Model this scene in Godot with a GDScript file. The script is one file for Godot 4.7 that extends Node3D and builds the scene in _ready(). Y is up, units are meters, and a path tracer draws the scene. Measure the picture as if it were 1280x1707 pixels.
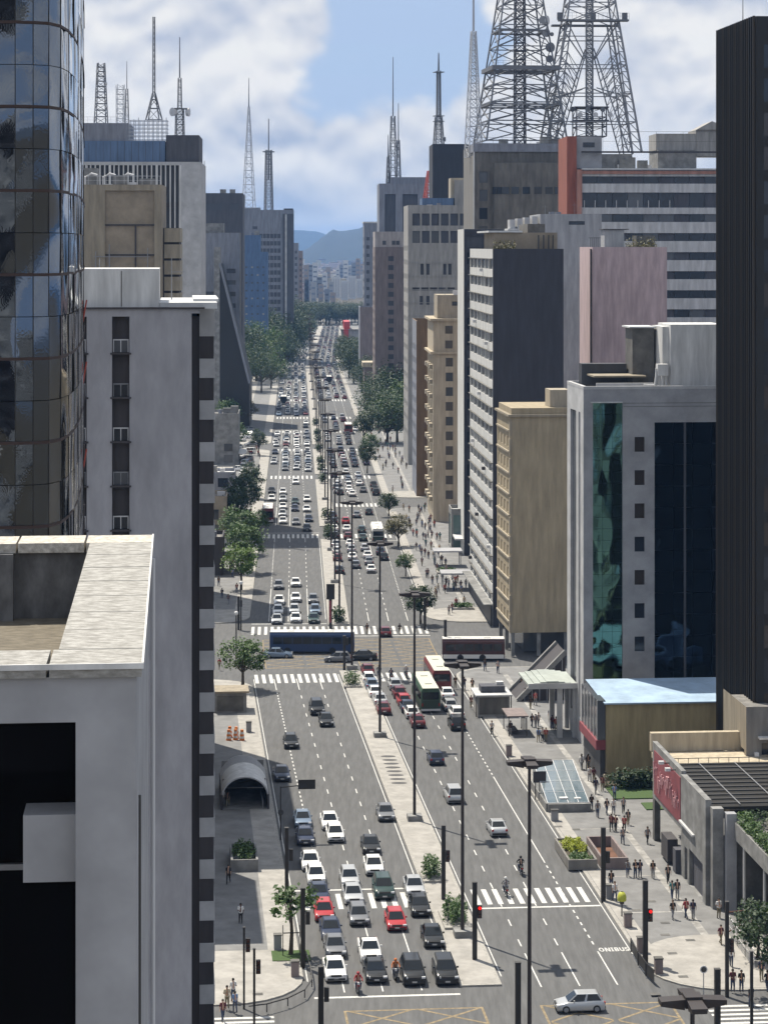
extends Node3D
# Metres, y up. The camera looks along -Z from 60 m above the avenue.

const SKY_W := 4096
const SKY_H := 2048
var rng := RandomNumberGenerator.new()
var M := {}
var taken := {}
var box_cache := {}
var centre := PackedFloat32Array()

func _ready() -> void:
	rng.seed = 41
	camera_sky_sun()
	make_materials()
	more_materials()
	make_centre_line()
	build_ground()
	build_markings()
	build_left_side()
	build_right_side()
	build_far()
	build_masts()
	build_street_things()
	build_trees()
	build_vehicles()
	build_people()

func camera_sky_sun() -> void:
	var cam := Camera3D.new()
	cam.name = "camera"
	cam.projection = Camera3D.PROJECTION_FRUSTUM
	cam.near = 0.5
	cam.far = 40000.0
	cam.size = 0.5 * 1707.0 / 3900.0
	cam.frustum_offset = Vector2(0.0, -0.5 * 443.5 / 3900.0)
	cam.position = Vector3(0, 60, 0)
	add_child(cam)
	var env := Environment.new()
	env.background_mode = Environment.BG_SKY
	env.tonemap_mode = Environment.TONE_MAPPER_LINEAR
	env.tonemap_exposure = 1.45
	env.background_energy_multiplier = 0.62
	env.sdfgi_enabled = true
	env.ssao_enabled = true
	env.ssil_enabled = true
	env.fog_enabled = true
	env.fog_density = 0.00007
	env.fog_light_color = Color(0.56, 0.75, 1.0)
	var sky := Sky.new()
	var pano := PanoramaSkyMaterial.new()
	pano.panorama = cloudy_sky()
	sky.sky_material = pano
	env.sky = sky
	var we := WorldEnvironment.new()
	we.name = "world_environment"
	we.environment = env
	add_child(we)
	var sun := DirectionalLight3D.new()
	sun.name = "sun"
	sun.light_energy = 1.6
	sun.light_angular_distance = 0.5
	sun.light_color = Color(1.0, 0.965, 0.90)
	sun.shadow_enabled = true
	add_child(sun)
	sun.look_at_from_position(Vector3.ZERO, Vector3(7.5, -23.6, 9.3))

# Broken cumulus over a pale blue sky, the same all the way round.
func cloudy_sky() -> ImageTexture:
	var big := FastNoiseLite.new()
	big.seed = 29
	big.noise_type = FastNoiseLite.TYPE_SIMPLEX_SMOOTH
	big.frequency = 0.075
	big.fractal_octaves = 3
	var puff := FastNoiseLite.new()
	puff.seed = 5
	puff.noise_type = FastNoiseLite.TYPE_SIMPLEX_SMOOTH
	puff.fractal_type = FastNoiseLite.FRACTAL_RIDGED
	puff.frequency = 0.20
	puff.fractal_octaves = 5
	puff.fractal_gain = 0.55
	var shade := FastNoiseLite.new()
	shade.seed = 23
	shade.noise_type = FastNoiseLite.TYPE_SIMPLEX_SMOOTH
	shade.frequency = 0.13
	shade.fractal_octaves = 5
	var data := PackedByteArray()
	data.resize(SKY_W * SKY_H * 3)
	var blue := Vector3(0.42, 0.60, 0.90)
	var pale := Vector3(0.70, 0.80, 0.94)
	var white := Vector3(1.0, 1.0, 1.0)
	var grey := Vector3(0.50, 0.58, 0.75)
	var half := SKY_H / 2
	var curve := PackedByteArray()
	curve.resize(1025)
	for i in 1025:
		curve[i] = int(round(255.0 * pow(i / 1024.0, 1.0 / 2.2)))
	for row in half:
		var el := 90.0 - (row + 0.5) * 180.0 / SKY_H
		var step := 1 if el < 9.0 else 2 if el < 16.0 else 6
		var low := exp(-el / 1.2)
		var col := 0
		while col < SKY_W:
			var az := (col + 0.5) / SKY_W * TAU + 0.004
			var x := 57.3 * cos(az)
			var z := 57.3 * sin(az)
			var b := big.get_noise_3d(x, (el - 4.4) * 1.5, z)
			var p := puff.get_noise_3d(x, (el - 4.4) * 1.5, z)
			var under := puff.get_noise_3d(x, (el - 3.95) * 1.5, z)
			var s := shade.get_noise_3d(x + 40.0, el * 1.9, z)
			var v := b - 0.24 * p + 0.25
			var cover := smoothstep(-0.08, 0.07, v)
			var c := blue.lerp(pale, clampf(0.34 + 0.6 * low, 0.0, 0.95))
			var body := grey.lerp(white, clampf(0.57 + 0.95 * (under - p) + 0.70 * s + 0.25 * v, 0.0, 1.0))
			c = c.lerp(body, cover * (1.0 - 0.55 * low))
			var at := (row * SKY_W + col) * 3
			var r := curve[int(clampf(c.x, 0, 1) * 1024)]
			var g := curve[int(clampf(c.y, 0, 1) * 1024)]
			var bl := curve[int(clampf(c.z, 0, 1) * 1024)]
			for k in mini(step, SKY_W - col):
				data[at + k * 3] = r
				data[at + k * 3 + 1] = g
				data[at + k * 3 + 2] = bl
			col += step
	for i in range(half * SKY_W * 3, SKY_W * SKY_H * 3, 3):
		data[i] = 150
		data[i + 1] = 155
		data[i + 2] = 160
	return ImageTexture.create_from_image(Image.create_from_data(SKY_W, SKY_H, false, Image.FORMAT_RGB8, data))

# ---------------------------------------------------------------- helpers
func numbered(called: String) -> String:
	var k: int = taken.get(called, 0)
	taken[called] = k + 1
	return called if k == 0 else "%s_%03d" % [called, k]

func tag(o: Node, label := "", category := "", group := "", kind := "") -> void:
	if label: o.set_meta("label", label)
	if category: o.set_meta("category", category)
	if group: o.set_meta("group", group)
	if kind: o.set_meta("kind", kind)

func thing(called: String, label: String, category: String, at := Vector3.ZERO, turn := 0.0, group := "") -> Node3D:
	var o := Node3D.new()
	o.name = numbered(called)
	add_child(o)
	o.position = at
	o.rotation.y = turn
	tag(o, label, category, group)
	return o

func copy(o: Node3D, at: Vector3, turn: float, label := "", group := "") -> Node3D:
	var c: Node3D = o.duplicate()
	c.name = numbered(String(o.name).rstrip("0123456789").rstrip("_"))
	add_child(c)
	c.position = at
	c.rotation.y = turn
	tag(c, label, "", group)
	return c

func part(parent: Node, called: String, mesh: Mesh, material: Material = null, at := Vector3.ZERO) -> MeshInstance3D:
	var o := MeshInstance3D.new()
	o.name = called if parent != self else numbered(called)
	o.mesh = mesh
	if material: o.material_override = material
	parent.add_child(o, true)
	o.position = at
	return o

func structure(called: String, mesh: Mesh, material: Material) -> MeshInstance3D:
	var o := part(self, called, mesh, material)
	o.set_meta("kind", "structure")
	return o

func S() -> SurfaceTool:
	var st := SurfaceTool.new()
	st.begin(Mesh.PRIMITIVE_TRIANGLES)
	st.set_smooth_group(-1)
	return st

func done(st: SurfaceTool, material: Material = null) -> ArrayMesh:
	st.generate_normals()
	var m := st.commit()
	if material and m.get_surface_count(): m.surface_set_material(0, material)
	return m

# four corners, clockwise as seen from the front
func quad(st: SurfaceTool, a: Vector3, b: Vector3, c: Vector3, d: Vector3) -> void:
	st.add_vertex(a)
	st.add_vertex(b)
	st.add_vertex(c)
	st.add_vertex(a)
	st.add_vertex(c)
	st.add_vertex(d)

func tri(st: SurfaceTool, a: Vector3, b: Vector3, c: Vector3) -> void:
	st.add_vertex(a)
	st.add_vertex(b)
	st.add_vertex(c)

func box(st: SurfaceTool, lo: Vector3, hi: Vector3, xf := Transform3D()) -> void:
	var p: Array[Vector3] = []
	for i in 8:
		p.append(xf * Vector3(hi.x if i & 1 else lo.x, hi.y if i & 2 else lo.y, hi.z if i & 4 else lo.z))
	quad(st, p[6], p[7], p[5], p[4])
	quad(st, p[3], p[2], p[0], p[1])
	quad(st, p[2], p[6], p[4], p[0])
	quad(st, p[7], p[3], p[1], p[5])
	quad(st, p[2], p[3], p[7], p[6])
	quad(st, p[4], p[5], p[1], p[0])

func bar(st: SurfaceTool, a: Vector3, b: Vector3, w: float) -> void:
	var dir := b - a
	var n := dir.length()
	if n < 0.0001: return
	var y := dir / n
	var x := (Vector3.RIGHT if absf(y.x) < 0.8 else Vector3.UP).cross(y).normalized()
	var z := x.cross(y)
	box(st, Vector3(-w / 2, 0, -w / 2), Vector3(w / 2, n, w / 2), Transform3D(Basis(x, y, z), a))

# an upright round bar, radius r0 below and r1 above
func pole(st: SurfaceTool, at: Vector3, h: float, r0: float, r1: float, n := 8) -> void:
	for i in n:
		var a := TAU * i / n
		var b := TAU * (i + 1) / n
		var p := Vector3(cos(a), 0, sin(a))
		var q := Vector3(cos(b), 0, sin(b))
		quad(st, at + p * r1 + Vector3.UP * h, at + q * r1 + Vector3.UP * h, at + q * r0, at + p * r0)
		tri(st, at + Vector3.UP * h, at + q * r1 + Vector3.UP * h, at + p * r1 + Vector3.UP * h)

# a tube along a path of points with a radius each
func tube(st: SurfaceTool, pts: Array, radii: Array, n := 6) -> void:
	var rings := []
	for i in pts.size():
		var dir: Vector3 = (pts[mini(i + 1, pts.size() - 1)] - pts[maxi(i - 1, 0)]).normalized()
		var x := (Vector3.RIGHT if absf(dir.x) < 0.8 else Vector3.BACK).cross(dir).normalized()
		var z := x.cross(dir)
		var ring := []
		for k in n:
			var a := TAU * k / n
			ring.append(pts[i] + (x * cos(a) + z * sin(a)) * radii[i])
		rings.append(ring)
	for i in pts.size() - 1:
		for k in n:
			var l := (k + 1) % n
			quad(st, rings[i + 1][l], rings[i + 1][k], rings[i][k], rings[i][l])

# a flat outline (x, z; either way round) raised from y0 to y1
func slab(st: SurfaceTool, outline: PackedVector2Array, y0: float, y1: float) -> void:
	var o := outline
	if Geometry2D.is_polygon_clockwise(o):
		o = o.duplicate()
		o.reverse()
	var ids := Geometry2D.triangulate_polygon(o)
	for i in range(0, ids.size(), 3):
		var a := o[ids[i]]
		var b := o[ids[i + 1]]
		var c := o[ids[i + 2]]
		if (b - a).cross(c - a) < 0:
			var t := b
			b = c
			c = t
		tri(st, Vector3(a.x, y1, a.y), Vector3(b.x, y1, b.y), Vector3(c.x, y1, c.y))
	if y1 - y0 < 0.001: return
	for i in o.size():
		var a := o[i]
		var b := o[(i + 1) % o.size()]
		quad(st, Vector3(a.x, y0, a.y), Vector3(b.x, y0, b.y), Vector3(b.x, y1, b.y), Vector3(a.x, y1, a.y))

func box_mesh(size: Vector3) -> BoxMesh:
	var k := "%.2f %.2f %.2f" % [size.x, size.y, size.z]
	if not box_cache.has(k):
		var b := BoxMesh.new()
		b.size = size
		box_cache[k] = b
	return box_cache[k]

func solid(parent: Node, called: String, material: Material, lo: Vector3, hi: Vector3) -> MeshInstance3D:
	return part(parent, called, box_mesh(hi - lo), material, (lo + hi) / 2)

# ---------------------------------------------------------------- materials
func noise_tex(freq: float, octaves: int, dark: float, bright: float, sd: int, size := 512, gain := 0.55) -> NoiseTexture2D:
	var n := FastNoiseLite.new()
	n.seed = sd
	n.noise_type = FastNoiseLite.TYPE_SIMPLEX_SMOOTH
	n.frequency = freq
	n.fractal_octaves = octaves
	n.fractal_gain = gain
	var t := NoiseTexture2D.new()
	t.width = size
	t.height = size
	t.seamless = true
	t.noise = n
	var g := Gradient.new()
	g.set_color(0, Color(dark, dark, dark))
	g.set_color(1, Color(bright, bright, bright))
	t.color_ramp = g
	return t

func paint(key: String, c: Vector3, rough := 0.85, tex: Texture2D = null, scale := Vector3.ONE * 0.08, metal := 0.0) -> StandardMaterial3D:
	var m := StandardMaterial3D.new()
	m.resource_name = key
	m.albedo_color = Color(c.x, c.y, c.z).linear_to_srgb()
	m.roughness = rough
	m.metallic = metal
	if tex:
		m.albedo_texture = tex
		m.uv1_triplanar = true
		m.uv1_world_triplanar = true
		m.uv1_scale = scale
	M[key] = m
	return m

func make_materials() -> void:
	var blotch := noise_tex(0.006, 7, 0.62, 1.0, 3, 1024, 0.6)
	var grain := noise_tex(0.02, 6, 0.74, 1.0, 5, 512, 0.75)
	var soft := noise_tex(0.004, 6, 0.80, 1.0, 9, 1024, 0.62)
	var wall := Vector3(0.06, 0.06, 0.06)
	var stain := noise_tex(0.012, 7, 0.2, 1.0, 31, 1024, 0.68)
	stain.color_ramp.set_color(0, Color(0.60, 0.585, 0.56))
	stain.color_ramp.set_color(1, Color(1.0, 0.99, 0.97))
	var run := Vector3(0.11, 0.016, 0.11)
	var streak := noise_tex(0.007, 6, 0.77, 1.0, 15, 1024, 0.62)
	# street
	paint("asphalt", Vector3(0.113, 0.114, 0.116), 0.92, noise_tex(0.012, 7, 0.80, 1.0, 61, 1024, 0.62), Vector3(0.13, 0.05, 0.012))
	paint("paving_cream", Vector3(0.37, 0.355, 0.33), 0.9, soft, Vector3.ONE * 0.09)
	paint("paving_grey", Vector3(0.205, 0.205, 0.205), 0.9, soft, Vector3.ONE * 0.07)
	paint("paving_pale", Vector3(0.42, 0.41, 0.39), 0.9, blotch, Vector3.ONE * 0.09)
	paint("kerb", Vector3(0.40, 0.385, 0.355), 0.9, grain, Vector3.ONE * 0.2)
	paint("marking_white", Vector3(0.66, 0.66, 0.64), 0.8, grain, Vector3.ONE * 0.35)
	paint("marking_yellow", Vector3(0.32, 0.25, 0.15), 0.85, blotch, Vector3.ONE * 0.25)
	paint("soil", Vector3(0.10, 0.085, 0.06), 0.95, blotch, Vector3.ONE * 0.02)
	paint("lawn", Vector3(0.06, 0.11, 0.03), 0.95, grain, Vector3.ONE * 0.4)
	# walls
	paint("concrete", Vector3(0.30, 0.30, 0.295), 0.9, blotch, wall)
	paint("concrete_dark", Vector3(0.17, 0.165, 0.155), 0.9, blotch, wall)
	paint("concrete_run", Vector3(0.22, 0.21, 0.195), 0.9, streak, run)
	paint("render_grey", Vector3(0.37, 0.375, 0.395), 0.88, soft, wall)
	paint("render_pale", Vector3(0.52, 0.525, 0.535), 0.88, soft, wall)
	paint("render_white", Vector3(0.70, 0.70, 0.69), 0.8, streak, run)
	paint("coping", Vector3(0.42, 0.425, 0.425), 0.85, stain, Vector3(0.16, 0.3, 0.26))
	paint("tan", Vector3(0.39, 0.325, 0.22), 0.88, streak, run)
	paint("tan_grey", Vector3(0.33, 0.275, 0.205), 0.88, soft, wall)
	paint("beige", Vector3(0.40, 0.35, 0.27), 0.88, streak, run)
	paint("cream", Vector3(0.50, 0.43, 0.32), 0.88, streak, run)
	paint("ochre_wall", Vector3(0.40, 0.325, 0.18), 0.88, streak, run)
	paint("brown_wall", Vector3(0.24, 0.155, 0.085), 0.88, streak, run)
	paint("brown_grey", Vector3(0.25, 0.205, 0.20), 0.88, streak, run)
	paint("pink_wall", Vector3(0.60, 0.46, 0.47), 0.88, streak, run)
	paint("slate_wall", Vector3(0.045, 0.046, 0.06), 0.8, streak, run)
	paint("slate_pale", Vector3(0.24, 0.255, 0.30), 0.85, streak, run)
	paint("blue_wall", Vector3(0.09, 0.16, 0.30), 0.75, streak, run)
	paint("blue_band", Vector3(0.10, 0.17, 0.30), 0.5, streak, run)
	paint("red_wall", Vector3(0.33, 0.10, 0.065), 0.8, streak, run)
	paint("red_pink", Vector3(0.46, 0.23, 0.18), 0.8, streak, run)
	paint("stone", Vector3(0.36, 0.35, 0.335), 0.88, streak, run)
	paint("dark_panel", Vector3(0.055, 0.057, 0.065), 0.6, streak, run)
	paint("charcoal", Vector3(0.06, 0.055, 0.06), 0.75, streak, run)
	paint("black_metal", Vector3(0.008, 0.007, 0.006), 0.55, grain, run)
	paint("bronze", Vector3(0.04, 0.03, 0.02), 0.5)
	paint("void", Vector3(0.012, 0.012, 0.013), 0.95)
	paint("roof_gravel", Vector3(0.26, 0.25, 0.235), 0.95, blotch, Vector3.ONE * 0.1)
	paint("roof_white", Vector3(0.62, 0.63, 0.64), 0.8, soft, wall)
	paint("sheet_blue", Vector3(0.36, 0.49, 0.64), 0.6, soft, wall)
	paint("rust", Vector3(0.20, 0.09, 0.05), 0.85, blotch, wall)
	paint("rail_red", Vector3(0.16, 0.05, 0.035), 0.7)
	# metal and glass
	paint("steel_dark", Vector3(0.045, 0.043, 0.042), 0.6)
	paint("steel", Vector3(0.22, 0.225, 0.24), 0.55)
	paint("steel_pale", Vector3(0.55, 0.55, 0.56), 0.5)
	paint("mast_grey", Vector3(0.13, 0.135, 0.15), 0.6)
	paint("mast_pale", Vector3(0.42, 0.44, 0.48), 0.6)
	paint("mast_red", Vector3(0.40, 0.075, 0.05), 0.6)
	paint("pane", Vector3(0.022, 0.026, 0.034), 0.08)
	paint("pane_grey", Vector3(0.085, 0.09, 0.10), 0.12)
	paint("pane_blind", Vector3(0.26, 0.26, 0.25), 0.5)
	paint("pane_brown", Vector3(0.045, 0.036, 0.03), 0.15)
	paint("pane_far", Vector3(0.05, 0.055, 0.07), 0.35)
	var wave := NoiseTexture2D.new()
	wave.width = 512
	wave.height = 512
	wave.seamless = true
	wave.as_normal_map = true
	wave.bump_strength = 6.0
	var wn := FastNoiseLite.new()
	wn.seed = 77
	wn.noise_type = FastNoiseLite.TYPE_SIMPLEX_SMOOTH
	wn.frequency = 0.006
	wn.fractal_octaves = 2
	wave.noise = wn
	for g in [["mirror_glass", Vector3(0.14, 0.16, 0.19)], ["teal_glass", Vector3(0.075, 0.155, 0.14)], ["blue_glass", Vector3(0.018, 0.03, 0.05)]]:
		var m := paint(g[0], g[1], 0.03, null, Vector3.ONE, 1.0)
		m.normal_enabled = true
		m.normal_texture = wave
		m.normal_scale = 1.2
		m.uv1_triplanar = true
		m.uv1_world_triplanar = true
		m.uv1_scale = Vector3(0.06, 0.035, 0.06)
	# leaves
	for g in [["leaf_mid", Vector3(0.042, 0.082, 0.02)], ["leaf_bright", Vector3(0.07, 0.12, 0.022)], ["leaf_dark", Vector3(0.02, 0.042, 0.014)], ["leaf_dry", Vector3(0.085, 0.08, 0.04)], ["leaf_park", Vector3(0.017, 0.036, 0.012)], ["leaf_yellow", Vector3(0.22, 0.25, 0.02)]]:
		var m := paint(g[0], g[1], 0.65)
		m.cull_mode = BaseMaterial3D.CULL_DISABLED
		m.backlight_enabled = true
		m.backlight = Color(g[1].x * 0.6, g[1].y * 0.6, g[1].z * 0.3).linear_to_srgb()
	paint("bark", Vector3(0.075, 0.06, 0.045), 0.95, grain, Vector3.ONE * 0.5)
	paint("hill_forest", Vector3(0.028, 0.042, 0.045), 0.95, blotch, Vector3.ONE * 0.0006)

# ---------------------------------------------------------------- the avenue
# lean of the avenue (metres sideways per metre away) at distance d
func lean(d: float) -> float:
	var k := lerpf(0.0885, 0.038, smoothstep(325.0, 375.0, d))
	return lerpf(k, 0.016, smoothstep(1130.0, 1270.0, d))

func make_centre_line() -> void:
	centre.resize(1100)
	var x := -1.93 + 0.0885 * 400.0      # at d = -100
	for i in 1100:
		centre[i] = x
		x -= lean(-100.0 + i * 2.0 + 1.0) * 2.0

# point of the avenue at distance d, t metres to the right of its middle
func av(d: float, t: float, y := 0.0) -> Vector3:
	var i := clampf((d + 100.0) / 2.0, 0.0, 1098.0)
	var k := int(i)
	var x := lerpf(centre[k], centre[k + 1], i - k)
	var l := lean(d)
	var n := sqrt(1.0 + l * l)
	return Vector3(x + t / n, y, -d - t * l / n)

func av_turn(d: float) -> float:
	return atan(lean(d))

func ribbon(st: SurfaceTool, d0: float, d1: float, t0: float, t1: float, y: float, step := 10.0) -> void:
	var n := maxi(1, int(ceil((d1 - d0) / step)))
	for i in n:
		var a := lerpf(d0, d1, float(i) / n)
		var b := lerpf(d0, d1, float(i + 1) / n)
		quad(st, av(b, t0, y), av(b, t1, y), av(a, t1, y), av(a, t0, y))

# outline of a block between distances d0 and d1, from the kerb at t0 out to t1, corners on the avenue rounded
func block_outline(d0: float, d1: float, t0: float, t1: float, r: float) -> PackedVector2Array:
	var o := PackedVector2Array()
	var s := signf(t1 - t0)
	for k in 7:
		var a := PI / 2 * k / 6.0
		var p := av(d0 + r - r * sin(a), t0 + s * (r - r * cos(a)))
		o.append(Vector2(p.x, p.z))
	var f := av(d0, t1)
	o.append(Vector2(f.x, f.z))
	f = av(d1, t1)
	o.append(Vector2(f.x, f.z))
	for k in 7:
		var a := PI / 2 * (6 - k) / 6.0
		var p := av(d1 - r + r * sin(a), t0 + s * (r - r * cos(a)))
		o.append(Vector2(p.x, p.z))
	var n := int((d1 - d0) / 20.0)
	for k in range(n - 1, 0, -1):
		var p := av(lerpf(d0 + r, d1 - r, float(k) / n), t0)
		o.append(Vector2(p.x, p.z))
	return o

func build_ground() -> void:
	var st := S()
	quad(st, Vector3(-16000, -0.05, -17000), Vector3(16000, -0.05, -17000), Vector3(16000, -0.05, 900), Vector3(-16000, -0.05, 900))
	structure("ground", done(st), M.soil)
	st = S()
	ribbon(st, -90, 1990, -62, 62, 0.0, 10.0)
	structure("road", done(st), M.asphalt)
	# blocks on either side: [from, to, side, paving, kerb radius]
	for b in [[186.5, 325.0, -1], [372.0, 480.0, -1], [502.0, 690.0, -1], [706.0, 1140.0, -1], [1160.0, 1960.0, -1], [-60.0, 150.0, -1],
			[186.5, 331.0, 1], [372.0, 535.0, 1], [556.0, 800.0, 1], [820.0, 1140.0, 1], [1160.0, 1960.0, 1], [-60.0, 150.0, 1]]:
		var t0: float = 14.2 * b[2]
		var o := Node3D.new()
		o.name = numbered("pavement")
		add_child(o)
		o.set_meta("kind", "structure")
		st = S()
		slab(st, block_outline(b[0], b[1], t0, b[2] * 95.0, 6.5), -0.02, 0.13)
		part(o, "kerb", done(st), M.kerb)
		st = S()
		slab(st, block_outline(b[0] + 0.35, b[1] - 0.35, t0 + b[2] * 0.35, b[2] * 94.6, 6.2), 0.13, 0.134)
		part(o, "paving", done(st), M.paving_cream if b[2] < 0 else M.paving_grey)
		if b[2] > 0:
			st = S()
			ribbon(st, b[0] + 8, b[1] - 8, t0 + 0.4, t0 + 1.7, 0.138)
			part(o, "kerb_strip", done(st), M.paving_cream)
			st = S()
			ribbon(st, b[0] + 6, b[1] - 6, t0 + 6.6, t0 + 7.3, 0.138)
			part(o, "pale_strip", done(st), M.paving_pale)
			for f in [22.0, 34.0, 52.0, 74.0, 98.0]:
				if b[0] + f > b[1] - 10: continue
				st = S()
				ribbon(st, b[0] + f, b[0] + f + 0.35, t0 + 1.8, t0 + 6.55, 0.138)
				part(o, "cross_strip", done(st), M.paving_pale)
			st = S()
			slab(st, block_outline(b[0] + 0.36, b[0] + 15, t0 + 0.36, t0 + 40.0, 6.1), 0.138, 0.142)
			part(o, "corner_paving", done(st), M.paving_cream)
		else:
			st = S()
			ribbon(st, b[0] + 14, b[1] - 14, t0 - 9.0, t0 - 2.6, 0.138)
			part(o, "grey_paving", done(st), M.paving_grey)
	# the raised strip down the middle
	for b in [[189.5, 330.0], [370.0, 478.0], [500.0, 600.0], [614.0, 690.0], [706.0, 1140.0], [1160.0, 1940.0], [-60.0, 150.0]]:
		var o := Node3D.new()
		o.name = numbered("median_strip")
		add_child(o)
		o.set_meta("kind", "structure")
		var ol := PackedVector2Array()
		var inner := PackedVector2Array()
		for side in [-1.0, 1.0]:
			var n := int((b[1] - b[0]) / 15.0) + 1
			for k in n + 1:
				var f := float(k) / n if side < 0 else 1.0 - float(k) / n
				var t: float = 1.7 * side
				var p := av(lerpf(b[0], b[1], f), t)
				ol.append(Vector2(p.x, p.z))
				p = av(lerpf(b[0] + 0.3, b[1] - 0.3, f), t - 0.3 * side)
				inner.append(Vector2(p.x, p.z))
		st = S()
		slab(st, ol, -0.02, 0.15)
		part(o, "kerb", done(st), M.kerb)
		st = S()
		slab(st, inner, 0.15, 0.154)
		part(o, "paving", done(st), M.paving_cream)

func build_markings() -> void:
	# dashed and solid lane lines
	var st := S()
	var lanes_left := [-11.1, -8.0, -4.85]
	var lanes_right := [4.85, 8.0, 11.1]
	for t in lanes_left + lanes_right:
		var outer := absf(t) > 10.0
		for b in [[189.0, 325.0], [374.0, 482.0], [502.0, 684.0], [708.0, 1140.0], [1165.0, 1500.0]]:
			var start: float = b[0]
			var stop: float = b[1]
			var solid_near := 36.0 if t < 0 else 9.0
			var solid_far := 8.0 if t < 0 else 26.0
			ribbon(st, start, start + solid_near, t - 0.06, t + 0.06, 0.004)
			ribbon(st, stop - solid_far, stop, t - 0.06, t + 0.06, 0.004)
			var d := start + solid_near + 2.0
			while d < stop - solid_far - 2.0:
				if outer and t > 0 and d > 225.0 and d < 262.0:
					ribbon(st, d, d + 2.0, t - 0.06, t + 0.06, 0.004)
					d += 2.0
				elif outer:
					ribbon(st, d, d + 0.9, t - 0.07, t + 0.07, 0.004)
					d += 1.9
				else:
					ribbon(st, d, d + 2.0, t - 0.06, t + 0.06, 0.004)
					d += 6.0
	structure("lane_markings", done(st), M.marking_white)
	# edge lines and stop lines
	st = S()
	for a in [[187.6, -13.6, -1.9], [218.6, -13.6, -1.9], [211.4, 1.9, 13.8], [371.5, -13.8, -1.9], [359.5, 1.9, 13.8], [489.0, -13.8, -1.9], [476.0, 1.9, 13.8]]:
		ribbon(st, a[0], a[0] + 0.4, a[1], a[2], 0.008)
	for a in [[-13.9, 192.0, 325.0], [13.9, 192.0, 330.0], [-2.0, 192.0, 328.0], [2.0, 192.0, 328.0], [13.9, 376.0, 530.0], [-2.0, 376.0, 480.0]]:
		ribbon(st, a[1], a[2], a[0] - 0.05, a[0] + 0.05, 0.008)
	structure("stop_lines", done(st), M.marking_white)
	# pedestrian crossings: each bar is a piece of its own
	for c in [[212.5, 217.5, -13.2, -2.2], [212.8, 217.8, 2.4, 13.8], [322.0, 328.5, -14.0, -1.0], [322.0, 328.5, 2.4, 14.0], [361.5, 369.0, -14.0, 14.0],
			[480.5, 487.0, -13.8, 13.6], [538.0, 545.0, 2.2, 13.6], [603.0, 611.0, -13.6, 13.0], [684.0, 691.0, -13.6, 13.6], [752.0, 760.0, -13.6, 13.6], [812.0, 821.0, -13.6, 13.6], [904.0, 914.0, -13.6, 13.6], [1040.0, 1050.0, -13.6, 13.6], [178.5, 184.5, -27.0, -17.0], [178.0, 184.0, 17.0, 30.0]]:
		var o := Node3D.new()
		o.name = numbered("crosswalk")
		add_child(o)
		o.set_meta("kind", "structure")
		var mid: float = (c[0] + c[1]) / 2
		var long: float = c[1] - c[0]
		var near: bool = c[0] < 600.0
		var along: bool = c[0] < 190.0
		var bars := S()
		var gap := 1.0 if near else 1.15
		var n := int((c[3] - c[2]) / gap) if not along else 6
		for k in n:
			var t: float = c[2] + gap * (k + 0.5)
			if absf(t) < 1.9 and not (c[0] > 360.0 and c[0] < 370.0): continue
			var p := av(mid, t, 0.006)
			if along: p = av(c[0] + k * 1.0, (c[2] + c[3]) / 2, 0.006 if c[2] < -20.0 else 0.006)
			var size := Vector3(0.48, 0.008, long) if not along else Vector3(c[3] - c[2], 0.008, 0.45)
			if near:
				var b := part(o, "bar", box_mesh(size), M.marking_white, p)
				b.rotation.y = av_turn(mid)
			else:
				box(bars, -size / 2, size / 2, Transform3D(Basis(Vector3.UP, av_turn(mid)), p))
		if not near:
			var b := part(o, "bars", done(bars), M.marking_white)
			b.set_meta("kind", "stuff")
	# yellow box junctions
	for j in [[152.0, 184.5, -11.5, -0.5], [152.0, 184.5, 4.0, 14.5], [333.0, 357.0, -12.0, -0.5], [333.0, 357.0, 1.5, 13.5]]:
		st = S()
		var w: float = j[3] - j[2]
		ribbon(st, j[1] - 0.25, j[1], j[2], j[3], 0.004)
		ribbon(st, j[0], j[0] + 0.25, j[2], j[3], 0.004)
		for t in [j[2], j[3] - 0.2]:
			ribbon(st, j[0] + 0.26, j[1] - 0.26, t, t + 0.2, 0.004)
		var n := 8
		for k in n:
			var d: float = lerpf(j[0], j[1], (k + 0.5) / n)
			var rise: float = (j[1] - j[0]) / n * 0.95
			for s in [-1.0, 1.0]:
				for m in 2:
					var ta: float = j[2] + w * 0.5 * m + 0.3
					var tb: float = ta + w * 0.5 - 0.4
					var da: float = d - rise * 0.5 * s
					var db: float = d + rise * 0.5 * s
					var y := 0.008 if s > 0 else 0.011
					quad(st, av(da + 0.16, ta, y), av(db + 0.16, tb, y), av(db - 0.16, tb, y), av(da - 0.16, ta, y))
		structure("junction_hatching", done(st), M.marking_yellow)
	# the bus lane word on the asphalt
	var tm := TextMesh.new()
	tm.text = "ONIBUS"
	var font := SystemFont.new()
	font.font_names = PackedStringArray(["Droid Sans"])
	font.font_weight = 700
	tm.font = font
	tm.font_size = 32
	tm.pixel_size = 0.0215
	tm.depth = 0.004
	var word := structure("lane_lettering", tm, M.marking_white)
	var p := av(198.4, 12.55, 0.008)
	word.transform = Transform3D(Basis(Vector3.UP, av_turn(200.0)) * Basis(Vector3.RIGHT, -PI / 2) * Basis.from_scale(Vector3(1, 2.1, 1)), p)
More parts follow.
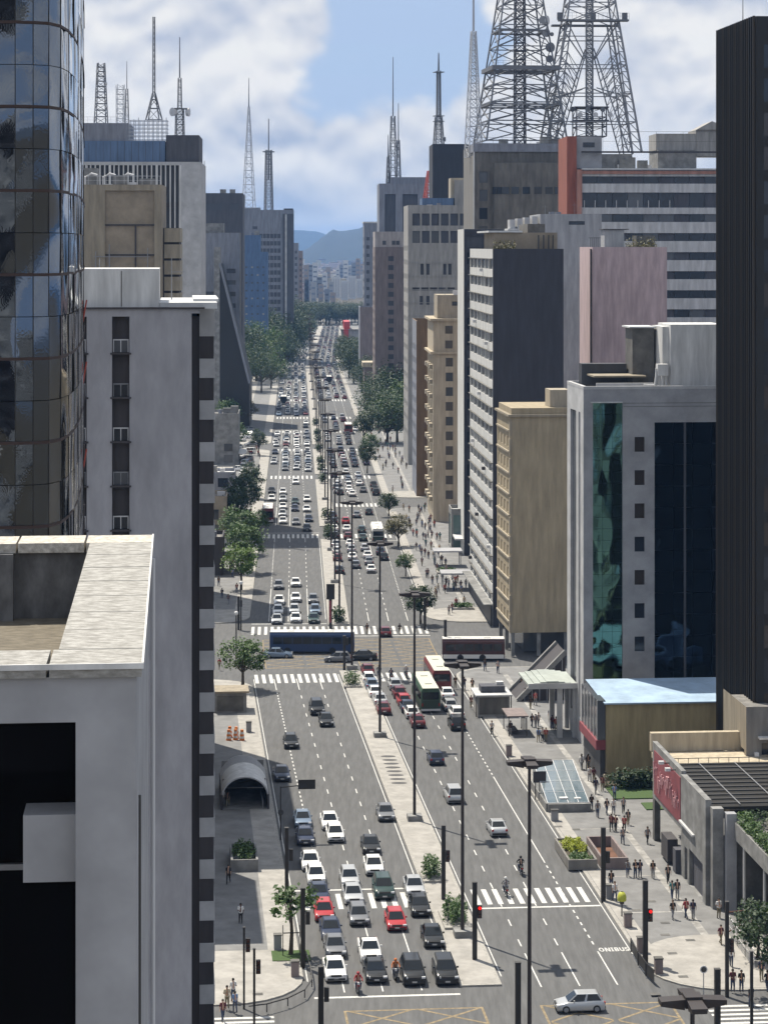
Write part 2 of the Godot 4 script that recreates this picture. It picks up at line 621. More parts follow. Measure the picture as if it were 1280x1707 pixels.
	# dark oval drain covers let into the strip
	for k in 8:
		var q := av(274.326 - k * 1.95, 0.15, 0.158)
		var cm := CylinderMesh.new()
		cm.top_radius = 0.88
		cm.bottom_radius = 0.88
		cm.height = 0.012
		cm.radial_segments = 20
		cm.rings = 0
		var o := part(self, "grating", cm, M.steel_dark, q)
		o.scale = Vector3(1, 1, 0.55)
		tag(o, "dark oval vent grating in the paved median strip", "grating", "oval gratings in a row in the median")

# ---------------------------------------------------------------- walls with openings
# a wall in the plane of xf (x along it, y up, z outward), w by h, with openings (Rect2) set back by depth
func holed(st: SurfaceTool, xf: Transform3D, w: float, h: float, rects: Array, depth: float, y0 := 0.0) -> void:
	var xs := {0.0: 1, w: 1}
	var ys := {y0: 1, h: 1}
	for r: Rect2 in rects:
		xs[clampf(snappedf(r.position.x, 0.001), 0, w)] = 1
		xs[clampf(snappedf(r.end.x, 0.001), 0, w)] = 1
		ys[clampf(snappedf(r.position.y, 0.001), y0, h)] = 1
		ys[clampf(snappedf(r.end.y, 0.001), y0, h)] = 1
	var ax := xs.keys()
	var ay := ys.keys()
	ax.sort()
	ay.sort()
	var nx := ax.size() - 1
	var ny := ay.size() - 1
	var open := PackedByteArray()
	open.resize(nx * ny)
	for r: Rect2 in rects:
		var i0 := ax.bsearch(clampf(snappedf(r.position.x, 0.001), 0, w))
		var i1 := ax.bsearch(clampf(snappedf(r.end.x, 0.001), 0, w))
		var j0 := ay.bsearch(clampf(snappedf(r.position.y, 0.001), y0, h))
		var j1 := ay.bsearch(clampf(snappedf(r.end.y, 0.001), y0, h))
		for j in range(j0, j1):
			for i in range(i0, i1):
				open[j * nx + i] = 1
	for j in ny:
		var i := 0
		while i < nx:
			if open[j * nx + i]:
				i += 1
				continue
			var k := i
			while k < nx and not open[j * nx + k]: k += 1
			quad(st, xf * Vector3(ax[i], ay[j + 1], 0), xf * Vector3(ax[k], ay[j + 1], 0), xf * Vector3(ax[k], ay[j], 0), xf * Vector3(ax[i], ay[j], 0))
			i = k
	for r: Rect2 in rects:
		var a := r.position
		var b := r.end
		var z := -depth
		quad(st, xf * Vector3(a.x, a.y, 0), xf * Vector3(a.x, a.y, z), xf * Vector3(b.x, a.y, z), xf * Vector3(b.x, a.y, 0))
		quad(st, xf * Vector3(a.x, b.y, z), xf * Vector3(a.x, b.y, 0), xf * Vector3(b.x, b.y, 0), xf * Vector3(b.x, b.y, z))
		quad(st, xf * Vector3(a.x, b.y, 0), xf * Vector3(a.x, b.y, z), xf * Vector3(a.x, a.y, z), xf * Vector3(a.x, a.y, 0))
		quad(st, xf * Vector3(b.x, b.y, z), xf * Vector3(b.x, b.y, 0), xf * Vector3(b.x, a.y, 0), xf * Vector3(b.x, a.y, z))

func grid(x0: float, y0: float, cols: int, rows: int, ww: float, wh: float, dx: float, dy: float) -> Array:
	var a := []
	for j in rows:
		for i in cols:
			a.append(Rect2(x0 + i * dx, y0 + j * dy, ww, wh))
	return a

func panes(parent: Node, xf: Transform3D, rects: Array, depth: float, mats: Array, called := "window", split := 0.0) -> void:
	for r: Rect2 in rects:
		var n := 1 if split <= 0.0 else maxi(1, int(round(r.size.x / split)))
		var w := r.size.x / n
		for k in n:
			var m: Material = M[mats[rng.randi() % mats.size()]]
			var o := part(parent, called, box_mesh(Vector3(w - (0.08 if n > 1 else 0.0), r.size.y, 0.06)), m)
			o.transform = xf * Transform3D(Basis(), Vector3(r.position.x + w * (k + 0.5), r.position.y + r.size.y / 2, -depth + 0.03))

func front_frame(w: float, side: int) -> Transform3D:
	return Transform3D(Basis(), Vector3(0.0 if side > 0 else -w, 0, 0))

func street_frame(dep: float, side: int) -> Transform3D:
	if side > 0: return Transform3D(Basis(Vector3(0, 0, 1), Vector3.UP, Vector3(-1, 0, 0)), Vector3(0, 0, -dep))
	return Transform3D(Basis(Vector3(0, 0, -1), Vector3.UP, Vector3(1, 0, 0)), Vector3.ZERO)

# A building whose near street corner stands at the node; side 1: it runs off to +x, side -1: to -x. Its front looks along +z.
func tower(called: String, label: String, at: Vector3, turn: float, w: float, dep: float, h: float, side: int, o := {}) -> Node3D:
	var t := thing(called, label, o.get("category", "building"), at, turn, o.get("group", ""))
	var y0: float = o.get("y0", 0.0)
	var par: float = o.get("parapet", 0.7)
	var inset: float = o.get("inset", 0.22)
	var wall: String = o.get("wall", "concrete")
	var glass: Array = o.get("panes", ["pane", "pane", "pane_grey"])
	var xa := 0.0 if side > 0 else -w
	var xb := xa + w
	var ff := front_frame(w, side)
	var sf := street_frame(dep, side)
	var front: Array = o.get("front", [])
	var street: Array = o.get("street", [])
	var st := S()
	holed(st, ff, w, h, front, inset, y0)
	part(t, "front_wall", done(st), M[o.get("front_wall", wall)])
	panes(t, ff, front, inset, o.get("front_panes", glass), o.get("pane_name", "window"), o.get("split", 0.0))
	st = S()
	holed(st, sf, dep, h, street, inset, y0)
	part(t, "street_wall", done(st), M[o.get("street_wall", wall)])
	panes(t, sf, street, inset, glass, "window", o.get("split", 0.0))
	st = S()
	var xo := xb if side > 0 else xa
	var s := float(side)
	if side > 0: quad(st, Vector3(xo, h, 0), Vector3(xo, h, -dep), Vector3(xo, y0, -dep), Vector3(xo, y0, 0))
	else: quad(st, Vector3(xo, h, -dep), Vector3(xo, h, 0), Vector3(xo, y0, 0), Vector3(xo, y0, -dep))
	quad(st, Vector3(xb, h, -dep), Vector3(xa, h, -dep), Vector3(xa, y0, -dep), Vector3(xb, y0, -dep))
	if y0 > 0.0: quad(st, Vector3(xa, y0, 0), Vector3(xb, y0, 0), Vector3(xb, y0, -dep), Vector3(xa, y0, -dep))
	part(t, "wall", done(st), M[wall])
	st = S()
	var k := 0.25
	quad(st, Vector3(xa + k, h - par, -dep + k), Vector3(xb - k, h - par, -dep + k), Vector3(xb - k, h - par, -k), Vector3(xa + k, h - par, -k))
	part(t, "roof", done(st), M[o.get("roof", "roof_gravel")])
	st = S()
	var q := [[xa, xb, 0.0, -k], [xa, xb, -dep + k, -dep], [xa, xa + k, -k, -dep + k], [xb - k, xb, -k, -dep + k]]
	for r in q:
		box(st, Vector3(r[0] + 0.003, h - par, r[3] + 0.003), Vector3(r[1] - 0.003, h + 0.02, r[2] - 0.003))
	part(t, "parapet", done(st), M[o.get("parapet_mat", wall)])
	return t

# tanks, sheds and air units standing on a roof
func roof_clutter(t: Node3D, x0: float, x1: float, z0: float, z1: float, y: float, n: int) -> void:
	for k in n:
		var x := rng.randf_range(x0, x1)
		var z := rng.randf_range(z0, z1)
		match rng.randi() % 4:
			0:
				solid(t, "air_unit", M.steel_pale, Vector3(x, y, z), Vector3(x + rng.randf_range(0.8, 1.6), y + rng.randf_range(0.7, 1.2), z + 0.9))
			1:
				var c := CylinderMesh.new()
				c.top_radius = 0.55
				c.bottom_radius = 0.6
				c.height = 1.2
				c.radial_segments = 14
				part(t, "water_tank", c, M.slate_pale, Vector3(x, y + 0.6, z))
			2:
				solid(t, "roof_shed", M.concrete, Vector3(x, y, z), Vector3(x + rng.randf_range(1.6, 2.6), y + rng.randf_range(1.6, 2.4), z + 1.6))
			3:
				var st := S()
				var h := rng.randf_range(1.5, 3.4)
				pole(st, Vector3(x, y, z), h, 0.05, 0.03, 5)
				bar(st, Vector3(x - 0.5, y + h * 0.85, z), Vector3(x + 0.5, y + h * 0.85, z), 0.04)
				part(t, "aerial", done(st), M.steel)

func railing(t: Node3D, a: Vector3, b: Vector3, h: float, step: float, m: Material, called := "railing") -> void:
	var st := S()
	var n := maxi(1, int(a.distance_to(b) / step))
	for k in n + 1:
		var p := a.lerp(b, float(k) / n)
		bar(st, p, p + Vector3.UP * h, 0.05)
	bar(st, a + Vector3.UP * h, b + Vector3.UP * h, 0.06)
	bar(st, a + Vector3.UP * h * 0.5, b + Vector3.UP * h * 0.5, 0.04)
	part(t, called, done(st), m)

func more_materials() -> void:
	var wall := Vector3(0.06, 0.06, 0.06)
	var run := Vector3(0.11, 0.016, 0.11)
	var streak: Texture2D = M.tan.albedo_texture
	var soft: Texture2D = M.render_grey.albedo_texture
	var blotch: Texture2D = M.concrete.albedo_texture
	paint("render_violet", Vector3(0.40, 0.40, 0.43), 0.88, soft, Vector3(0.09, 0.03, 0.09))
	paint("slate_dark", Vector3(0.085, 0.087, 0.105), 0.8, streak, run)
	paint("tan_pale", Vector3(0.33, 0.285, 0.215), 0.88, streak, run)
	paint("rust_dark", Vector3(0.035, 0.018, 0.015), 0.7)
	paint("terrace_floor", Vector3(0.20, 0.18, 0.145), 0.95, M.coping.albedo_texture, Vector3(0.12, 0.3, 0.4))
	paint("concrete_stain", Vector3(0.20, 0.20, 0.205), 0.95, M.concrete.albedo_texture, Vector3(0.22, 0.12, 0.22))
	paint("coping_pale", Vector3(0.66, 0.64, 0.60), 0.85, M.coping.albedo_texture, Vector3(0.3, 0.3, 0.3))
	paint("band_white", Vector3(0.70, 0.70, 0.68), 0.8, streak, run)
	paint("band_grey", Vector3(0.60, 0.60, 0.61), 0.85, streak, run)
	paint("slate_mid", Vector3(0.40, 0.41, 0.43), 0.85, streak, run)
	paint("charcoal_blue", Vector3(0.03, 0.031, 0.04), 0.8, streak, run)
	paint("pink_pale", Vector3(0.46, 0.42, 0.41), 0.85, streak, run)
	paint("canopy_green", Vector3(0.40, 0.44, 0.41), 0.6, soft, wall)
	paint("shop_red", Vector3(0.27, 0.06, 0.075), 0.6, soft, wall)
	paint("stroke_pink", Vector3(0.55, 0.30, 0.32), 0.7)
	paint("portal_red", Vector3(0.45, 0.045, 0.05), 0.5)
	paint("teal_shop", Vector3(0.10, 0.16, 0.155), 0.15)
	paint("concrete_weather", Vector3(0.185, 0.175, 0.16), 0.92, M.concrete.albedo_texture, Vector3(0.1, 0.022, 0.1))
	paint("mast_mid", Vector3(0.20, 0.205, 0.225), 0.6)
	paint("mast_dark", Vector3(0.055, 0.05, 0.06), 0.6)
	paint("far_white", Vector3(0.55, 0.55, 0.55), 0.9)
	paint("far_grey", Vector3(0.33, 0.33, 0.34), 0.9)
	paint("far_brown", Vector3(0.30, 0.25, 0.22), 0.9)
	paint("far_blue", Vector3(0.19, 0.21, 0.25), 0.9)
	paint("lamp_brown", Vector3(0.028, 0.022, 0.022), 0.55)
	paint("post_black", Vector3(0.013, 0.012, 0.012), 0.5)
	paint("signal_off", Vector3(0.05, 0.02, 0.015), 0.3)
	var red := paint("signal_red", Vector3(0.5, 0.02, 0.02), 0.3)
	red.emission_enabled = true
	red.emission = Color(1.0, 0.06, 0.04)
	red.emission_energy_multiplier = 1.6
	paint("work_orange", Vector3(0.55, 0.16, 0.03), 0.7)
	paint("hood_yellow", Vector3(0.42, 0.44, 0.05), 0.4)
	var sg := paint("station_glass", Vector3(0.16, 0.22, 0.26), 0.06)
	sg.transparency = BaseMaterial3D.TRANSPARENCY_ALPHA
	sg.albedo_color.a = 0.55
	var sm := paint("shade_black", Vector3(0.004, 0.004, 0.005), 0.35)  # near-black paint standing in for the shade inside the roof building's shaft
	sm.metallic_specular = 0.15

# one small leaf: two triangles folded along the middle, turned any way
func leaf_face(st: SurfaceTool, p: Vector3, s: float) -> void:
	var b := Basis.from_euler(Vector3(rng.randf_range(-1.1, 1.1), rng.randf() * TAU, rng.randf_range(-0.8, 0.8)))
	var a := b * Vector3(-0.5, 0.06, 0) * s
	var c := b * Vector3(0.5, 0.06, 0) * s
	var u := b * Vector3(0, 0, -0.75) * s
	var d := b * Vector3(0, 0, 0.75) * s
	tri(st, p + a, p + u, p + d)
	tri(st, p + c, p + d, p + u)

# ---------------------------------------------------------------- left of the avenue
const TURN_A := 0.0883      # the near blocks
const TURN_B := 0.038       # the blocks past the bend

func build_left_side() -> void:
	near_roof_block()
	grey_slab_block()
	mirror_tower()
	tan_block()
	finned_block()
	dark_wedge_block()
	left_distance()
	left_low_rise()
	behind_the_camera()

# the rooftop close below the camera: wide stained coping round a sunken terrace
func near_roof_block() -> void:
	var h := 51.981
	var t := thing("terrace_building", "pale grey building with a stained wide coping round its sunken roof terrace", "building", Vector3(-4.754, 0, -45), TURN_A)
	var w := 9.0
	var dep := 19.9
	var c := 1.48
	var xl := -w
	var y0 := 0.0
	# outer walls, the front with a tall dark opening
	var st := S()
	holed(st, front_frame(w, -1), w, h - 0.25, [Rect2(0.5, 30.0, w - 0.5 - 1.16, 20.86 - 0.0)], 1.4, y0)
	part(t, "front_wall", done(st), M.render_grey)
	st = S()
	quad(st, Vector3(0, h - 0.25, 0), Vector3(0, h - 0.25, -dep), Vector3(0, y0, -dep), Vector3(0, y0, 0))
	quad(st, Vector3(0, h - 0.25, -dep), Vector3(xl, h - 0.25, -dep), Vector3(xl, y0, -dep), Vector3(0, y0, -dep))
	quad(st, Vector3(xl, h - 0.25, -dep), Vector3(xl, h - 0.25, 0), Vector3(xl, y0, 0), Vector3(xl, y0, -dep))
	part(t, "wall", done(st), M.render_grey)
	# the shaft behind the opening, its deep shade painted on as near-black faces
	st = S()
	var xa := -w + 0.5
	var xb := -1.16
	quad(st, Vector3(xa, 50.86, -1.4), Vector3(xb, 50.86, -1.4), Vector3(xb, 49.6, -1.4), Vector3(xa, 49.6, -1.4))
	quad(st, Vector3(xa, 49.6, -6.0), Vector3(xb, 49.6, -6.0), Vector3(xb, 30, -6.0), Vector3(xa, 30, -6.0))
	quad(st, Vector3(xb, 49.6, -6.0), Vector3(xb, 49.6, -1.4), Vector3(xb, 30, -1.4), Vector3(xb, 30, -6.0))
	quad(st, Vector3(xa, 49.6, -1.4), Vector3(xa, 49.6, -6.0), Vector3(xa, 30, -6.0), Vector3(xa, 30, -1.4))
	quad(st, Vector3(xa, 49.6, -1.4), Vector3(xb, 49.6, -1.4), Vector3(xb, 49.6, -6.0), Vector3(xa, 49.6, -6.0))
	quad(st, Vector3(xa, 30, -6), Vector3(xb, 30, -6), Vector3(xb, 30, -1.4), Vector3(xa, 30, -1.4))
	part(t, "shaft_shade", done(st), M.shade_black)
	solid(t, "beam", M.render_grey, Vector3(-2.18, 47.71, -1.35), Vector3(-1.17, 49.007, -0.35))
	st = S()
	bar(st, Vector3(-3.6, 30, -5.0), Vector3(-3.6, 49.4, -5.0), 0.18)
	bar(st, Vector3(-6.6, 47.2, -3.5), Vector3(-1.2, 47.2, -3.5), 0.12)
	part(t, "duct", done(st), M.steel)
	# sunken terrace
	st = S()
	var f := h - 2.05
	quad(st, Vector3(xl + c, f, -dep + 1.3), Vector3(-c, f, -dep + 1.3), Vector3(-c, f, -1.6), Vector3(xl + c, f, -1.6))
	part(t, "terrace_floor", done(st), M.terrace_floor)
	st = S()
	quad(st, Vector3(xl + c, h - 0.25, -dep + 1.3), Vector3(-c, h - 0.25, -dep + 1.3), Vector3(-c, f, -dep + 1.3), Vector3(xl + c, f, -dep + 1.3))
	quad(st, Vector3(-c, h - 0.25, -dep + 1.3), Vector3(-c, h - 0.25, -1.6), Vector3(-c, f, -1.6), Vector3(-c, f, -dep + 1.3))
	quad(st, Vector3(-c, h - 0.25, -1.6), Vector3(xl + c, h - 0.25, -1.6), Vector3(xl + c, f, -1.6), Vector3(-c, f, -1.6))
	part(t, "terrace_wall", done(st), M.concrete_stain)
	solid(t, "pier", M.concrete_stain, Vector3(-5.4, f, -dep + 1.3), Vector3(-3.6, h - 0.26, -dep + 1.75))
	# coping stones, each a piece of its own
	var n := 7
	for k in n:
		var z0 := -1.62 - (dep - 3.2) * k / n
		var z1 := -1.62 - (dep - 3.2) * (k + 1) / n + 0.06
		var lift := rng.randf_range(0.0, 0.012)
		solid(t, "coping_stone", M.coping, Vector3(-c - 0.08, h - 0.25, z1), Vector3(0.1, h + lift, z0))
	for k in 5:
		var x0 := 0.1 - (w + 0.1) * k / 5.0
		var x1 := 0.1 - (w + 0.1) * (k + 1) / 5.0 + 0.06
		solid(t, "coping_stone", M.coping, Vector3(x1, h - 0.25, -1.6), Vector3(x0, h + rng.randf_range(0.0, 0.01), 0.1))
		solid(t, "coping_stone", M.coping_pale, Vector3(x1, h - 0.25, -dep - 0.1), Vector3(x0, h + rng.randf_range(0.0, 0.01), -dep + 1.55))
	st = S()
	box(st, Vector3(0.1, h - 0.06, -dep - 0.1), Vector3(0.14, h + 0.03, 0.1))
	box(st, Vector3(-w, h - 0.09, 0.1), Vector3(0.14, h + 0.02, 0.14))
	part(t, "drip_edge", done(st), M.render_white)
	st = S()
	pole(st, Vector3(0.12, 10, -dep + 0.3), h - 10.6, 0.06, 0.06, 8)
	part(t, "downpipe", done(st), M.steel_pale)
	st = S()
	pole(st, Vector3(0.06, 10, -0.25), h - 12.6, 0.025, 0.025, 6)
	part(t, "cable_conduit", done(st), M.steel_dark)

# the tall narrow grey end wall with a strip of little windows
func grey_slab_block() -> void:
	var d := 158.0
	var h := 55.746
	var w := 11.5
	var holes := [Rect2(w - 5.87, 0.5, 1.17, h - 1.0), Rect2(w - 8.24, 0.5, 0.68, h - 1.0), Rect2(w - 0.53, 0.3, 0.529, h - 0.6)]
	var t := thing("apartment_slab", "tall grey end wall with a recessed strip of small windows and pale balcony ends", "building", Vector3(-12.437, 0, -158), TURN_A)
	var st := S()
	var ff := front_frame(w, -1)
	holed(st, ff, w, h, holes, 0.45)
	part(t, "front_wall", done(st), M.render_violet)
	st = S()
	quad(st, Vector3(-w, h, -16), Vector3(-w, h, 0), Vector3(-w, 0, 0), Vector3(-w, 0, -16))
	quad(st, Vector3(0, h, -16), Vector3(-w, h, -16), Vector3(-w, 0, -16), Vector3(0, 0, -16))
	quad(st, Vector3(0, h, 0), Vector3(0, h, -16), Vector3(0, 0, -16), Vector3(0, 0, 0))
	quad(st, Vector3(-w, h, -16), Vector3(0, h, -16), Vector3(0, h, 0), Vector3(-w, h, 0))
	part(t, "wall", done(st), M.render_violet)
	for r: Rect2 in holes:
		solid(t, "recess_panel", M.charcoal, Vector3(-w + r.position.x, 0.5, -0.5), Vector3(-w + r.end.x, h - 0.5, -0.44))
	# the little windows, a ledge under each
	var y := 52.829
	for k in 17:
		if y < 2.0: break
		for s in [[-5.87, 1.17], [-8.24, 0.68]]:
			var lo := Vector3(s[0] + 0.06, y, -0.40)
			var wd: float = s[1] - 0.12
			var o := solid(t, "window", M.pane if k % 3 else M.pane_grey, lo, lo + Vector3(wd, 0.82, 0.05))
			st = S()
			var c := -o.position
			for q in [[Vector3(0, 0.8, 0), Vector3(wd, 0.88, 0.1)], [Vector3(0, 0, 0), Vector3(0.07, 0.8, 0.1)], [Vector3(wd - 0.07, 0, 0), Vector3(wd, 0.8, 0.1)], [Vector3(wd * 0.5 - 0.03, 0, 0), Vector3(wd * 0.5 + 0.03, 0.8, 0.09)]]:
				box(st, c + lo + q[0], c + lo + q[1])
			part(o, "frame", done(st), M.steel_pale if k % 2 == 0 else M.steel)
			solid(t, "ledge", M.charcoal, Vector3(s[0] - 0.12, y - 0.14, -0.38), Vector3(s[0] + s[1] + 0.12, y - 0.02, 0.12))
		y -= 2.98
	# balcony ends past the corner: pale parapets with dark glazed gaps between
	y = 51.95
	solid(t, "balcony", M.render_pale, Vector3(0.06, y + 1.6, -14.0), Vector3(1.17, h + 0.25, -9.0))
	for k in 18:
		if y < 1.5: break
		solid(t, "balcony", M.render_pale, Vector3(0.06, y - 1.37, -14.0), Vector3(1.17, y, -9.0))
		solid(t, "balcony_glazing", M.charcoal, Vector3(0.004, y + 0.004, -13.9), Vector3(1.1, y + 1.596, -9.06))
		y -= 2.98
	# penthouse box and roof edge
	var p := solid(t, "penthouse", M.render_white, Vector3(-8.35, h, -9), Vector3(-2.71, 58.461, -0.4))
	solid(p, "joint", M.concrete_dark, Vector3(0.25, -1.2, 4.3), Vector3(0.31, 1.2, 4.32))
	solid(t, "roof_edge", M.charcoal, Vector3(-w, h, -0.3), Vector3(0.35, h + 0.12, 0.15))
	solid(t, "roof_slab", M.roof_white, Vector3(-2.69, h + 0.004, -15.9), Vector3(1.2, h + 0.42, -0.32))
	solid(t, "roof_slab", M.roof_white, Vector3(-0.4, h + 0.424, -15.5), Vector3(1.35, h + 0.6, -4.0))
	st = S()
	for x in [-1.9, -7.0]:
		pole(st, Vector3(x, h, -9.4), 3.4, 0.05, 0.03, 5)
		bar(st, Vector3(x, h + 2.4, -9.4), Vector3(x + 0.9, h + 2.4, -9.4), 0.05)
	part(t, "aerial", done(st), M.steel)

# the mirror glass tower with a rounded corner
func mirror_tower() -> void:
	var t := thing("mirror_glass_tower", "mirror glass tower with a rounded corner and thin dark ledges", "building", Vector3.ZERO)
	var plan := [Vector2(-19.523, -94),Vector2(-16.931, -94.6),Vector2(-16.286, -94.8),Vector2(-15.638, -95),Vector2(-14.956, -95),Vector2(-14.256, -95.2),Vector2(-13.678, -95.6),Vector2(-13.353, -96.8),Vector2(-13.327, -99),Vector2(-13.495, -102),Vector2(-13.834, -106),Vector2(-14.345, -111),Vector2(-15.03, -117),Vector2(-15.897, -124),Vector2(-17.179, -134)]
	var rise := 3.42
	var top := 73.0
	var low := 45.0
	var st := S()
	var core := PackedVector2Array()
	for p: Vector2 in plan: core.append(p + Vector2(-0.35, -0.35))
	core.append(Vector2(plan[-1].x - 9.0, plan[-1].y))
	core.append(Vector2(plan[0].x, plan[-1].y))
	slab(st, core, 0.0, low)
	part(t, "lower_glazing", done(st), M.mirror_glass)
	st = S()
	for p in core.size(): pass
	slab(st, core, top, top + 0.4)
	part(t, "roof", done(st), M.dark_panel)
	var inner := PackedVector2Array()
	for p in core: inner.append(p)
	st = S()
	slab(st, inner, low, top - 0.01)
	part(t, "core", done(st), M.dark_panel)
	var line := 69.1
	var rows := []
	var y := line
	while y > low: y -= rise / 2.0
	while y < top - 0.5:
		rows.append(y)
		y += rise / 2.0
	for i in plan.size() - 1:
		var a: Vector2 = plan[i]
		var b: Vector2 = plan[i + 1]
		for k in rows.size():
			var ya: float = rows[k]
			var yb: float = ya + rise / 2.0 - 0.03
			var ga := a.lerp(b, 0.012)
			var gb := a.lerp(b, 0.988)
			st = S()
			var out := Vector2(b.y - a.y, -(b.x - a.x)).normalized() * -1.0
			# every sheet of glass sits a little out of true
			var j1 := out * rng.randf_range(-0.022, 0.022)
			var j2 := out * rng.randf_range(-0.022, 0.022)
			quad(st, Vector3(ga.x + j1.x, yb, ga.y + j1.y), Vector3(gb.x + j2.x, yb, gb.y + j2.y), Vector3(gb.x - j1.x, ya, gb.y - j1.y), Vector3(ga.x - j2.x, ya, ga.y - j2.y))
			part(t, "glass_panel", done(st), M.mirror_glass)
	# ledges
	y = line
	while y > low: y -= rise
	while y < top:
		st = S()
		var ol := PackedVector2Array()
		var c := Vector2(plan[0].x, -130)
		for p: Vector2 in plan: ol.append(p + (p - c).normalized() * 0.1)
		for i in range(plan.size() - 1, -1, -1):
			var p: Vector2 = plan[i]
			ol.append(p - (p - c).normalized() * 0.05)
		slab(st, ol, y - 0.07, y + 0.05)
		part(t, "ledge", done(st), M.rust_dark)
		y += rise
	st = S()
	for i in range(1, plan.size() - 1):
		bar(st, Vector3(plan[i].x, low, plan[i].y), Vector3(plan[i].x, top, plan[i].y), 0.035)
	part(t, "mullions", done(st), M.black_metal)
	# red and white stays leaning off the back edge
	for yy in [57.2, 54.0, 49.5]:
		st = S()
		bar(st, Vector3(-15.662, 0, -120) + Vector3(0, yy - 2.4, 0), Vector3(-15.358, 0, -121) + Vector3(0, yy, 0), 0.07)
		part(t, "stay", done(st), M.mast_red)

func tan_block() -> void:
	var h := 70.462
	var w := 22.0
	var t := tower("tan_apartment_block", "brown-grey block with a dark framed panel and pipes on its roof", Vector3(-37.949, 0, -400), TURN_B, w, 14.0, h, -1, {
		"wall": "tan_grey", "front_wall": "tan_pale", "front": [Rect2(w - 9.65, 20, 8.4, h - 21.0)], "panes": ["tan_grey"], "inset": 0.5, "pane_name": "panel", "roof": "roof_gravel"})
	var st := S()
	for y in [63.59, 58.462, 69.641]:
		box(st, Vector3(-9.65, y - 0.13, -0.44), Vector3(-1.25, y + 0.13, -0.2))
	box(st, Vector3(-4.6, 40, -0.44), Vector3(-4.35, 63.59 - 0.14, -0.2))
	part(t, "frame", done(st), M.charcoal)
	# lower wing with tan balcony panels
	var h2 := 63.115
	solid(t, "wing", M.charcoal, Vector3(-0.3, 0.1, -13), Vector3(2.75, h2, -4.5))
	var y := h2
	while y > 20.0:
		solid(t, "balcony", M.beige, Vector3(0.2, y - 2.45, -12.6), Vector3(2.95, y - 0.05, -4.0))
		y -= 2.8
	# pipes, tanks and dishes on the roof
	railing(t, Vector3(-w + 0.3, h, -0.4), Vector3(-0.3, h, -0.4), 1.5, 1.5, M.steel_pale)
	st = S()
	for k in 5:
		tube(st, [Vector3(-19.5 + k * 3.1, h, -3), Vector3(-19.5 + k * 3.1, h + 1.4, -3), Vector3(-18.4 + k * 3.1, h + 2.0, -3.0), Vector3(-17.4 + k * 3.1, h + 1.7, -3.0)], [0.2, 0.2, 0.2, 0.2], 6)
	part(t, "pipework", done(st), M.steel_pale)
	solid(t, "roof_shed", M.concrete, Vector3(-18.6, h - 0.7, -9), Vector3(-11.4, h + 3.0, -5))
	roof_clutter(t, -17, -2.5, -11, -2, h - 0.7, 16)
	# standpipes on the ledge below the panel
	st = S()
	for x in [-11.2, -8.9, -2.4]:
		pole(st, Vector3(x, 55.408, 0.25), rng.randf_range(3.0, 6.0), 0.1, 0.07, 5)
	bar(st, Vector3(-11.6, 58.163, 0.25), Vector3(-2.0, 58.163, 0.25), 0.12)
	part(t, "standpipe", done(st), M.steel)

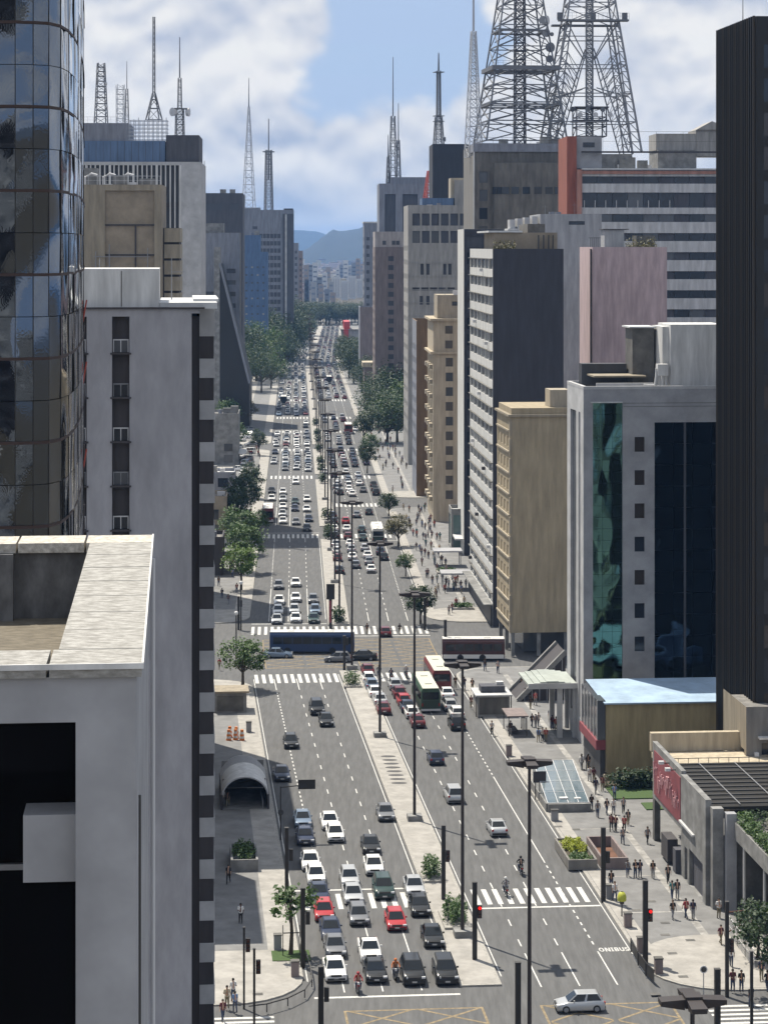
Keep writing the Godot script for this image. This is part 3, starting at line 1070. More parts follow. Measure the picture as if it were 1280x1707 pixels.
func finned_block() -> void:
	var h := 77.841
	var w := 25.2
	var t := tower("finned_office_tower", "office tower with white fins, a blue glass band and a pale blank end slab", Vector3(-38.868, 0, -497), TURN_B, w, 28.0, h, -1, {
		"wall": "render_pale", "front": [Rect2(0.3, 30.0, w - 4.8, h - 30.6)], "panes": ["dark_panel"], "inset": 0.7, "pane_name": "glazing_back", "roof": "roof_gravel"})
	for k in 21:
		var x := -w + 0.8 + k * 0.99
		solid(t, "fin", M.render_white, Vector3(x, 40, -0.66), Vector3(x + (0.26 if k % 5 else 0.48), h - 0.7, 0.05))
	for k in 6:
		var y := h - 9.6 - k * 5.8
		solid(t, "floor_band", M.charcoal, Vector3(-w + 0.5, y, -0.67), Vector3(-4.55, y + 1.0, -0.3))
	# blue band, grey attic, dark plant room
	var b := solid(t, "blue_band", M.blue_band, Vector3(-w, h + 0.03, -20), Vector3(-7.6, 82.301, -0.5))
	for k in 12:
		solid(b, "joint", M.charcoal, Vector3(-8.8 + k * 1.5, -2.1, 9.73), Vector3(-8.72 + k * 1.5, 2.1, 9.77))
	solid(t, "attic", M.slate_pale, Vector3(-w, 82.301 + 0.01, -19), Vector3(-15.4, 86.124, -0.9))
	solid(t, "plant_room", M.slate_dark, Vector3(-7.4, h + 0.03, -20), Vector3(-0.4, 83.576, -0.7))
	# open scaffold of pipes on top
	var st := S()
	var y0 := 82.301
	var y1 := 87.016
	for k in 9:
		var x := -15.2 + k * 0.98
		bar(st, Vector3(x, y0, -1.2), Vector3(x, y1 + (k % 3) * 0.4 - 0.5, -1.2), 0.16)
		bar(st, Vector3(x, y0, -6.0), Vector3(x, y1, -6.0), 0.14)
	for k in 6:
		var y := lerpf(y0 + 0.3, y1 - 0.3, k / 5.0)
		bar(st, Vector3(-15.4, y, -1.2), Vector3(-7.1, y, -1.2), 0.14)
		bar(st, Vector3(-15.4, y, -6.0), Vector3(-7.1, y, -6.0), 0.14)
	part(t, "roof_scaffold", done(st), M.mast_pale)
	railing(t, Vector3(-w, 86.124, -1), Vector3(-15.4, 86.124, -1), 1.3, 1.1, M.steel_pale)
	# the mid-rise houses of the near block, which shade its pavement
	t = tower("corner_house", "low grey corner house behind the tall grey slab", av(214, -25.0, 0.13), TURN_A, 14.0, 20.0, 28.0, -1, {"wall": "render_grey", "street": grid(1.5, 4.0, 5, 6, 1.8, 1.5, 3.6, 3.0), "front": grid(2.0, 4.0, 3, 6, 1.8, 1.5, 4.0, 3.0)})
	t = tower("mid_rise_house", "grey mid-rise house behind the pavement with the arched canopy", av(244, -24.2, 0.13), TURN_A, 16.0, 46.0, 43.0, -1, {"wall": "tan_grey", "street": grid(1.5, 4.5, 11, 10, 2.0, 1.6, 4.0, 3.1), "front": grid(2.0, 4.5, 3, 10, 2.0, 1.6, 4.6, 3.1)})

# the dark block past the bend, its black sloping front cut off by a pale diagonal edge
func dark_wedge_block() -> void:
	var t := tower("dark_office_tower", "tall dark slate office tower beside the black sloping facade", Vector3(-51.821, 0, -860), TURN_B, 15.5, 34.0, 79.405, -1, {
		"wall": "slate_dark", "front": [Rect2(2.0, 73.231, 6.0, 2.4), Rect2(11.0, 73.231, 3.0, 2.4)], "panes": ["pane_far"], "inset": 0.5, "roof": "roof_gravel"})
	roof_clutter(t, -13, -3, -12, -3, 79.405 - 0.7, 4)
	# stepped grey block in front of it
	var g := tower("stepped_grey_block", "grey stepped block with dark ribbon windows and a roof shed", Vector3(-48.615, 0, -790), TURN_B, 14.0, 20.0, 64.456, -1, {
		"wall": "concrete_dark", "front_wall": "slate_pale", "front": grid(1.2, 4.0, 1, 11, 5.2, 1.6, 0, 3.9) + grid(9.6, 4.0, 1, 13, 3.0, 1.5, 0, 3.9), "panes": ["pane_far", "pane_far", "pane_grey"], "inset": 0.4})
	solid(g, "roof_block", M.concrete, Vector3(-13.5, 64.456, -12), Vector3(-5.5, 67.697, -2))
	# sloping black wedge: triangular side wall with a pale edge beam
	var s := thing("sloping_facade_building", "black sloping facade building with a pale diagonal edge beam", "building", Vector3(-43.651, 0, -760), TURN_B)
	var y1 := 54.154
	var yb := 15.179
	var run := 9.6
	var st := S()
	var dep := 46.0
	var p0 := Vector3(-run, y1, 0)
	var p1 := Vector3(0, yb, 0)
	var z := Vector3(0, 0, -dep)
	quad(st, p0, p1, Vector3(0, 0, 0), Vector3(-run, 0, 0))
	quad(st, p0 + z, p1 + z, p1, p0)
	quad(st, p1 + z, Vector3(0, 0, -dep), Vector3(0, 0, 0), p1)
	quad(st, p1 + z, p0 + z, Vector3(-run, 0, -dep), Vector3(0, 0, -dep))
	part(s, "facade", done(st), M.black_metal)
	st = S()
	bar(st, p0 + Vector3(0, 0.2, 0.2), p1 + Vector3(0, 0.2, 0.2), 0.7)
	part(s, "edge_beam", done(st), M.slate_pale)
	solid(s, "end_pier", M.concrete, Vector3(-run - 1.9, 0, -14), Vector3(-run, 59.61, 0.3))

func left_distance() -> void:
	# blue block
	var h := 64.985
	var t := tower("blue_tower", "deep blue tower with rows of tiny windows above the park trees", Vector3(-53.446, 0, -1080), TURN_B, 11.6, 22.0, 57.231, -1, {
		"wall": "blue_wall", "front": grid(1.2, 3.0, 4, 14, 0.9, 0.8, 2.6, 3.6), "panes": ["pane_far", "slate_dark", "pane_blind"], "inset": 0.2})
	solid(t, "upper_block", M.blue_wall, Vector3(-11.6, 57.231 + 0.03, -18), Vector3(-3.4, h, -0.4))
	roof_clutter(t, -10, -5, -10, -2, h, 4)
	solid(t, "stair_head", M.slate_pale, Vector3(-6.2, h, -6), Vector3(-4.0, h + 2.4, -2))
	# gridded office tower with a plain attic
	var hh := 78.462
	t = tower("gridded_office_tower", "grey office tower with a grid of dark windows and a blank dark end", Vector3(-46.154, 0, -1200), TURN_B, 18.6, 30.0, hh, -1, {
		"wall": "slate_pale", "front": grid(1.0, 4.0, 6, 17, 1.5, 2.2, 1.85, 3.75), "panes": ["pane_far", "slate_dark", "slate_dark"], "inset": 0.4})
	solid(t, "end_slab", M.slate_dark, Vector3(-5.6, 0.1, 0.05), Vector3(-0.05, hh - 2.0, 0.9))
	solid(t, "end_rib", M.render_pale, Vector3(-4.5, 0.1, 0.93), Vector3(-3.6, hh - 2.2, 1.2))
	solid(t, "attic", M.slate_dark, Vector3(-5.2, hh, -12), Vector3(-0.4, hh + 0.8, -1))
	t = tower("blue_grey_core_tower", "slim blue-grey tower rising behind the blue block", Vector3(-66.554, 0, -1260), TURN_B, 9.5, 18.0, 80.677, -1, {"wall": "slate_pale", "front": grid(5.4, 6.0, 1, 16, 2.6, 1.6, 0, 4.2), "panes": ["pane_far"]})
	# narrow ones beyond
	t = tower("narrow_grey_tower", "narrow grey tower past the gridded office tower", Vector3(-52.067, 0, -1430), TURN_B, 5.4, 16.0, 61.833, -1, {"wall": "slate_pale", "front": grid(0.8, 6.0, 2, 14, 1.3, 1.7, 2.3, 3.8), "panes": ["pane_far"]})
	t = tower("narrow_brown_tower", "narrow brown-grey tower standing last in the row above the trees", Vector3(-54, 0, -1560), TURN_B, 5.0, 16.0, 56.8, -1, {"wall": "brown_grey", "front": grid(0.8, 6.0, 2, 13, 1.2, 1.6, 2.1, 3.7), "panes": ["pane_far"]})
	t = tower("white_corner_house", "small white house among the dark park trees", Vector3(-51.495, 0, -1330), TURN_B, 4.0, 9.0, 25.215, -1, {"wall": "render_white", "front": grid(1.2, 17.0, 1, 2, 1.5, 2.2, 0, 4.2), "panes": ["pane_far"]})

# shops and low houses along the far pavement
func left_low_rise() -> void:
	var list := [
		[398, 640, 735, 3.4, 16.0, "concrete", "plain grey boxy annexe with a planted roof beside the avenue"],
		[378, 480, 880, 5.5, 12.0, "tan_grey", "low shop with a buff flat roof behind the street trees"],
		[372, 425, 985, 4.0, 10.0, "charcoal", "low dark glass shopfront behind the street trees"],
		[392, 545, 850, 4.2, 10.0, "slate_pale", "low grey shop with a pale awning by the crowded pavement"],
	]
	for a in list:
		var d: float = a[1]
		var px: float = a[0]
		var hgt: float = a[3] + 3.0
		if d > 600.0: hgt = 14.051
		var t := tower("street_shop", a[6], Vector3((px - 640.0) * d / 3900.0, 0.13, -d), TURN_B, 16.0, a[4], hgt, -1, {
			"wall": a[5], "front": grid(12.0, 0.6, 1, 2, 2.4, 2.1, 0, 3.1), "street": grid(1.0, 0.4, 3, 1, a[4] / 3.0 - 1.0, 2.6, a[4] / 3.0, 0), "inset": 0.3, "panes": ["pane", "pane_grey"], "roof": "roof_white" if a[5] == "slate_pale" else "roof_gravel"})
		var o := solid(t, "awning", M.render_white if a[5] != "charcoal" else M.charcoal, Vector3(0.01, 2.9, -a[4] + 0.3), Vector3(1.9, 3.1, -0.3))
		roof_clutter(t, -7, -1.5, -a[4] + 2, -1.5, hgt - 0.7, 4)

# what the mirror glass looks back at: sunlit blocks on this side of the camera
func behind_the_camera() -> void:
	var list := [
		[-84.0, 150.0, 31.0, 92.0, "render_pale", "pale banded apartment block behind the viewpoint"],
		[-52.0, 150.0, 34.0, 87.0, "charcoal", "dark glass office block behind the viewpoint"],
		[0.0, 130.0, 30.0, 46.0, "concrete", "grey concrete block behind the viewpoint"],
		[52.0, 160.0, 44.0, 70.0, "stone", "stone faced block behind the viewpoint"],
	]
	for a in list:
		var t := thing("rear_block", a[5], "building", Vector3(a[0], 0, a[1]), PI)
		var w: float = a[2]
		var h: float = a[3]
		var st := S()
		box(st, Vector3(-w, 0, -20), Vector3(0, h, -0.4))
		part(t, "wall", done(st), M[a[4]])
		var y := 3.0
		while y < h - 1.0:
			solid(t, "balcony", M.render_white if a[4] != "charcoal" else M.slate_pale, Vector3(-w + 0.6, y, -0.39), Vector3(-0.6, y + (1.1 if a[4] != "charcoal" else 0.35), 0.5))
			y += 3.2

# ---------------------------------------------------------------- right of the avenue
func build_right_side() -> void:
	black_tower()
	teal_glass_block()
	yellow_hall()
	concrete_gallery()
	tan_tower()
	banded_slab()
	right_rooftops()
	deco_block()
	right_distance()

func black_tower() -> void:
	var h := 83.864
	var t := tower("black_tower", "black office tower with close vertical ribs", Vector3(38.631, 0, -243), TURN_A, 24.0, 17.2, h, 1, {"wall": "black_metal", "parapet": 0.4, "front": grid(0.8, 4.0, 4, 22, 2.2, 2.4, 2.9, 3.55), "panes": ["pane", "pane", "pane_brown"], "inset": 0.1})
	for k in 19:
		var z := -17.1 + k * 0.92
		solid(t, "rib", M.bronze if k % 3 == 0 else M.black_metal, Vector3(-0.28, 0.2, z), Vector3(-0.003, h + 0.1, z + (0.16 if k % 3 else 0.1)))
	var st := S()
	pole(st, Vector3(2, h, -14), 4.0, 0.06, 0.03, 5)
	pole(st, Vector3(7, h, -3), 2.0, 0.05, 0.03, 5)
	part(t, "aerial", done(st), M.steel_dark)

func teal_glass_block() -> void:
	var d := 280.0
	var h := 43.128
	var w := 18.0
	var dep := 11.7
	var t := thing("teal_glass_office", "pale grey office block with a teal glass bay and a column of square windows", "building", Vector3(23.836, 0, -280), TURN_A)
	var ff := front_frame(w, 1)
	var sf := street_frame(dep, 1)
	var sq := grid(6.2, 12.256 - 0.9, 1, 7, 1.22, 1.8, 0, 3.99)
	var bay := Rect2(1.15, 5.5, 3.6, 41.19 - 5.5)
	var dark := Rect2(8.62, 5.5, w - 8.7, 38.821 - 5.5)
	var st := S()
	holed(st, ff, w, h, sq + [bay, dark], 0.35)
	part(t, "front_wall", done(st), M.render_grey)
	panes(t, ff, sq, 0.33, ["pane_brown", "pane"])
	# teal bay: sheets of glass, each a little out of true
	for j in 26:
		var y := bay.position.y + j * bay.size.y / 26.0
		for i in 3:
			var x := bay.position.x + i * 1.2
			var o := part(t, "glass_panel", box_mesh(Vector3(1.17, bay.size.y / 26.0 - 0.03, 0.05)), M.teal_glass, Vector3(x + 0.6, y + bay.size.y / 52.0, -0.3))
			o.rotation = Vector3(rng.randf_range(-0.006, 0.006), rng.randf_range(-0.006, 0.006), 0)
	for j in 13:
		var y := dark.position.y + j * dark.size.y / 13.0
		for i in 4:
			var o := part(t, "glass_panel", box_mesh(Vector3(dark.size.x / 4.0 - 0.03, dark.size.y / 13.0 - 0.03, 0.05)), M.blue_glass, Vector3(dark.position.x + (i + 0.5) * dark.size.x / 4.0, y + dark.size.y / 26.0, -0.3))
			o.rotation = Vector3(rng.randf_range(-0.004, 0.004), rng.randf_range(-0.004, 0.004), 0)
	solid(t, "glass_rib", M.slate_dark, Vector3(dark.position.x + 3.6, dark.position.y, -0.28), Vector3(dark.position.x + 3.85, dark.end.y, -0.05))
	solid(t, "bay_sill", M.render_white, Vector3(0.9, bay.end.y + 0.02, -0.34), Vector3(4.7, bay.end.y + 0.14, 0.35))
	# street face with one tall dark strip
	st = S()
	var strip := [Rect2(2.4, 3.0, 4.2, h - 6.2), Rect2(8.2, 3.0, 1.3, h - 6.2)]
	holed(st, sf, dep, h, strip, 0.4)
	part(t, "street_wall", done(st), M.render_pale)
	panes(t, sf, [Rect2(2.4, 3.0, 4.2, h - 6.2)], 0.38, ["pane_grey"], "glazing_strip")
	panes(t, sf, [Rect2(8.2, 3.0, 1.3, h - 6.2)], 0.38, ["render_white"], "white_panel")
	st = S()
	quad(st, Vector3(w, h, 0), Vector3(w, h, -dep), Vector3(w, 0, -dep), Vector3(w, 0, 0))
	quad(st, Vector3(w, h, -dep), Vector3(0, h, -dep), Vector3(0, 0, -dep), Vector3(w, 0, -dep))
	quad(st, Vector3(0, h - 1.2, -dep), Vector3(w, h - 1.2, -dep), Vector3(w, h - 1.2, 0), Vector3(0, h - 1.2, 0))
	part(t, "wall", done(st), M.render_grey)
	st = S()
	for r in [[0.0, w, 0.0, -0.4], [0.0, w, -dep + 0.4, -dep], [0.0, 0.4, -0.4, -dep + 0.4], [w - 0.4, w, -0.4, -dep + 0.4]]:
		box(st, Vector3(r[0] - 0.02, h - 0.3, r[3]), Vector3(r[1] + 0.02, h + 0.06, r[2] + 0.02))
	part(t, "parapet", done(st), M.render_pale)
	for y in [h - 2.0, 38.821 + 1.9]:
		solid(t, "panel_joint", M.concrete_dark, Vector3(4.8, y, 0.0), Vector3(w, y + 0.05, 0.012))
	# roof: terrace pergola, white lift tower and pipes
	solid(t, "lift_tower", M.render_white, Vector3(11.0, h - 1.19, -9.5), Vector3(w - 0.3, 50.494, -2.0))
	solid(t, "lift_tower_side", M.render_white, Vector3(10.2, h - 1.19, -9.0), Vector3(10.97, 50.204, -3.0))
	solid(t, "stair_block", M.concrete_dark, Vector3(7.2, h - 1.19, -11.0), Vector3(9.9, 49.915, -6.5))
	solid(t, "stair_roof", M.roof_white, Vector3(6.8, 49.915 + 0.02, -11.2), Vector3(10.1, 49.915 + 0.2, -6.2))
	solid(t, "terrace_roof", M.tan_pale, Vector3(2.0, h + 0.9, -9.0), Vector3(8.4, h + 1.1, -4.0))
	solid(t, "terrace_room", M.dark_panel, Vector3(1.4, h - 1.19, -11.3), Vector3(7.0, h + 2.3, -9.2))
	solid(t, "terrace_parapet", M.render_pale, Vector3(2.0, h - 1.19, -2.6), Vector3(9.0, h + 0.3, -2.3))
	st = S()
	for k in 4:
		pole(st, Vector3(9.2 + k * 0.4, h - 1.1, -1.8), 3.2 - k * 0.3, 0.14, 0.14, 8)
	tube(st, [Vector3(7.6, h + 0.1, -1.6), Vector3(9.0, h + 0.1, -1.6), Vector3(9.2, h + 1.6, -1.6)], [0.15, 0.15, 0.15], 7)
	part(t, "white_pipework", done(st), M.render_white)
	solid(t, "air_unit", M.render_white, Vector3(9.3, h + 1.2, -2.6), Vector3(10.6, h + 2.6, -1.4))
	# entrance canopy, a pale curved sheet on pillars over the pavement
	var c := thing("entrance_canopy", "pale green-white curved canopy over the office entrance on tall pillars", "canopy", Vector3(20.803, 0, -284.672), TURN_A)
	st = S()
	var yy := 6.6
	for k in 8:
		var a := k / 8.0
		var b := (k + 1) / 8.0
		var ya := yy + sin(a * PI) * 0.35
		var yb := yy + sin(b * PI) * 0.35
		box(st, Vector3(-3.4 + a * 6.0, minf(ya, yb), -7.5), Vector3(-3.4 + b * 6.0 - 0.01, minf(ya, yb) + 0.22, 0.6))
	part(c, "sheet", done(st), M.canopy_green)
	solid(c, "fascia", M.render_pale, Vector3(-3.4, yy - 0.35, 0.62), Vector3(2.6, yy + 0.3, 0.75))
	for x in [0.3, 2.2]:
		for z in [-0.6, -6.6]:
			solid(c, "pillar", M.render_pale, Vector3(x, 0, z), Vector3(x + 0.6, yy, z + 0.6))
	# sloping glazed stair roof between the tan tower and this block
	var s := thing("stair_enclosure", "sloping concrete stair roof between the tan tower and the office pillars", "stair", Vector3(20.921, 0, -307.895), TURN_A)
	var q := [Vector3(-3.4, 0.2, 0), Vector3(3.0, 6.6, 0)]
	for z in [0.0, -7.0]:
		st = S()
		bar(st, q[0] + Vector3(0, 0, z), q[1] + Vector3(0, 0, z), 0.6)
		part(s, "edge_beam", done(st), M.concrete)
	st = S()
	quad(st, q[0] + Vector3(0, -0.1, -7), q[1] + Vector3(0, -0.1, -7), q[1] + Vector3(0, -0.1, 0), q[0] + Vector3(0, -0.1, 0))
	quad(st, q[0] + Vector3(0, -0.3, -0.2), q[1] + Vector3(0, -0.3, -0.2), Vector3(3.0, 0, -0.2), Vector3(-3.4, 0, -0.2))
	part(s, "side_wall", done(st), M.charcoal)
	st = S()
	for k in 6:
		bar(st, Vector3(-2.5 + k, 0.2, 0.1), Vector3(-2.5 + k, 1.0 + k, 0.1), 0.1)
	part(s, "balusters", done(st), M.steel)

func yellow_hall() -> void:
	var h := 8.809
	var t := thing("yellow_hall", "low ochre hall with a pale blue sheet roof beside the black tower", "building", Vector3(24.856, 0, -262), TURN_A)
	var st := S()
	var w := 17.0
	box(st, Vector3(0, 0, -11.5), Vector3(w, h, 0))
	part(t, "wall", done(st), M.ochre_wall)
	st = S()
	quad(st, Vector3(-0.3, h + 0.5, -11.8), Vector3(w, h + 0.5, -11.8), Vector3(w, h + 0.05, 0.35), Vector3(-0.3, h + 0.05, 0.35))
	quad(st, Vector3(-0.3, h + 0.05, 0.35), Vector3(w, h + 0.05, 0.35), Vector3(w, h - 0.12, 0.35), Vector3(-0.3, h - 0.12, 0.35))
	part(t, "roof", done(st), M.sheet_blue)
	# street front: glazed upper floor, red shop fascia, dark shop
	solid(t, "street_glazing", M.pane_grey, Vector3(-0.9, 4.6, -11.0), Vector3(-0.02, h + 0.2, -0.4))
	solid(t, "shop_fascia", M.shop_red, Vector3(-1.1, 3.5, -11.2), Vector3(-0.02, 4.58, -0.3))
	solid(t, "shop_front", M.dark_panel, Vector3(-0.6, 0, -11.0), Vector3(-0.02, 3.48, -0.5))
	for k in 6:
		solid(t, "window_post", M.render_pale, Vector3(-0.95, 4.6, -10.8 + k * 2.0), Vector3(-0.905, h + 0.2, -10.6 + k * 2.0))
	# lawn strip and hedge bed in front
	var b := thing("garden_bed", "dark shrub bed with a lawn in front of the ochre hall", "garden bed", Vector3(25.528, 0, -262) + Vector3(0, 0.14, 5.0), TURN_A)
	solid(b, "lawn", M.lawn, Vector3(-1.0, 0, -1.5), Vector3(4.5, 0.12, 4.0))
	solid(b, "lawn", M.lawn, Vector3(1.5, 0, 6.0), Vector3(4.0, 0.12, 9.0))
	solid(b, "soil_bed", M.soil, Vector3(-1.0, 0, -3.9), Vector3(11.0, 0.25, -1.6))

# the concrete gallery: mural wall, black pergola deck, planted roof terrace
func concrete_gallery() -> void:
	var t := thing("concrete_gallery", "concrete gallery building with a red mural wall and a planted terrace edge", "building", Vector3(29.435, 0, -209.865), TURN_A)
	# street wall: high over a dark opening, then down to the pavement
	solid(t, "street_wall", M.concrete, Vector3(0, 4.4, -26.5), Vector3(0.45, 10.0, -13.0))
	var st := S()
	holed(st, Transform3D(Basis(Vector3(0, 0, 1), Vector3.UP, Vector3(-1, 0, 0)), Vector3(-0.05, 0, -12.98)), 10.4, 9.7, [Rect2(1.6, 0.15, 1.2, 3.1), Rect2(3.6, 0.15, 5.6, 3.4)], 0.5, 0.1)
	quad(st, Vector3(-0.05, 9.7, -2.58), Vector3(0.5, 9.7, -2.58), Vector3(0.5, 0.1, -2.58), Vector3(-0.05, 0.1, -2.58))
	quad(st, Vector3(-0.05, 9.7, -12.98), Vector3(0.5, 9.7, -12.98), Vector3(0.5, 9.7, -2.58), Vector3(-0.05, 9.7, -2.58))
	part(t, "street_wall", done(st), M.concrete)
	solid(t, "door", M.dark_panel, Vector3(0.3, 0.13, -11.4), Vector3(0.42, 3.3, -10.1))
	solid(t, "shutter", M.slate_dark, Vector3(0.3, 0.13, -9.4), Vector3(0.42, 3.6, -3.7))
	solid(t, "ledge", M.render_pale, Vector3(-0.3, 5.2, -12.9), Vector3(-0.06, 5.4, -7.0))
	solid(t, "end_pier", M.concrete_dark, Vector3(0.0, 0.1, -26.5), Vector3(0.6, 4.39, -25.6))
	solid(t, "opening_back", M.concrete, Vector3(3.0, 0.1, -26.4), Vector3(3.3, 6.0, -13.1))
	solid(t, "poster_case", M.charcoal, Vector3(-0.6, 0.4, -19.5), Vector3(0.4, 2.6, -16.5))
	solid(t, "poster_case", M.slate_dark, Vector3(-0.5, 0.13, -14.6), Vector3(0.3, 2.4, -13.3))
	var mural := solid(t, "mural", M.shop_red, Vector3(-0.06, 4.9, -25.6), Vector3(-0.003, 9.3, -13.3))
	mural.set_meta("label", "red mural with loose white brush strokes")
	for k in 17:
		st = S()
		var z := -5.6 + k * 0.68 + rng.randf_range(-0.2, 0.2)
		var y := rng.randf_range(-1.7, 0.1)
		var hgt := rng.randf_range(0.7, 1.9)
		bar(st, Vector3(-0.04, y, z), Vector3(-0.04, y + hgt, z + rng.randf_range(-0.4, 0.4)), rng.randf_range(0.08, 0.22))
		bar(st, Vector3(-0.042, y + hgt * 0.6, z), Vector3(-0.042, y + hgt * 0.8, z + 0.5), 0.1)
		part(mural, "stroke", done(st), M.stroke_pink)
	for z in [-18.5, -15.5]:
		var lamp := part(t, "wall_light", box_mesh(Vector3(0.5, 0.3, 0.4)), M.steel_pale, Vector3(-0.8, 9.6, z))
		solid(lamp, "arm", M.steel_dark, Vector3(0.24, -0.1, -0.05), Vector3(0.8, 0.0, 0.05))
	# tall piers beside the terrace
	for a in [[0.3, -2.2, 9.2, 1.0], [1.4, -1.4, 8.9, 0.9]]:
		solid(t, "pier", M.concrete if a[0] < 1.0 else M.render_grey, Vector3(a[0], 0.1, a[1]), Vector3(a[0] + a[3], a[2], a[1] + 1.0))
	# terrace: edge beam, slab, columns, dark undercroft
	solid(t, "terrace_beam", M.concrete, Vector3(2.05, 6.7, -0.3), Vector3(2.6, 8.2, 11.0))
	solid(t, "terrace_beam", M.concrete, Vector3(2.05, 6.7, 11.05), Vector3(2.6, 8.2, 22.0))
	solid(t, "terrace_slab", M.concrete_dark, Vector3(2.61, 7.0, -8.0), Vector3(18.0, 7.4, 22.0))
	solid(t, "terrace_paving", M.paving_pale, Vector3(4.6, 7.42, 2.0), Vector3(18.0, 7.46, 22.0))
	for z in [2.4, 9.6, 17.0]:
		st = S()
		pole(st, Vector3(2.3, 0.1, z), 6.6, 0.13, 0.13, 8)
		part(t, "column", done(st), M.render_white)
	solid(t, "undercroft_back", M.concrete, Vector3(9.0, 0.1, -8.0), Vector3(9.3, 6.99, 22.0))
	solid(t, "undercroft_end", M.concrete, Vector3(0.6, 0.1, -2.3), Vector3(9.0, 6.6, -2.1))
	for k in 4:
		solid(t, "undercroft_panel", M.concrete, Vector3(6.0, 0.1, 0.5 + k * 2.2), Vector3(6.2, 5.0, 2.0 + k * 2.2))
	# planting along the terrace edge
	var leaf := S()
	for k in 3600:
		var a := rng.randf() * 21.0
		leaf_face(leaf, Vector3(2.15 + rng.randf() * 1.2, 8.1 + rng.randf() * (1.0 + 0.35 * sin(a * 1.7)), a), rng.randf_range(0.12, 0.26))
	part(t, "planting", done(leaf), M.leaf_mid)
	leaf = S()
	for k in 900:
		leaf_face(leaf, Vector3(rng.randf_range(3.8, 12.0), 7.5 + rng.randf() * 1.1, rng.randf_range(-3.6, -0.6)), rng.randf_range(0.12, 0.26))
	part(t, "planting", done(leaf), M.leaf_dark)
	# black slatted deck over the entrance
	solid(t, "deck", M.black_metal, Vector3(0.6, 8.3, -22.0), Vector3(15.0, 8.6, -4.4))
	for k in 11:
		solid(t, "deck_slat", M.steel_dark, Vector3(0.7, 8.61, -21.8 + k * 1.6), Vector3(15.0, 8.72, -21.55 + k * 1.6))
	for x in [3.6, 7.2, 10.8]:
		solid(t, "deck_rail", M.steel, Vector3(x, 8.73, -21.8), Vector3(x + 0.08, 8.8, -4.6))
	solid(t, "upper_terrace", M.cream, Vector3(0.6, 7.6, -30.0), Vector3(16.0, 8.1, -22.2))
	railing(t, Vector3(0.7, 8.1, -22.4), Vector3(15.0, 8.1, -22.4), 1.0, 1.0, M.steel_dark)
	solid(t, "beige_upstand", M.cream, Vector3(0.6, 8.11, -31.0), Vector3(15.0, 10.0, -30.2))
	# upper pavilion at the foot of the black tower
	var p := thing("beige_pavilion", "beige concrete pavilion with a long window slot at the foot of the black tower", "building", Vector3(36.798, 0, -238), TURN_A)
	var hp := 13.1
	var sr := [Rect2(0.6, hp - 6.4, 8.6, 1.9), Rect2(0.6, 0.5, 8.6, 4.0)]
	var fr := [Rect2(1.6, hp - 5.6, 6.0, 1.9)]
	st = S()
	holed(st, street_frame(10.0, 1), 10.0, hp, sr, 0.6)
	part(p, "street_wall", done(st), M.tan_pale)
	st = S()
	holed(st, front_frame(14.0, 1), 14.0, hp, fr, 0.6)
	part(p, "front_wall", done(st), M.concrete_run)
	panes(p, street_frame(10.0, 1), sr, 0.55, ["pane"], "window", 2.2)
	panes(p, front_frame(14.0, 1), fr, 0.55, ["pane_brown", "pane"], "window", 2.0)
	solid(p, "roof", M.roof_gravel, Vector3(0.25, hp - 0.9, -9.7), Vector3(14, hp - 0.6, -0.25))
	solid(p, "sun_shelf", M.render_white, Vector3(1.2, hp - 3.2, 0.003), Vector3(9.0, hp - 3.0, 0.8))
	solid(p, "wall_lamp", M.steel_pale, Vector3(0.8, hp - 5.2, 0.01), Vector3(1.2, hp - 4.6, 0.5))

func tan_tower() -> void:
	var h := 35.081
	var t := tower("tan_tower", "plain tan tower with a flat cornice standing on slim pillars", Vector3(18.362, 0, -341), TURN_A, 12.5, 14.0, h, 1, {"wall": "tan", "y0": 3.6, "street": grid(1.2, 5.0, 4, 9, 1.6, 1.5, 3.2, 3.2), "panes": ["tan"], "inset": 0.15})
	solid(t, "cornice", M.tan_pale, Vector3(-0.35, h + 0.03, -14.3), Vector3(12.6, h + 0.35, 0.35))
	solid(t, "attic", M.tan, Vector3(0.2, h + 0.36, -13.6), Vector3(12.4, h + 1.25, -0.3))
	solid(t, "stair_head", M.beige, Vector3(6.1, h + 1.26, -6), Vector3(9.0, 38.892, -1.5))
	for x in [0.2, 4.0, 8.0]:
		for z in [-0.7, -7.0, -13.4]:
			solid(t, "pillar", M.concrete, Vector3(x, 0.13, z), Vector3(x + 0.5, 3.6, z + 0.5))
	solid(t, "lobby", M.pane_grey, Vector3(2.5, 0.13, -13.0), Vector3(11, 3.59, -4.0))
	for k in 10:
		solid(t, "balcony_rail", M.beige, Vector3(-0.22, 5.0 + k * 3.1, -13.5), Vector3(-0.004, 5.25 + k * 3.1, -0.6))
	for k in 11:
		solid(t, "pilaster_stone", M.tan_pale, Vector3(-0.1, 3.8 + k * 2.85, -0.5), Vector3(0.28, 6.2 + k * 2.85, 0.1))

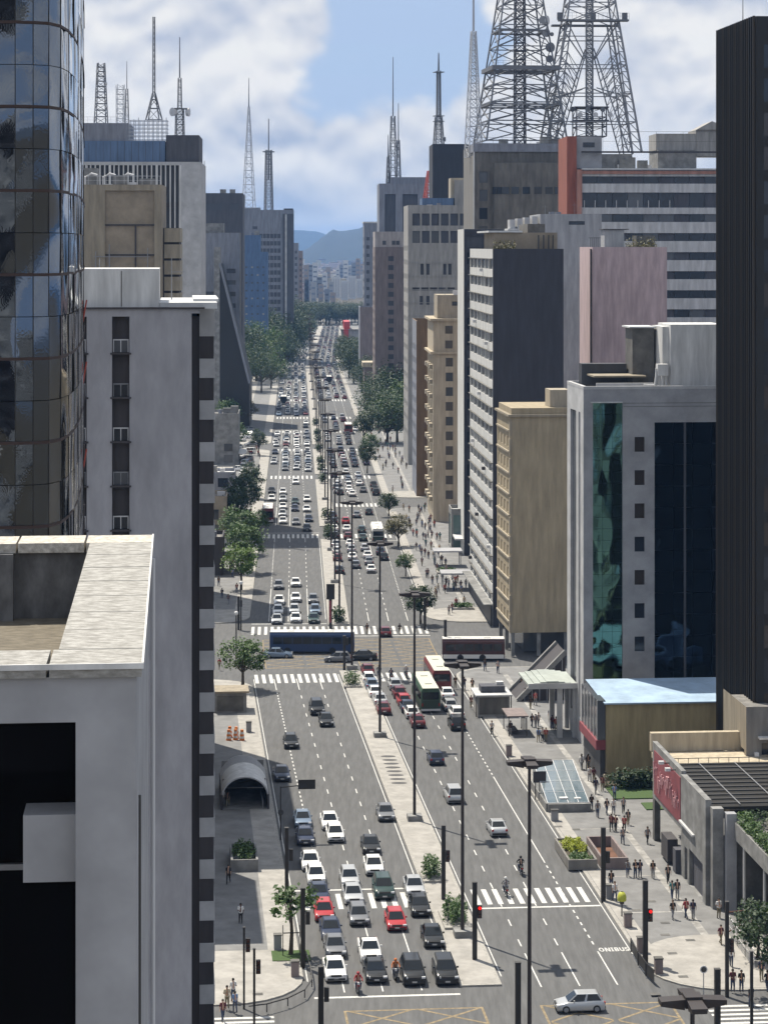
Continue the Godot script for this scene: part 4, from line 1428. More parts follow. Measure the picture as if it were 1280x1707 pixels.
func banded_slab() -> void:
	var d := 368.5
	var h := 59.528
	var dep := 39.0
	var rows := []
	for k in 19:
		for i in 6:
			rows.append(Rect2(0.7 + i * 6.4, 3.6 + k * 2.93, 5.6, 1.5))
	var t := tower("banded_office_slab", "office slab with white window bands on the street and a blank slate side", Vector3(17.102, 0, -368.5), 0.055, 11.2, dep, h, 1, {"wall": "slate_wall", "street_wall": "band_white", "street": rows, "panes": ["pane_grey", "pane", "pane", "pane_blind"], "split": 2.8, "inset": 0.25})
	for k in 19:
		solid(t, "sunshade", M.concrete_dark, Vector3(-0.35, 5.15 + k * 2.93, -dep + 0.2), Vector3(-0.003, 5.27 + k * 2.93, -0.2))
	for k in 9:
		var y := 8.0 + (k * 7 % 18) * 2.93
		solid(t, "air_unit", M.charcoal if k % 3 == 0 else M.steel_pale, Vector3(-0.55, y - 2.0, -dep + 3.0 + k * 3.9), Vector3(-0.003, y - 1.5, -dep + 3.8 + k * 3.9))
	solid(t, "shop_front", M.dark_panel, Vector3(-0.3, 0.13, -dep + 0.5), Vector3(-0.003, 3.3, -0.3))
	solid(t, "shop_roof", M.concrete, Vector3(-1.4, 3.31, -dep + 0.5), Vector3(-0.003, 3.5, -0.3))
	# weathered penthouse with roof planting
	solid(t, "penthouse", M.tan_grey, Vector3(0.6, h - 0.69, -20), Vector3(10.6, h + 2.6, -3))
	solid(t, "penthouse_roof", M.roof_white, Vector3(-0.4, h + 2.62, -22), Vector3(5.0, h + 2.9, -2.6))
	solid(t, "roof_room", M.concrete_dark, Vector3(6.2, h + 2.62, -18), Vector3(9.0, h + 4.0, -6))
	for x in [7.4, 8.2, 9.0, 9.7]:
		solid(t, "vent_pipe", M.steel_dark, Vector3(x, h - 0.6, -2.4), Vector3(x + 0.22, h + 2.2, -2.15))
	var leaf := S()
	for k in 520:
		leaf_face(leaf, Vector3(rng.randf_range(0.2, 3.8), h + rng.randf_range(-0.4, 1.6) * rng.randf(), rng.randf_range(-2.8, -0.3)), rng.randf_range(0.12, 0.3))
	part(t, "roof_planting", done(leaf), M.leaf_dry)

func right_rooftops() -> void:
	# white sliver beside the banded slab
	var h := 63.245
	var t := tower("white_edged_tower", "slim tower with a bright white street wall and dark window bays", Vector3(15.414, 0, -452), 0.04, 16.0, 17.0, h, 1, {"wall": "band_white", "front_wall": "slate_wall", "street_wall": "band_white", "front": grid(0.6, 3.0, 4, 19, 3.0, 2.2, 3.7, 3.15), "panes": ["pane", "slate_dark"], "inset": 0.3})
	solid(t, "lobby_canopy", M.render_pale, Vector3(-1.6, 3.0, -15), Vector3(-0.01, 3.3, -1))
	# blank pale grey block behind the slate slab
	h = 65.979
	t = tower("blank_grey_block", "blank pale grey block with one small slot window near its top", Vector3(29.333, 0, -440), TURN_B, 11.6, 20.0, h, 1, {"wall": "slate_mid", "front": [Rect2(5.4, h - 2.0, 3.0, 0.7)], "panes": ["pane"]})
	roof_clutter(t, 0.5, 9, -10, -1, h - 0.7, 6)
	solid(t, "roof_rim", M.render_white, Vector3(-6.0, h - 3.0, -8), Vector3(-0.05, h - 2.7, -0.5))
	for k in 4:
		solid(t, "tank_cover", M.render_pale, Vector3(-5.6 + k * 1.4, h - 2.68, -6), Vector3(-4.6 + k * 1.4, h - 1.0 + 0.2 * k, -1.2))
	solid(t, "low_wing", M.slate_mid, Vector3(-6.0, 0, -14), Vector3(-0.04, h - 3.02, -0.4))
	# pink wall
	h = 59.795
	t = tower("pink_block", "blank dusty pink block with sheds and planting on its roof", Vector3(35.59, 0, -400), TURN_B, 12.8, 18.0, h, 1, {"wall": "pink_wall", "parapet": 0.3})
	solid(t, "roof_shed", M.slate_mid, Vector3(2.6, h - 0.29, -9), Vector3(6.0, h + 3.0, -4))
	solid(t, "roof_shed", M.concrete_dark, Vector3(8.0, h - 0.29, -8), Vector3(11.2, h + 2.0, -3.2))
	solid(t, "shed_roof", M.charcoal, Vector3(2.3, h + 3.02, -9.3), Vector3(6.8, h + 3.15, -3.7))
	solid(t, "edge_pipe", M.charcoal, Vector3(-0.35, 2.0, -0.6), Vector3(-0.05, h - 0.3, -0.3))
	var st := S()
	for k in 5:
		bar(st, Vector3(-0.2 + k * 0.35, h, -1), Vector3(-0.2 + k * 0.35, h + 1.6, -1), 0.07)
	bar(st, Vector3(-0.5, h + 1.6, -1), Vector3(1.5, h + 1.6, -1), 0.08)
	part(t, "tank_stand", done(st), M.steel_dark)
	var leaf := S()
	for k in 420:
		leaf_face(leaf, Vector3(rng.randf_range(6.0, 11.2), h + rng.randf_range(-0.2, 1.9) * rng.randf(), rng.randf_range(-2.8, -0.6)), rng.randf_range(0.12, 0.28))
	part(t, "roof_planting", done(leaf), M.leaf_dry)
	# striped office block with a red fin
	var d := 480.0
	h = 75.631
	var w := 33.0
	var bands := []
	var y := h - 1.2 - 2.0
	bands.append(Rect2(1.0, 72.8, w - 1.2, 1.5))
	bands.append(Rect2(1.0, 67.877, w - 1.2, 3.1))
	y = 64.923
	while y > 8.0:
		bands.append(Rect2(1.0, y, w - 1.2, 1.65))
		y -= 3.92
	t = tower("striped_office_block", "broad white office block striped with dark ribbon windows and a red fin", Vector3(39.508, 0, -480), TURN_B, w, 24.0, h, 1, {"wall": "band_grey", "front": bands, "split": 3.1, "panes": ["pane", "pane", "slate_dark", "slate_dark", "pane_grey", "pane"], "inset": 0.5, "roof": "roof_white"})
	solid(t, "red_fin", M.red_wall, Vector3(-2.0, 0, -16), Vector3(-0.02, 82.523, -0.3))
	solid(t, "pink_pier", M.red_pink, Vector3(-0.01, 0.1, 0.02), Vector3(1.0, 75.631 + 0.05, 0.7))
	solid(t, "roof_edge", M.roof_white, Vector3(1.01, h, -1.0), Vector3(w, h + 0.3, 0.7))
	solid(t, "red_soffit", M.red_pink, Vector3(1.01, h - 0.85, 0.02), Vector3(w, h - 0.2, 0.35))
	for k in 9:
		solid(t, "balcony_post", M.steel_pale, Vector3(1.5 + k * 2.2, 67.877, -0.2), Vector3(1.62 + k * 2.2, 67.877 + 1.5, -0.08))
	solid(t, "lift_house", M.render_grey, Vector3(0.1, h + 0.31, -12), Vector3(5.3, 82.523, -1.2))
	solid(t, "lift_vent", M.pane, Vector3(1.4, 80.308, -1.19), Vector3(3.8, 81.292, -1.1))
	solid(t, "roof_room", M.concrete, Vector3(17.0, h + 0.31, -14), Vector3(25.0, h + 4.2, -2))
	solid(t, "roof_room", M.concrete, Vector3(5.4, h + 0.31, -14), Vector3(12.0, h + 3.4, -4))
	st = S()
	var pts := [Vector3(17.0, h + 4.3, -3), Vector3(25.0, h + 4.6, -3), Vector3(30.0, h + 9.8, -3), Vector3(33.0, h + 8.0, -3)]
	box(st, Vector3(16.8, h + 4.2, -13), Vector3(25, h + 7.6, -3))
	box(st, Vector3(25.1, h + 3.0, -13), Vector3(33, h + 8.4, -3.4))
	part(t, "water_tower", done(st), M.stone)
	st = S()
	for z in [-3.0, -13.0]:
		tri(st, Vector3(25.1, h + 8.4, z), Vector3(28.4, h + 10.2, z), Vector3(33, h + 8.4, z))
	quad(st, Vector3(25.1, h + 8.4, -13), Vector3(28.4, h + 10.2, -13), Vector3(28.4, h + 10.2, -3), Vector3(25.1, h + 8.4, -3))
	quad(st, Vector3(28.4, h + 10.2, -13), Vector3(33, h + 8.4, -13), Vector3(33, h + 8.4, -3), Vector3(28.4, h + 10.2, -3))
	part(t, "gable_roof", done(st), M.stone)
	solid(t, "roof_beam", M.charcoal, Vector3(1.0, h + 3.5, -0.7), Vector3(w, h + 3.85, -0.3))
	railing(t, Vector3(5.4, h + 3.86, -0.5), Vector3(w, h + 3.86, -0.5), 4.0, 5.0, M.steel_dark)
	roof_clutter(t, 6, 16, -8, -2, h + 0.4, 9)
	# weathered concrete office block under the tall lattice towers
	d = 540.0
	h = 83.538
	t = tower("weathered_concrete_block", "weathered dark concrete block carrying the lattice towers", Vector3(20.769, 0, -540), TURN_B, 22.0, 34.0, h, 1, {"wall": "concrete_run", "front_wall": "concrete_weather", "front": grid(1.2, 20.0, 1, 14, 1.9, 2.6, 0, 4.2) + [Rect2(10.4, 72.462, 11.0, 2.4)], "panes": ["pane", "pane_grey"], "split": 1.9, "inset": 0.5})
	st = S()
	for k in 13:
		var a := PI * k / 12.0
		var b := PI * (k + 1) / 12.0
		if k == 12: break
		var pa := Vector3(13.0 - cos(a) * 8.6, 0, 1.0 + sin(a) * 3.2)
		var pb := Vector3(13.0 - cos(b) * 8.6, 0, 1.0 + sin(b) * 3.2)
		var top := 79.108
		quad(st, pa + Vector3(0, top, 0), pb + Vector3(0, top, 0), pb, pa)
		tri(st, Vector3(13, top, 0), pb + Vector3(0, top, 0), pa + Vector3(0, top, 0))
	part(t, "curved_shaft", done(st), M.concrete_weather)
	for k in 10:
		var a := PI * (k + 0.5) / 10.0
		var o := part(t, "window", box_mesh(Vector3(1.7, 1.6, 0.2)), M.pane, Vector3(13.0 - cos(a) * 8.55, 72.738, 1.0 + sin(a) * 3.2))
		o.rotation.y = atan2(-cos(a) * 3.2, sin(a) * 8.6)
	solid(t, "white_pipe", M.render_white, Vector3(-0.2, 20, 0.05), Vector3(0.1, h - 1, 0.3))
	solid(t, "roof_band", M.slate_pale, Vector3(-0.2, h - 1.8, -10), Vector3(22.0, h + 0.1, 0.4))
	railing(t, Vector3(0, h + 0.1, 0.2), Vector3(21.8, h + 0.1, 0.2), 1.4, 2.0, M.steel_dark)
	roof_clutter(t, 3, 19, -6, -1, h - 0.6, 8)

func deco_block() -> void:
	var d := 508.0
	var h := 36.554
	var w := 9.0
	var t := tower("cream_deco_building", "cream old apartment building with cornices and arched top windows", Vector3(10.681, 0, -508), TURN_B, w, 22.0, h, 1, {"wall": "cream", "front": grid(2.7, 5.0, 1, 10, 1.6, 1.9, 0, 3.2) + grid(6.2, 5.0, 1, 10, 1.6, 1.9, 0, 3.2), "street": grid(1.5, 5.0, 5, 10, 1.6, 2.0, 4.2, 3.2), "panes": ["pane_brown", "pane", "pane_brown"], "inset": 0.3})
	for y in [h, 43.718]:
		solid(t, "cornice", M.cream, Vector3(-0.7, y + 0.03, -22.2), Vector3(w + 0.1, y + 0.5, 0.6))
	solid(t, "attic", M.cream, Vector3(0, h + 0.51, -21.9), Vector3(w, 43.718 + 0.02, -0.05))
	for k in 2:
		for j in 2:
			solid(t, "window", M.pane_brown, Vector3(2.6 + k * 3.4, h + 1.2 + j * 3.2, -0.05), Vector3(4.2 + k * 3.4, h + 2.9 + j * 3.2, 0.02))
	solid(t, "crown", M.beige, Vector3(1.0, 43.718 + 0.51, -14), Vector3(w, 49.319, -2.0))
	solid(t, "crown_slot", M.pane, Vector3(4.2, 46.974, -2.0), Vector3(8.6, 47.886, -1.95))
	for k in 10:
		for j in 3:
			solid(t, "balcony", M.beige, Vector3(-0.75, 4.4 + k * 3.2, -19.5 + j * 7.0), Vector3(-0.004, 5.3 + k * 3.2, -16.0 + j * 7.0))
	roof_clutter(t, 1.5, 6, -9, -3, 49.319, 4)
	# shop at its foot, with a teal window
	var s := tower("teal_shop", "narrow shop with a teal glass corner at the foot of the cream building", Vector3(13.228, 0, -460.63), TURN_B, 8.0, 8.0, 8.2, 1, {"wall": "concrete", "street": [Rect2(0.6, 0.6, 6.6, 6.2)], "front": [Rect2(0.4, 0.6, 2.6, 6.4)], "front_panes": ["teal_shop"], "panes": ["teal_shop"], "roof": "roof_white"})
	# low white canopies along that pavement
	for a in [[738, 946, "white flat canopy over the pavement below the white-edged tower"], [752, 985, "planted forecourt canopy beside the banded slab"]]:
		var c := thing("forecourt_canopy", a[2], "canopy", Vector3((a[0] - 640.0) * 60.0 / (a[1] - 410.0), 0.13, -234000.0 / (a[1] - 410.0)), TURN_B)
		solid(c, "roof", M.render_grey, Vector3(-1.8, 2.8, -4), Vector3(3.6, 3.05, 1.0))
		for x in [-1.5, 3.2]:
			for z in [-3.6, 0.6]:
				solid(c, "post", M.steel, Vector3(x, 0, z), Vector3(x + 0.15, 2.8, z + 0.15))

func right_distance() -> void:
	var t := tower("brown_side_block", "narrow brown wall wedged beside the cream building", Vector3(7.754, 0, -560), TURN_B, 8.0, 20.0, 42.051, 1, {"wall": "brown_wall", "street_wall": "slate_pale", "street": grid(1.4, 6, 4, 10, 1.6, 1.5, 4.6, 3.2), "panes": ["pane"]})
	# stone block with two rows of large windows under its roof
	var d := 640.0
	var h := 71.159
	var w := 24.0
	t = tower("stone_office_block", "pale stone office block with two rows of gridded windows under the roof", Vector3(6.564, 0, -640), TURN_B, w, 26.0, h, 1, {"wall": "stone", "front": grid(1.2, 65.579, 9, 1, 2.1, 3.3, 2.6, 0) + grid(1.2, 60.821, 9, 1, 2.1, 3.3, 2.6, 0) + [Rect2(3.4, 52.123, 0.9, 3.0), Rect2(5.0, 52.123, 0.9, 3.0), Rect2(9.6, 52.123, 0.9, 3.0), Rect2(11.0, 52.123, 0.9, 3.0)] + grid(1.2, 47.856, 5, 1, 2.0, 0.8, 2.4, 0) + [Rect2(5.0, 43.918, 0.9, 2.4), Rect2(3.2, 43.918, 0.9, 2.4)],
		"street": grid(1.5, 8, 7, 14, 1.4, 1.4, 3.5, 3.9), "panes": ["pane_far", "slate_dark", "pane_grey"], "inset": 0.5})
	for k in 13:
		solid(t, "stone_course", M.stone, Vector3(0.0, 12.0 + k * 3.6, 0.003), Vector3(w, 12.15 + k * 3.6, 0.14))
	solid(t, "roof_house", M.blue_band, Vector3(4.0, h - 0.6, -14), Vector3(12.6, h + 2.0, -3))
	solid(t, "roof_house", M.stone, Vector3(13.0, h - 0.6, -16), Vector3(18.0, h + 7.0, -4))
	solid(t, "gable", M.cream, Vector3(12.0, h + 2.1, -14), Vector3(17.0, h + 7.6, -5))
	roof_clutter(t, 2, 20, -10, -1, h - 0.6, 8)
	# brown apartment block with two columns of small windows
	d = 800.0
	h = 59.59
	w = 12.6
	t = tower("brown_apartment_block", "brown-grey block with two columns of small square windows", Vector3(-3.077, 0, -800), TURN_B, w, 24.0, h, 1, {"wall": "brown_grey", "front": grid(4.5, 6.0, 1, 17, 1.9, 1.7, 0, 3.05) + grid(9.6, 6.0, 1, 17, 1.9, 1.7, 0, 3.05), "street": grid(2, 6, 5, 17, 1.4, 1.5, 4.4, 3.05), "panes": ["pane_far", "slate_dark"], "inset": 0.4})
	solid(t, "white_attic", M.pink_pale, Vector3(0.0, h + 0.03, -20), Vector3(w - 0.6, 64.923, -0.5))
	for x in [2.6, 5.8, 7.2]:
		solid(t, "attic_window", M.pane_far, Vector3(x, h + 0.8, -0.52), Vector3(x + 1.2, h + 2.2, -0.44))
	# dark blue-grey tower with deep vertical slots
	h = 86.667
	t = tower("slotted_grey_tower", "tall blue-grey tower with two deep dark vertical slots", Vector3(-2.051, 0, -1000), TURN_B, 21.0, 26.0, h, 1, {"wall": "slate_pale", "front": [Rect2(2.4, 30, 4.6, h - 34.5), Rect2(10.0, 30, 6.5, h - 34.5)], "panes": ["slate_dark"], "inset": 1.2, "pane_name": "slot_back"})
	solid(t, "attic", M.slate_pale, Vector3(5.0, h + 0.03, -18), Vector3(20.4, 89.487, -2))
	roof_clutter(t, 3, 18, -12, -3, h, 5)
	# black box above the stone block
	h = 93.128
	t = tower("black_box_tower", "plain near-black tower showing above the stone office block", Vector3(15.785, 0, -760), TURN_B, 12.2, 20.0, h, 1, {"wall": "charcoal_blue"})
	# thin pair and low pavilion past the park corner
	t = tower("slim_slate_tower", "slim slate tower beside the brown block with a flat white roof edge", Vector3(-9.308, 0, -1100), TURN_B, 7.0, 20.0, 70.718, 1, {"wall": "slate_pale", "street": grid(1.4, 8, 5, 15, 1.8, 1.6, 3.7, 3.9), "front": grid(1.0, 8, 2, 15, 1.5, 1.6, 2.8, 3.9), "panes": ["pane_far", "slate_dark"]})
	solid(t, "roof_edge", M.roof_white, Vector3(-0.3, 70.718 + 0.03, -20), Vector3(7.2, 70.718 + 0.7, 0.2))
	t = tower("short_slate_block", "short slate block with a brown side beyond the pergola", Vector3(-10.051, 0, -980), TURN_B, 6.0, 22.0, 34.369, 1, {"wall": "slate_pale", "front_wall": "brown_grey"})
	t = tower("cream_pavilion", "small brown pavilion with a cream flat roof behind the street trees", Vector3(-7.192, 0, -850), TURN_B, 11.0, 12.0, 15.974, 1, {"wall": "brown_grey", "front": [Rect2(3.6, 2.0, 6.0, 10.0)], "panes": ["charcoal"], "inset": 0.8, "roof": "roof_white"})
	solid(t, "roof_plate", M.cream, Vector3(-0.6, 15.974 + 0.03, -12), Vector3(12.0, 17.718, 0.8))
	# the red portal building far down the avenue
	t = thing("red_portal_museum", "glass hall hung from a bright red portal frame by the avenue", "museum", Vector3(-24.146, 0, -1290), TURN_B)
	solid(t, "hall", M.slate_mid, Vector3(1.0, 6.0, -30), Vector3(12.0, 13.0, -2))
	solid(t, "roof_slab", M.concrete, Vector3(0.4, 13.02, -31), Vector3(12.6, 14.0, -1.4))
	solid(t, "portal_beam", M.portal_red, Vector3(2.2, 14.1, -30), Vector3(5.4, 18.2, -1.4))
	solid(t, "portal_leg", M.portal_red, Vector3(2.0, 0, -1.6), Vector3(4.6, 14.0, 0.4))
	solid(t, "portal_leg", M.portal_red, Vector3(2.0, 0, -32.8), Vector3(4.6, 14.0, -31.1))
	# low podiums between the towers on the pavement side
	for a in [[672, 770, 7.5, 12.0, "concrete_dark", "low grey podium at the foot of the stone office block"], [700, 640, 8.0, 10.0, "slate_pale", "low grey-blue podium in front of the brown wall"]]:
		var dd: float = a[1]
		t = tower("street_podium", a[5], Vector3((a[0] - 640.0) * dd / 3900.0, 0.13, -dd), TURN_B, a[3], 20.0, a[2], 1, {"wall": a[4], "street": grid(1.0, 0.5, 4, 1, 3.8, 3.4, 4.8, 0), "inset": 0.3})

# ---------------------------------------------------------------- valley and hills at the end of the avenue
func build_far() -> void:
	# two ranges of hills
	for r in [[8600.0, 3200.0, [[-9000, 150], [-3000, 130], [-900, 60], [-420, 22], [-330, 26], [-265, 56], [-243, 78], [-209, 105], [-187, 121], [-165, 116], [-99, 124], [-73, 132], [100, 150], [900, 190], [3000, 150], [9000, 150]], 5],
			[13500.0, 2600.0, [[-9000, 170], [-3000, 190], [-900, 175], [-500, 146], [-400, 147], [-300, 120], [0, 120], [900, 150], [9000, 160]], 6]]:
		var noise := FastNoiseLite.new()
		noise.seed = r[3]
		noise.frequency = 0.006
		noise.fractal_octaves = 5
		var keys: Array = r[2]
		var st := S()
		st.set_smooth_group(0)
		var nx := 200
		var nz := 14
		var at := func(i: int, j: int) -> Vector3:
			# fine steps in the middle of the range, coarse at its ends
			var u := (float(i) / nx - 0.5) * 2.0
			var x: float = -110.0 + 900.0 * u + 8000.0 * u * u * u
			var crest := 0.0
			for k in keys.size() - 1:
				if x >= keys[k][0] and x <= keys[k + 1][0]:
					crest = lerpf(keys[k][1], keys[k + 1][1], smoothstep(keys[k][0], keys[k + 1][0], x))
			var v := float(j) / nz
			var h := crest * sin(PI * v) ** 0.8 * (1.0 + 0.10 * noise.get_noise_2d(x * 0.5, v * 300.0)) + 2.2 * noise.get_noise_2d(x * 4.0, v * 900.0)
			return Vector3(x, maxf(h, -1.0) if v > 0.0 and v < 1.0 else -2.0, -(r[0] - r[1] * 0.5 + v * r[1]))
		for i in nx:
			for j in nz:
				quad(st, at.call(i, j + 1), at.call(i + 1, j + 1), at.call(i + 1, j), at.call(i, j))
		structure("hills", done(st), M.hill_forest)
	# white slab blocks, each one on its own
	for a in [[553, 567, 462, 2700], [568, 580, 468, 2600], [581, 593, 460, 2650], [594, 603, 465, 2700], [601, 611, 458, 2750]]:
		var d: float = a[3]
		var t := tower("white_slab_block", "white slab block with thin dark vertical stripes in the valley", Vector3((a[0] - 640.0) * d / 3900.0, 0, -d), 0.0, (a[1] - a[0]) * d / 3900.0, 14.0, 60.0 - (a[2] - 410.0) * d / 3900.0, 1, {"wall": "far_white", "group": "white slab blocks in the valley"})
		for k in 3:
			var w: float = (a[1] - a[0]) * d / 3900.0
			solid(t, "window_strip", M.far_grey, Vector3(w * (0.2 + 0.28 * k), 2.0, 0.02), Vector3(w * (0.28 + 0.28 * k), 60.0 - (a[2] - 410.0) * d / 3900.0 - 2.0, 0.3))
	# grey tower blocks further out
	var greys := ["far_grey", "far_white", "far_brown", "far_blue"]
	for a in [[506, 514, 442, 2500], [514, 522, 441, 3000], [521, 530, 438, 2900], [528, 537, 462, 2700], [537, 545, 455, 2900], [543, 551, 446, 3300], [548, 556, 470, 2600], [560, 566, 448, 3600], [566, 574, 441, 3900], [572, 580, 434, 3300], [579, 586, 445, 3700], [586, 594, 438, 3500], [593, 600, 431, 3100], [600, 607, 440, 3600], [508, 516, 466, 2500], [518, 527, 470, 2450], [531, 539, 474, 2500], [541, 549, 482, 2400], [551, 559, 488, 2300], [500, 507, 432, 3300]]:
		var d: float = a[3]
		var kind: String = greys[rng.randi() % 4]
		var w: float = (a[1] - a[0]) * d / 3900.0
		var h: float = maxf(9.0, 60.0 - (a[2] - 410.0) * d / 3900.0)
		var t := tower("valley_tower_block", {"far_grey": "pale grey tower block in the hazy valley", "far_white": "off-white tower block in the hazy valley", "far_brown": "brownish tower block in the hazy valley", "far_blue": "blue-grey tower block in the hazy valley"}[kind], Vector3((a[0] - 640.0) * d / 3900.0, 0, -d), 0.0, w, 16.0, h, 1, {"wall": kind, "group": "tower blocks in the hazy valley"})
		for k in int(h / 6.0):
			solid(t, "window_row", M.far_blue if kind != "far_blue" else M.slate_dark, Vector3(1.0, 3.0 + k * 6.0, 0.02), Vector3(w - 1.0, 5.0 + k * 6.0, 0.25))
	# the low roofs of the city spread between them, too many to count
	var mm := MultiMesh.new()
	mm.transform_format = MultiMesh.TRANSFORM_3D
	mm.use_colors = true
	var bm := BoxMesh.new()
	mm.mesh = bm
	mm.instance_count = 1500
	for i in 1500:
		var d := rng.randf_range(2900.0, 7600.0)
		var x := rng.randf_range(-190.0, 20.0) * d / 3900.0 * 1.4
		var h := rng.randf_range(4.0, 9.0) if i % 12 else rng.randf_range(10.0, 22.0)
		var w := rng.randf_range(9.0, 26.0)
		var b := Basis(Vector3.UP, rng.randf_range(-0.5, 0.5)) * Basis.from_scale(Vector3(w, h, rng.randf_range(9.0, 22.0)))
		mm.set_instance_transform(i, Transform3D(b, Vector3(x, h / 2, -d)))
		var g := rng.randf_range(0.16, 0.5)
		mm.set_instance_color(i, Color(g, g * rng.randf_range(0.8, 0.98), g * rng.randf_range(0.65, 0.98)))
	var mi := MultiMeshInstance3D.new()
	mi.name = "low_city_roofs"
	mi.multimesh = mm
	var m := StandardMaterial3D.new()
	m.vertex_color_use_as_albedo = true
	m.roughness = 0.9
	mi.material_override = m
	add_child(mi)
	tag(mi, "low city roofs spread across the valley below the hills", "city", "", "stuff")

# ---------------------------------------------------------------- masts and lattice towers on the roofs
# four chords from half-width w0 at y0 to w1 at y1 with cross bracing; sizes in metres
func lattice(t: Node3D, y0: float, y1: float, w0: float, w1: float, n: int, thick: float, m: Material, cross := true, off := Vector3.ZERO) -> void:
	var corner := func(k: int, f: float) -> Vector3:
		var w := lerpf(w0, w1, f)
		return off + Vector3(w if k == 1 or k == 2 else -w, lerpf(y0, y1, f), w if k >= 2 else -w)
	for k in 4:
		var st := S()
		bar(st, corner.call(k, 0.0), corner.call(k, 1.0), thick)
		part(t, "chord", done(st), m)
	var b := S()
	# panels grow shorter as the tower narrows
	var f := [0.0]
	var total := 0.0
	for i in n: total += lerpf(1.0, clampf(w1 / maxf(w0, 0.01), 0.35, 1.0), float(i) / n)
	var run := 0.0
	for i in n:
		run += lerpf(1.0, clampf(w1 / maxf(w0, 0.01), 0.35, 1.0), float(i) / n) / total
		f.append(run)
	for i in n:
		for k in 4:
			var l := (k + 1) % 4
			bar(b, corner.call(k, f[i]), corner.call(l, f[i]), thick * 0.7)
			if cross:
				bar(b, corner.call(k, f[i]), corner.call(l, f[i + 1]), thick * 0.55)
				bar(b, corner.call(l, f[i]), corner.call(k, f[i + 1]), thick * 0.55)
			else:
				bar(b, corner.call(k if i % 2 else l, f[i]), corner.call(l if i % 2 else k, f[i + 1]), thick * 0.5)
	part(t, "bracing", done(b), m)

func needle(t: Node3D, y0: float, y1: float, r: float, m: Material, off := Vector3.ZERO) -> void:
	var st := S()
	pole(st, off + Vector3(0, y0, 0), y1 - y0, r, r * 0.5, 6)
	part(t, "needle", done(st), m)

func dish(t: Node3D, at: Vector3, r: float, dir: Vector3, m: Material) -> void:
	var c := CylinderMesh.new()
	c.top_radius = r
	c.bottom_radius = r * 0.85
	c.height = r * 0.7
	c.radial_segments = 16
	var o := part(t, "dish", c, m, at)
	o.quaternion = Quaternion(Vector3.UP, dir.normalized())

func mast(called: String, label: String, at: Vector3) -> Node3D:
	return thing(called, label, "mast", at, 0.3)

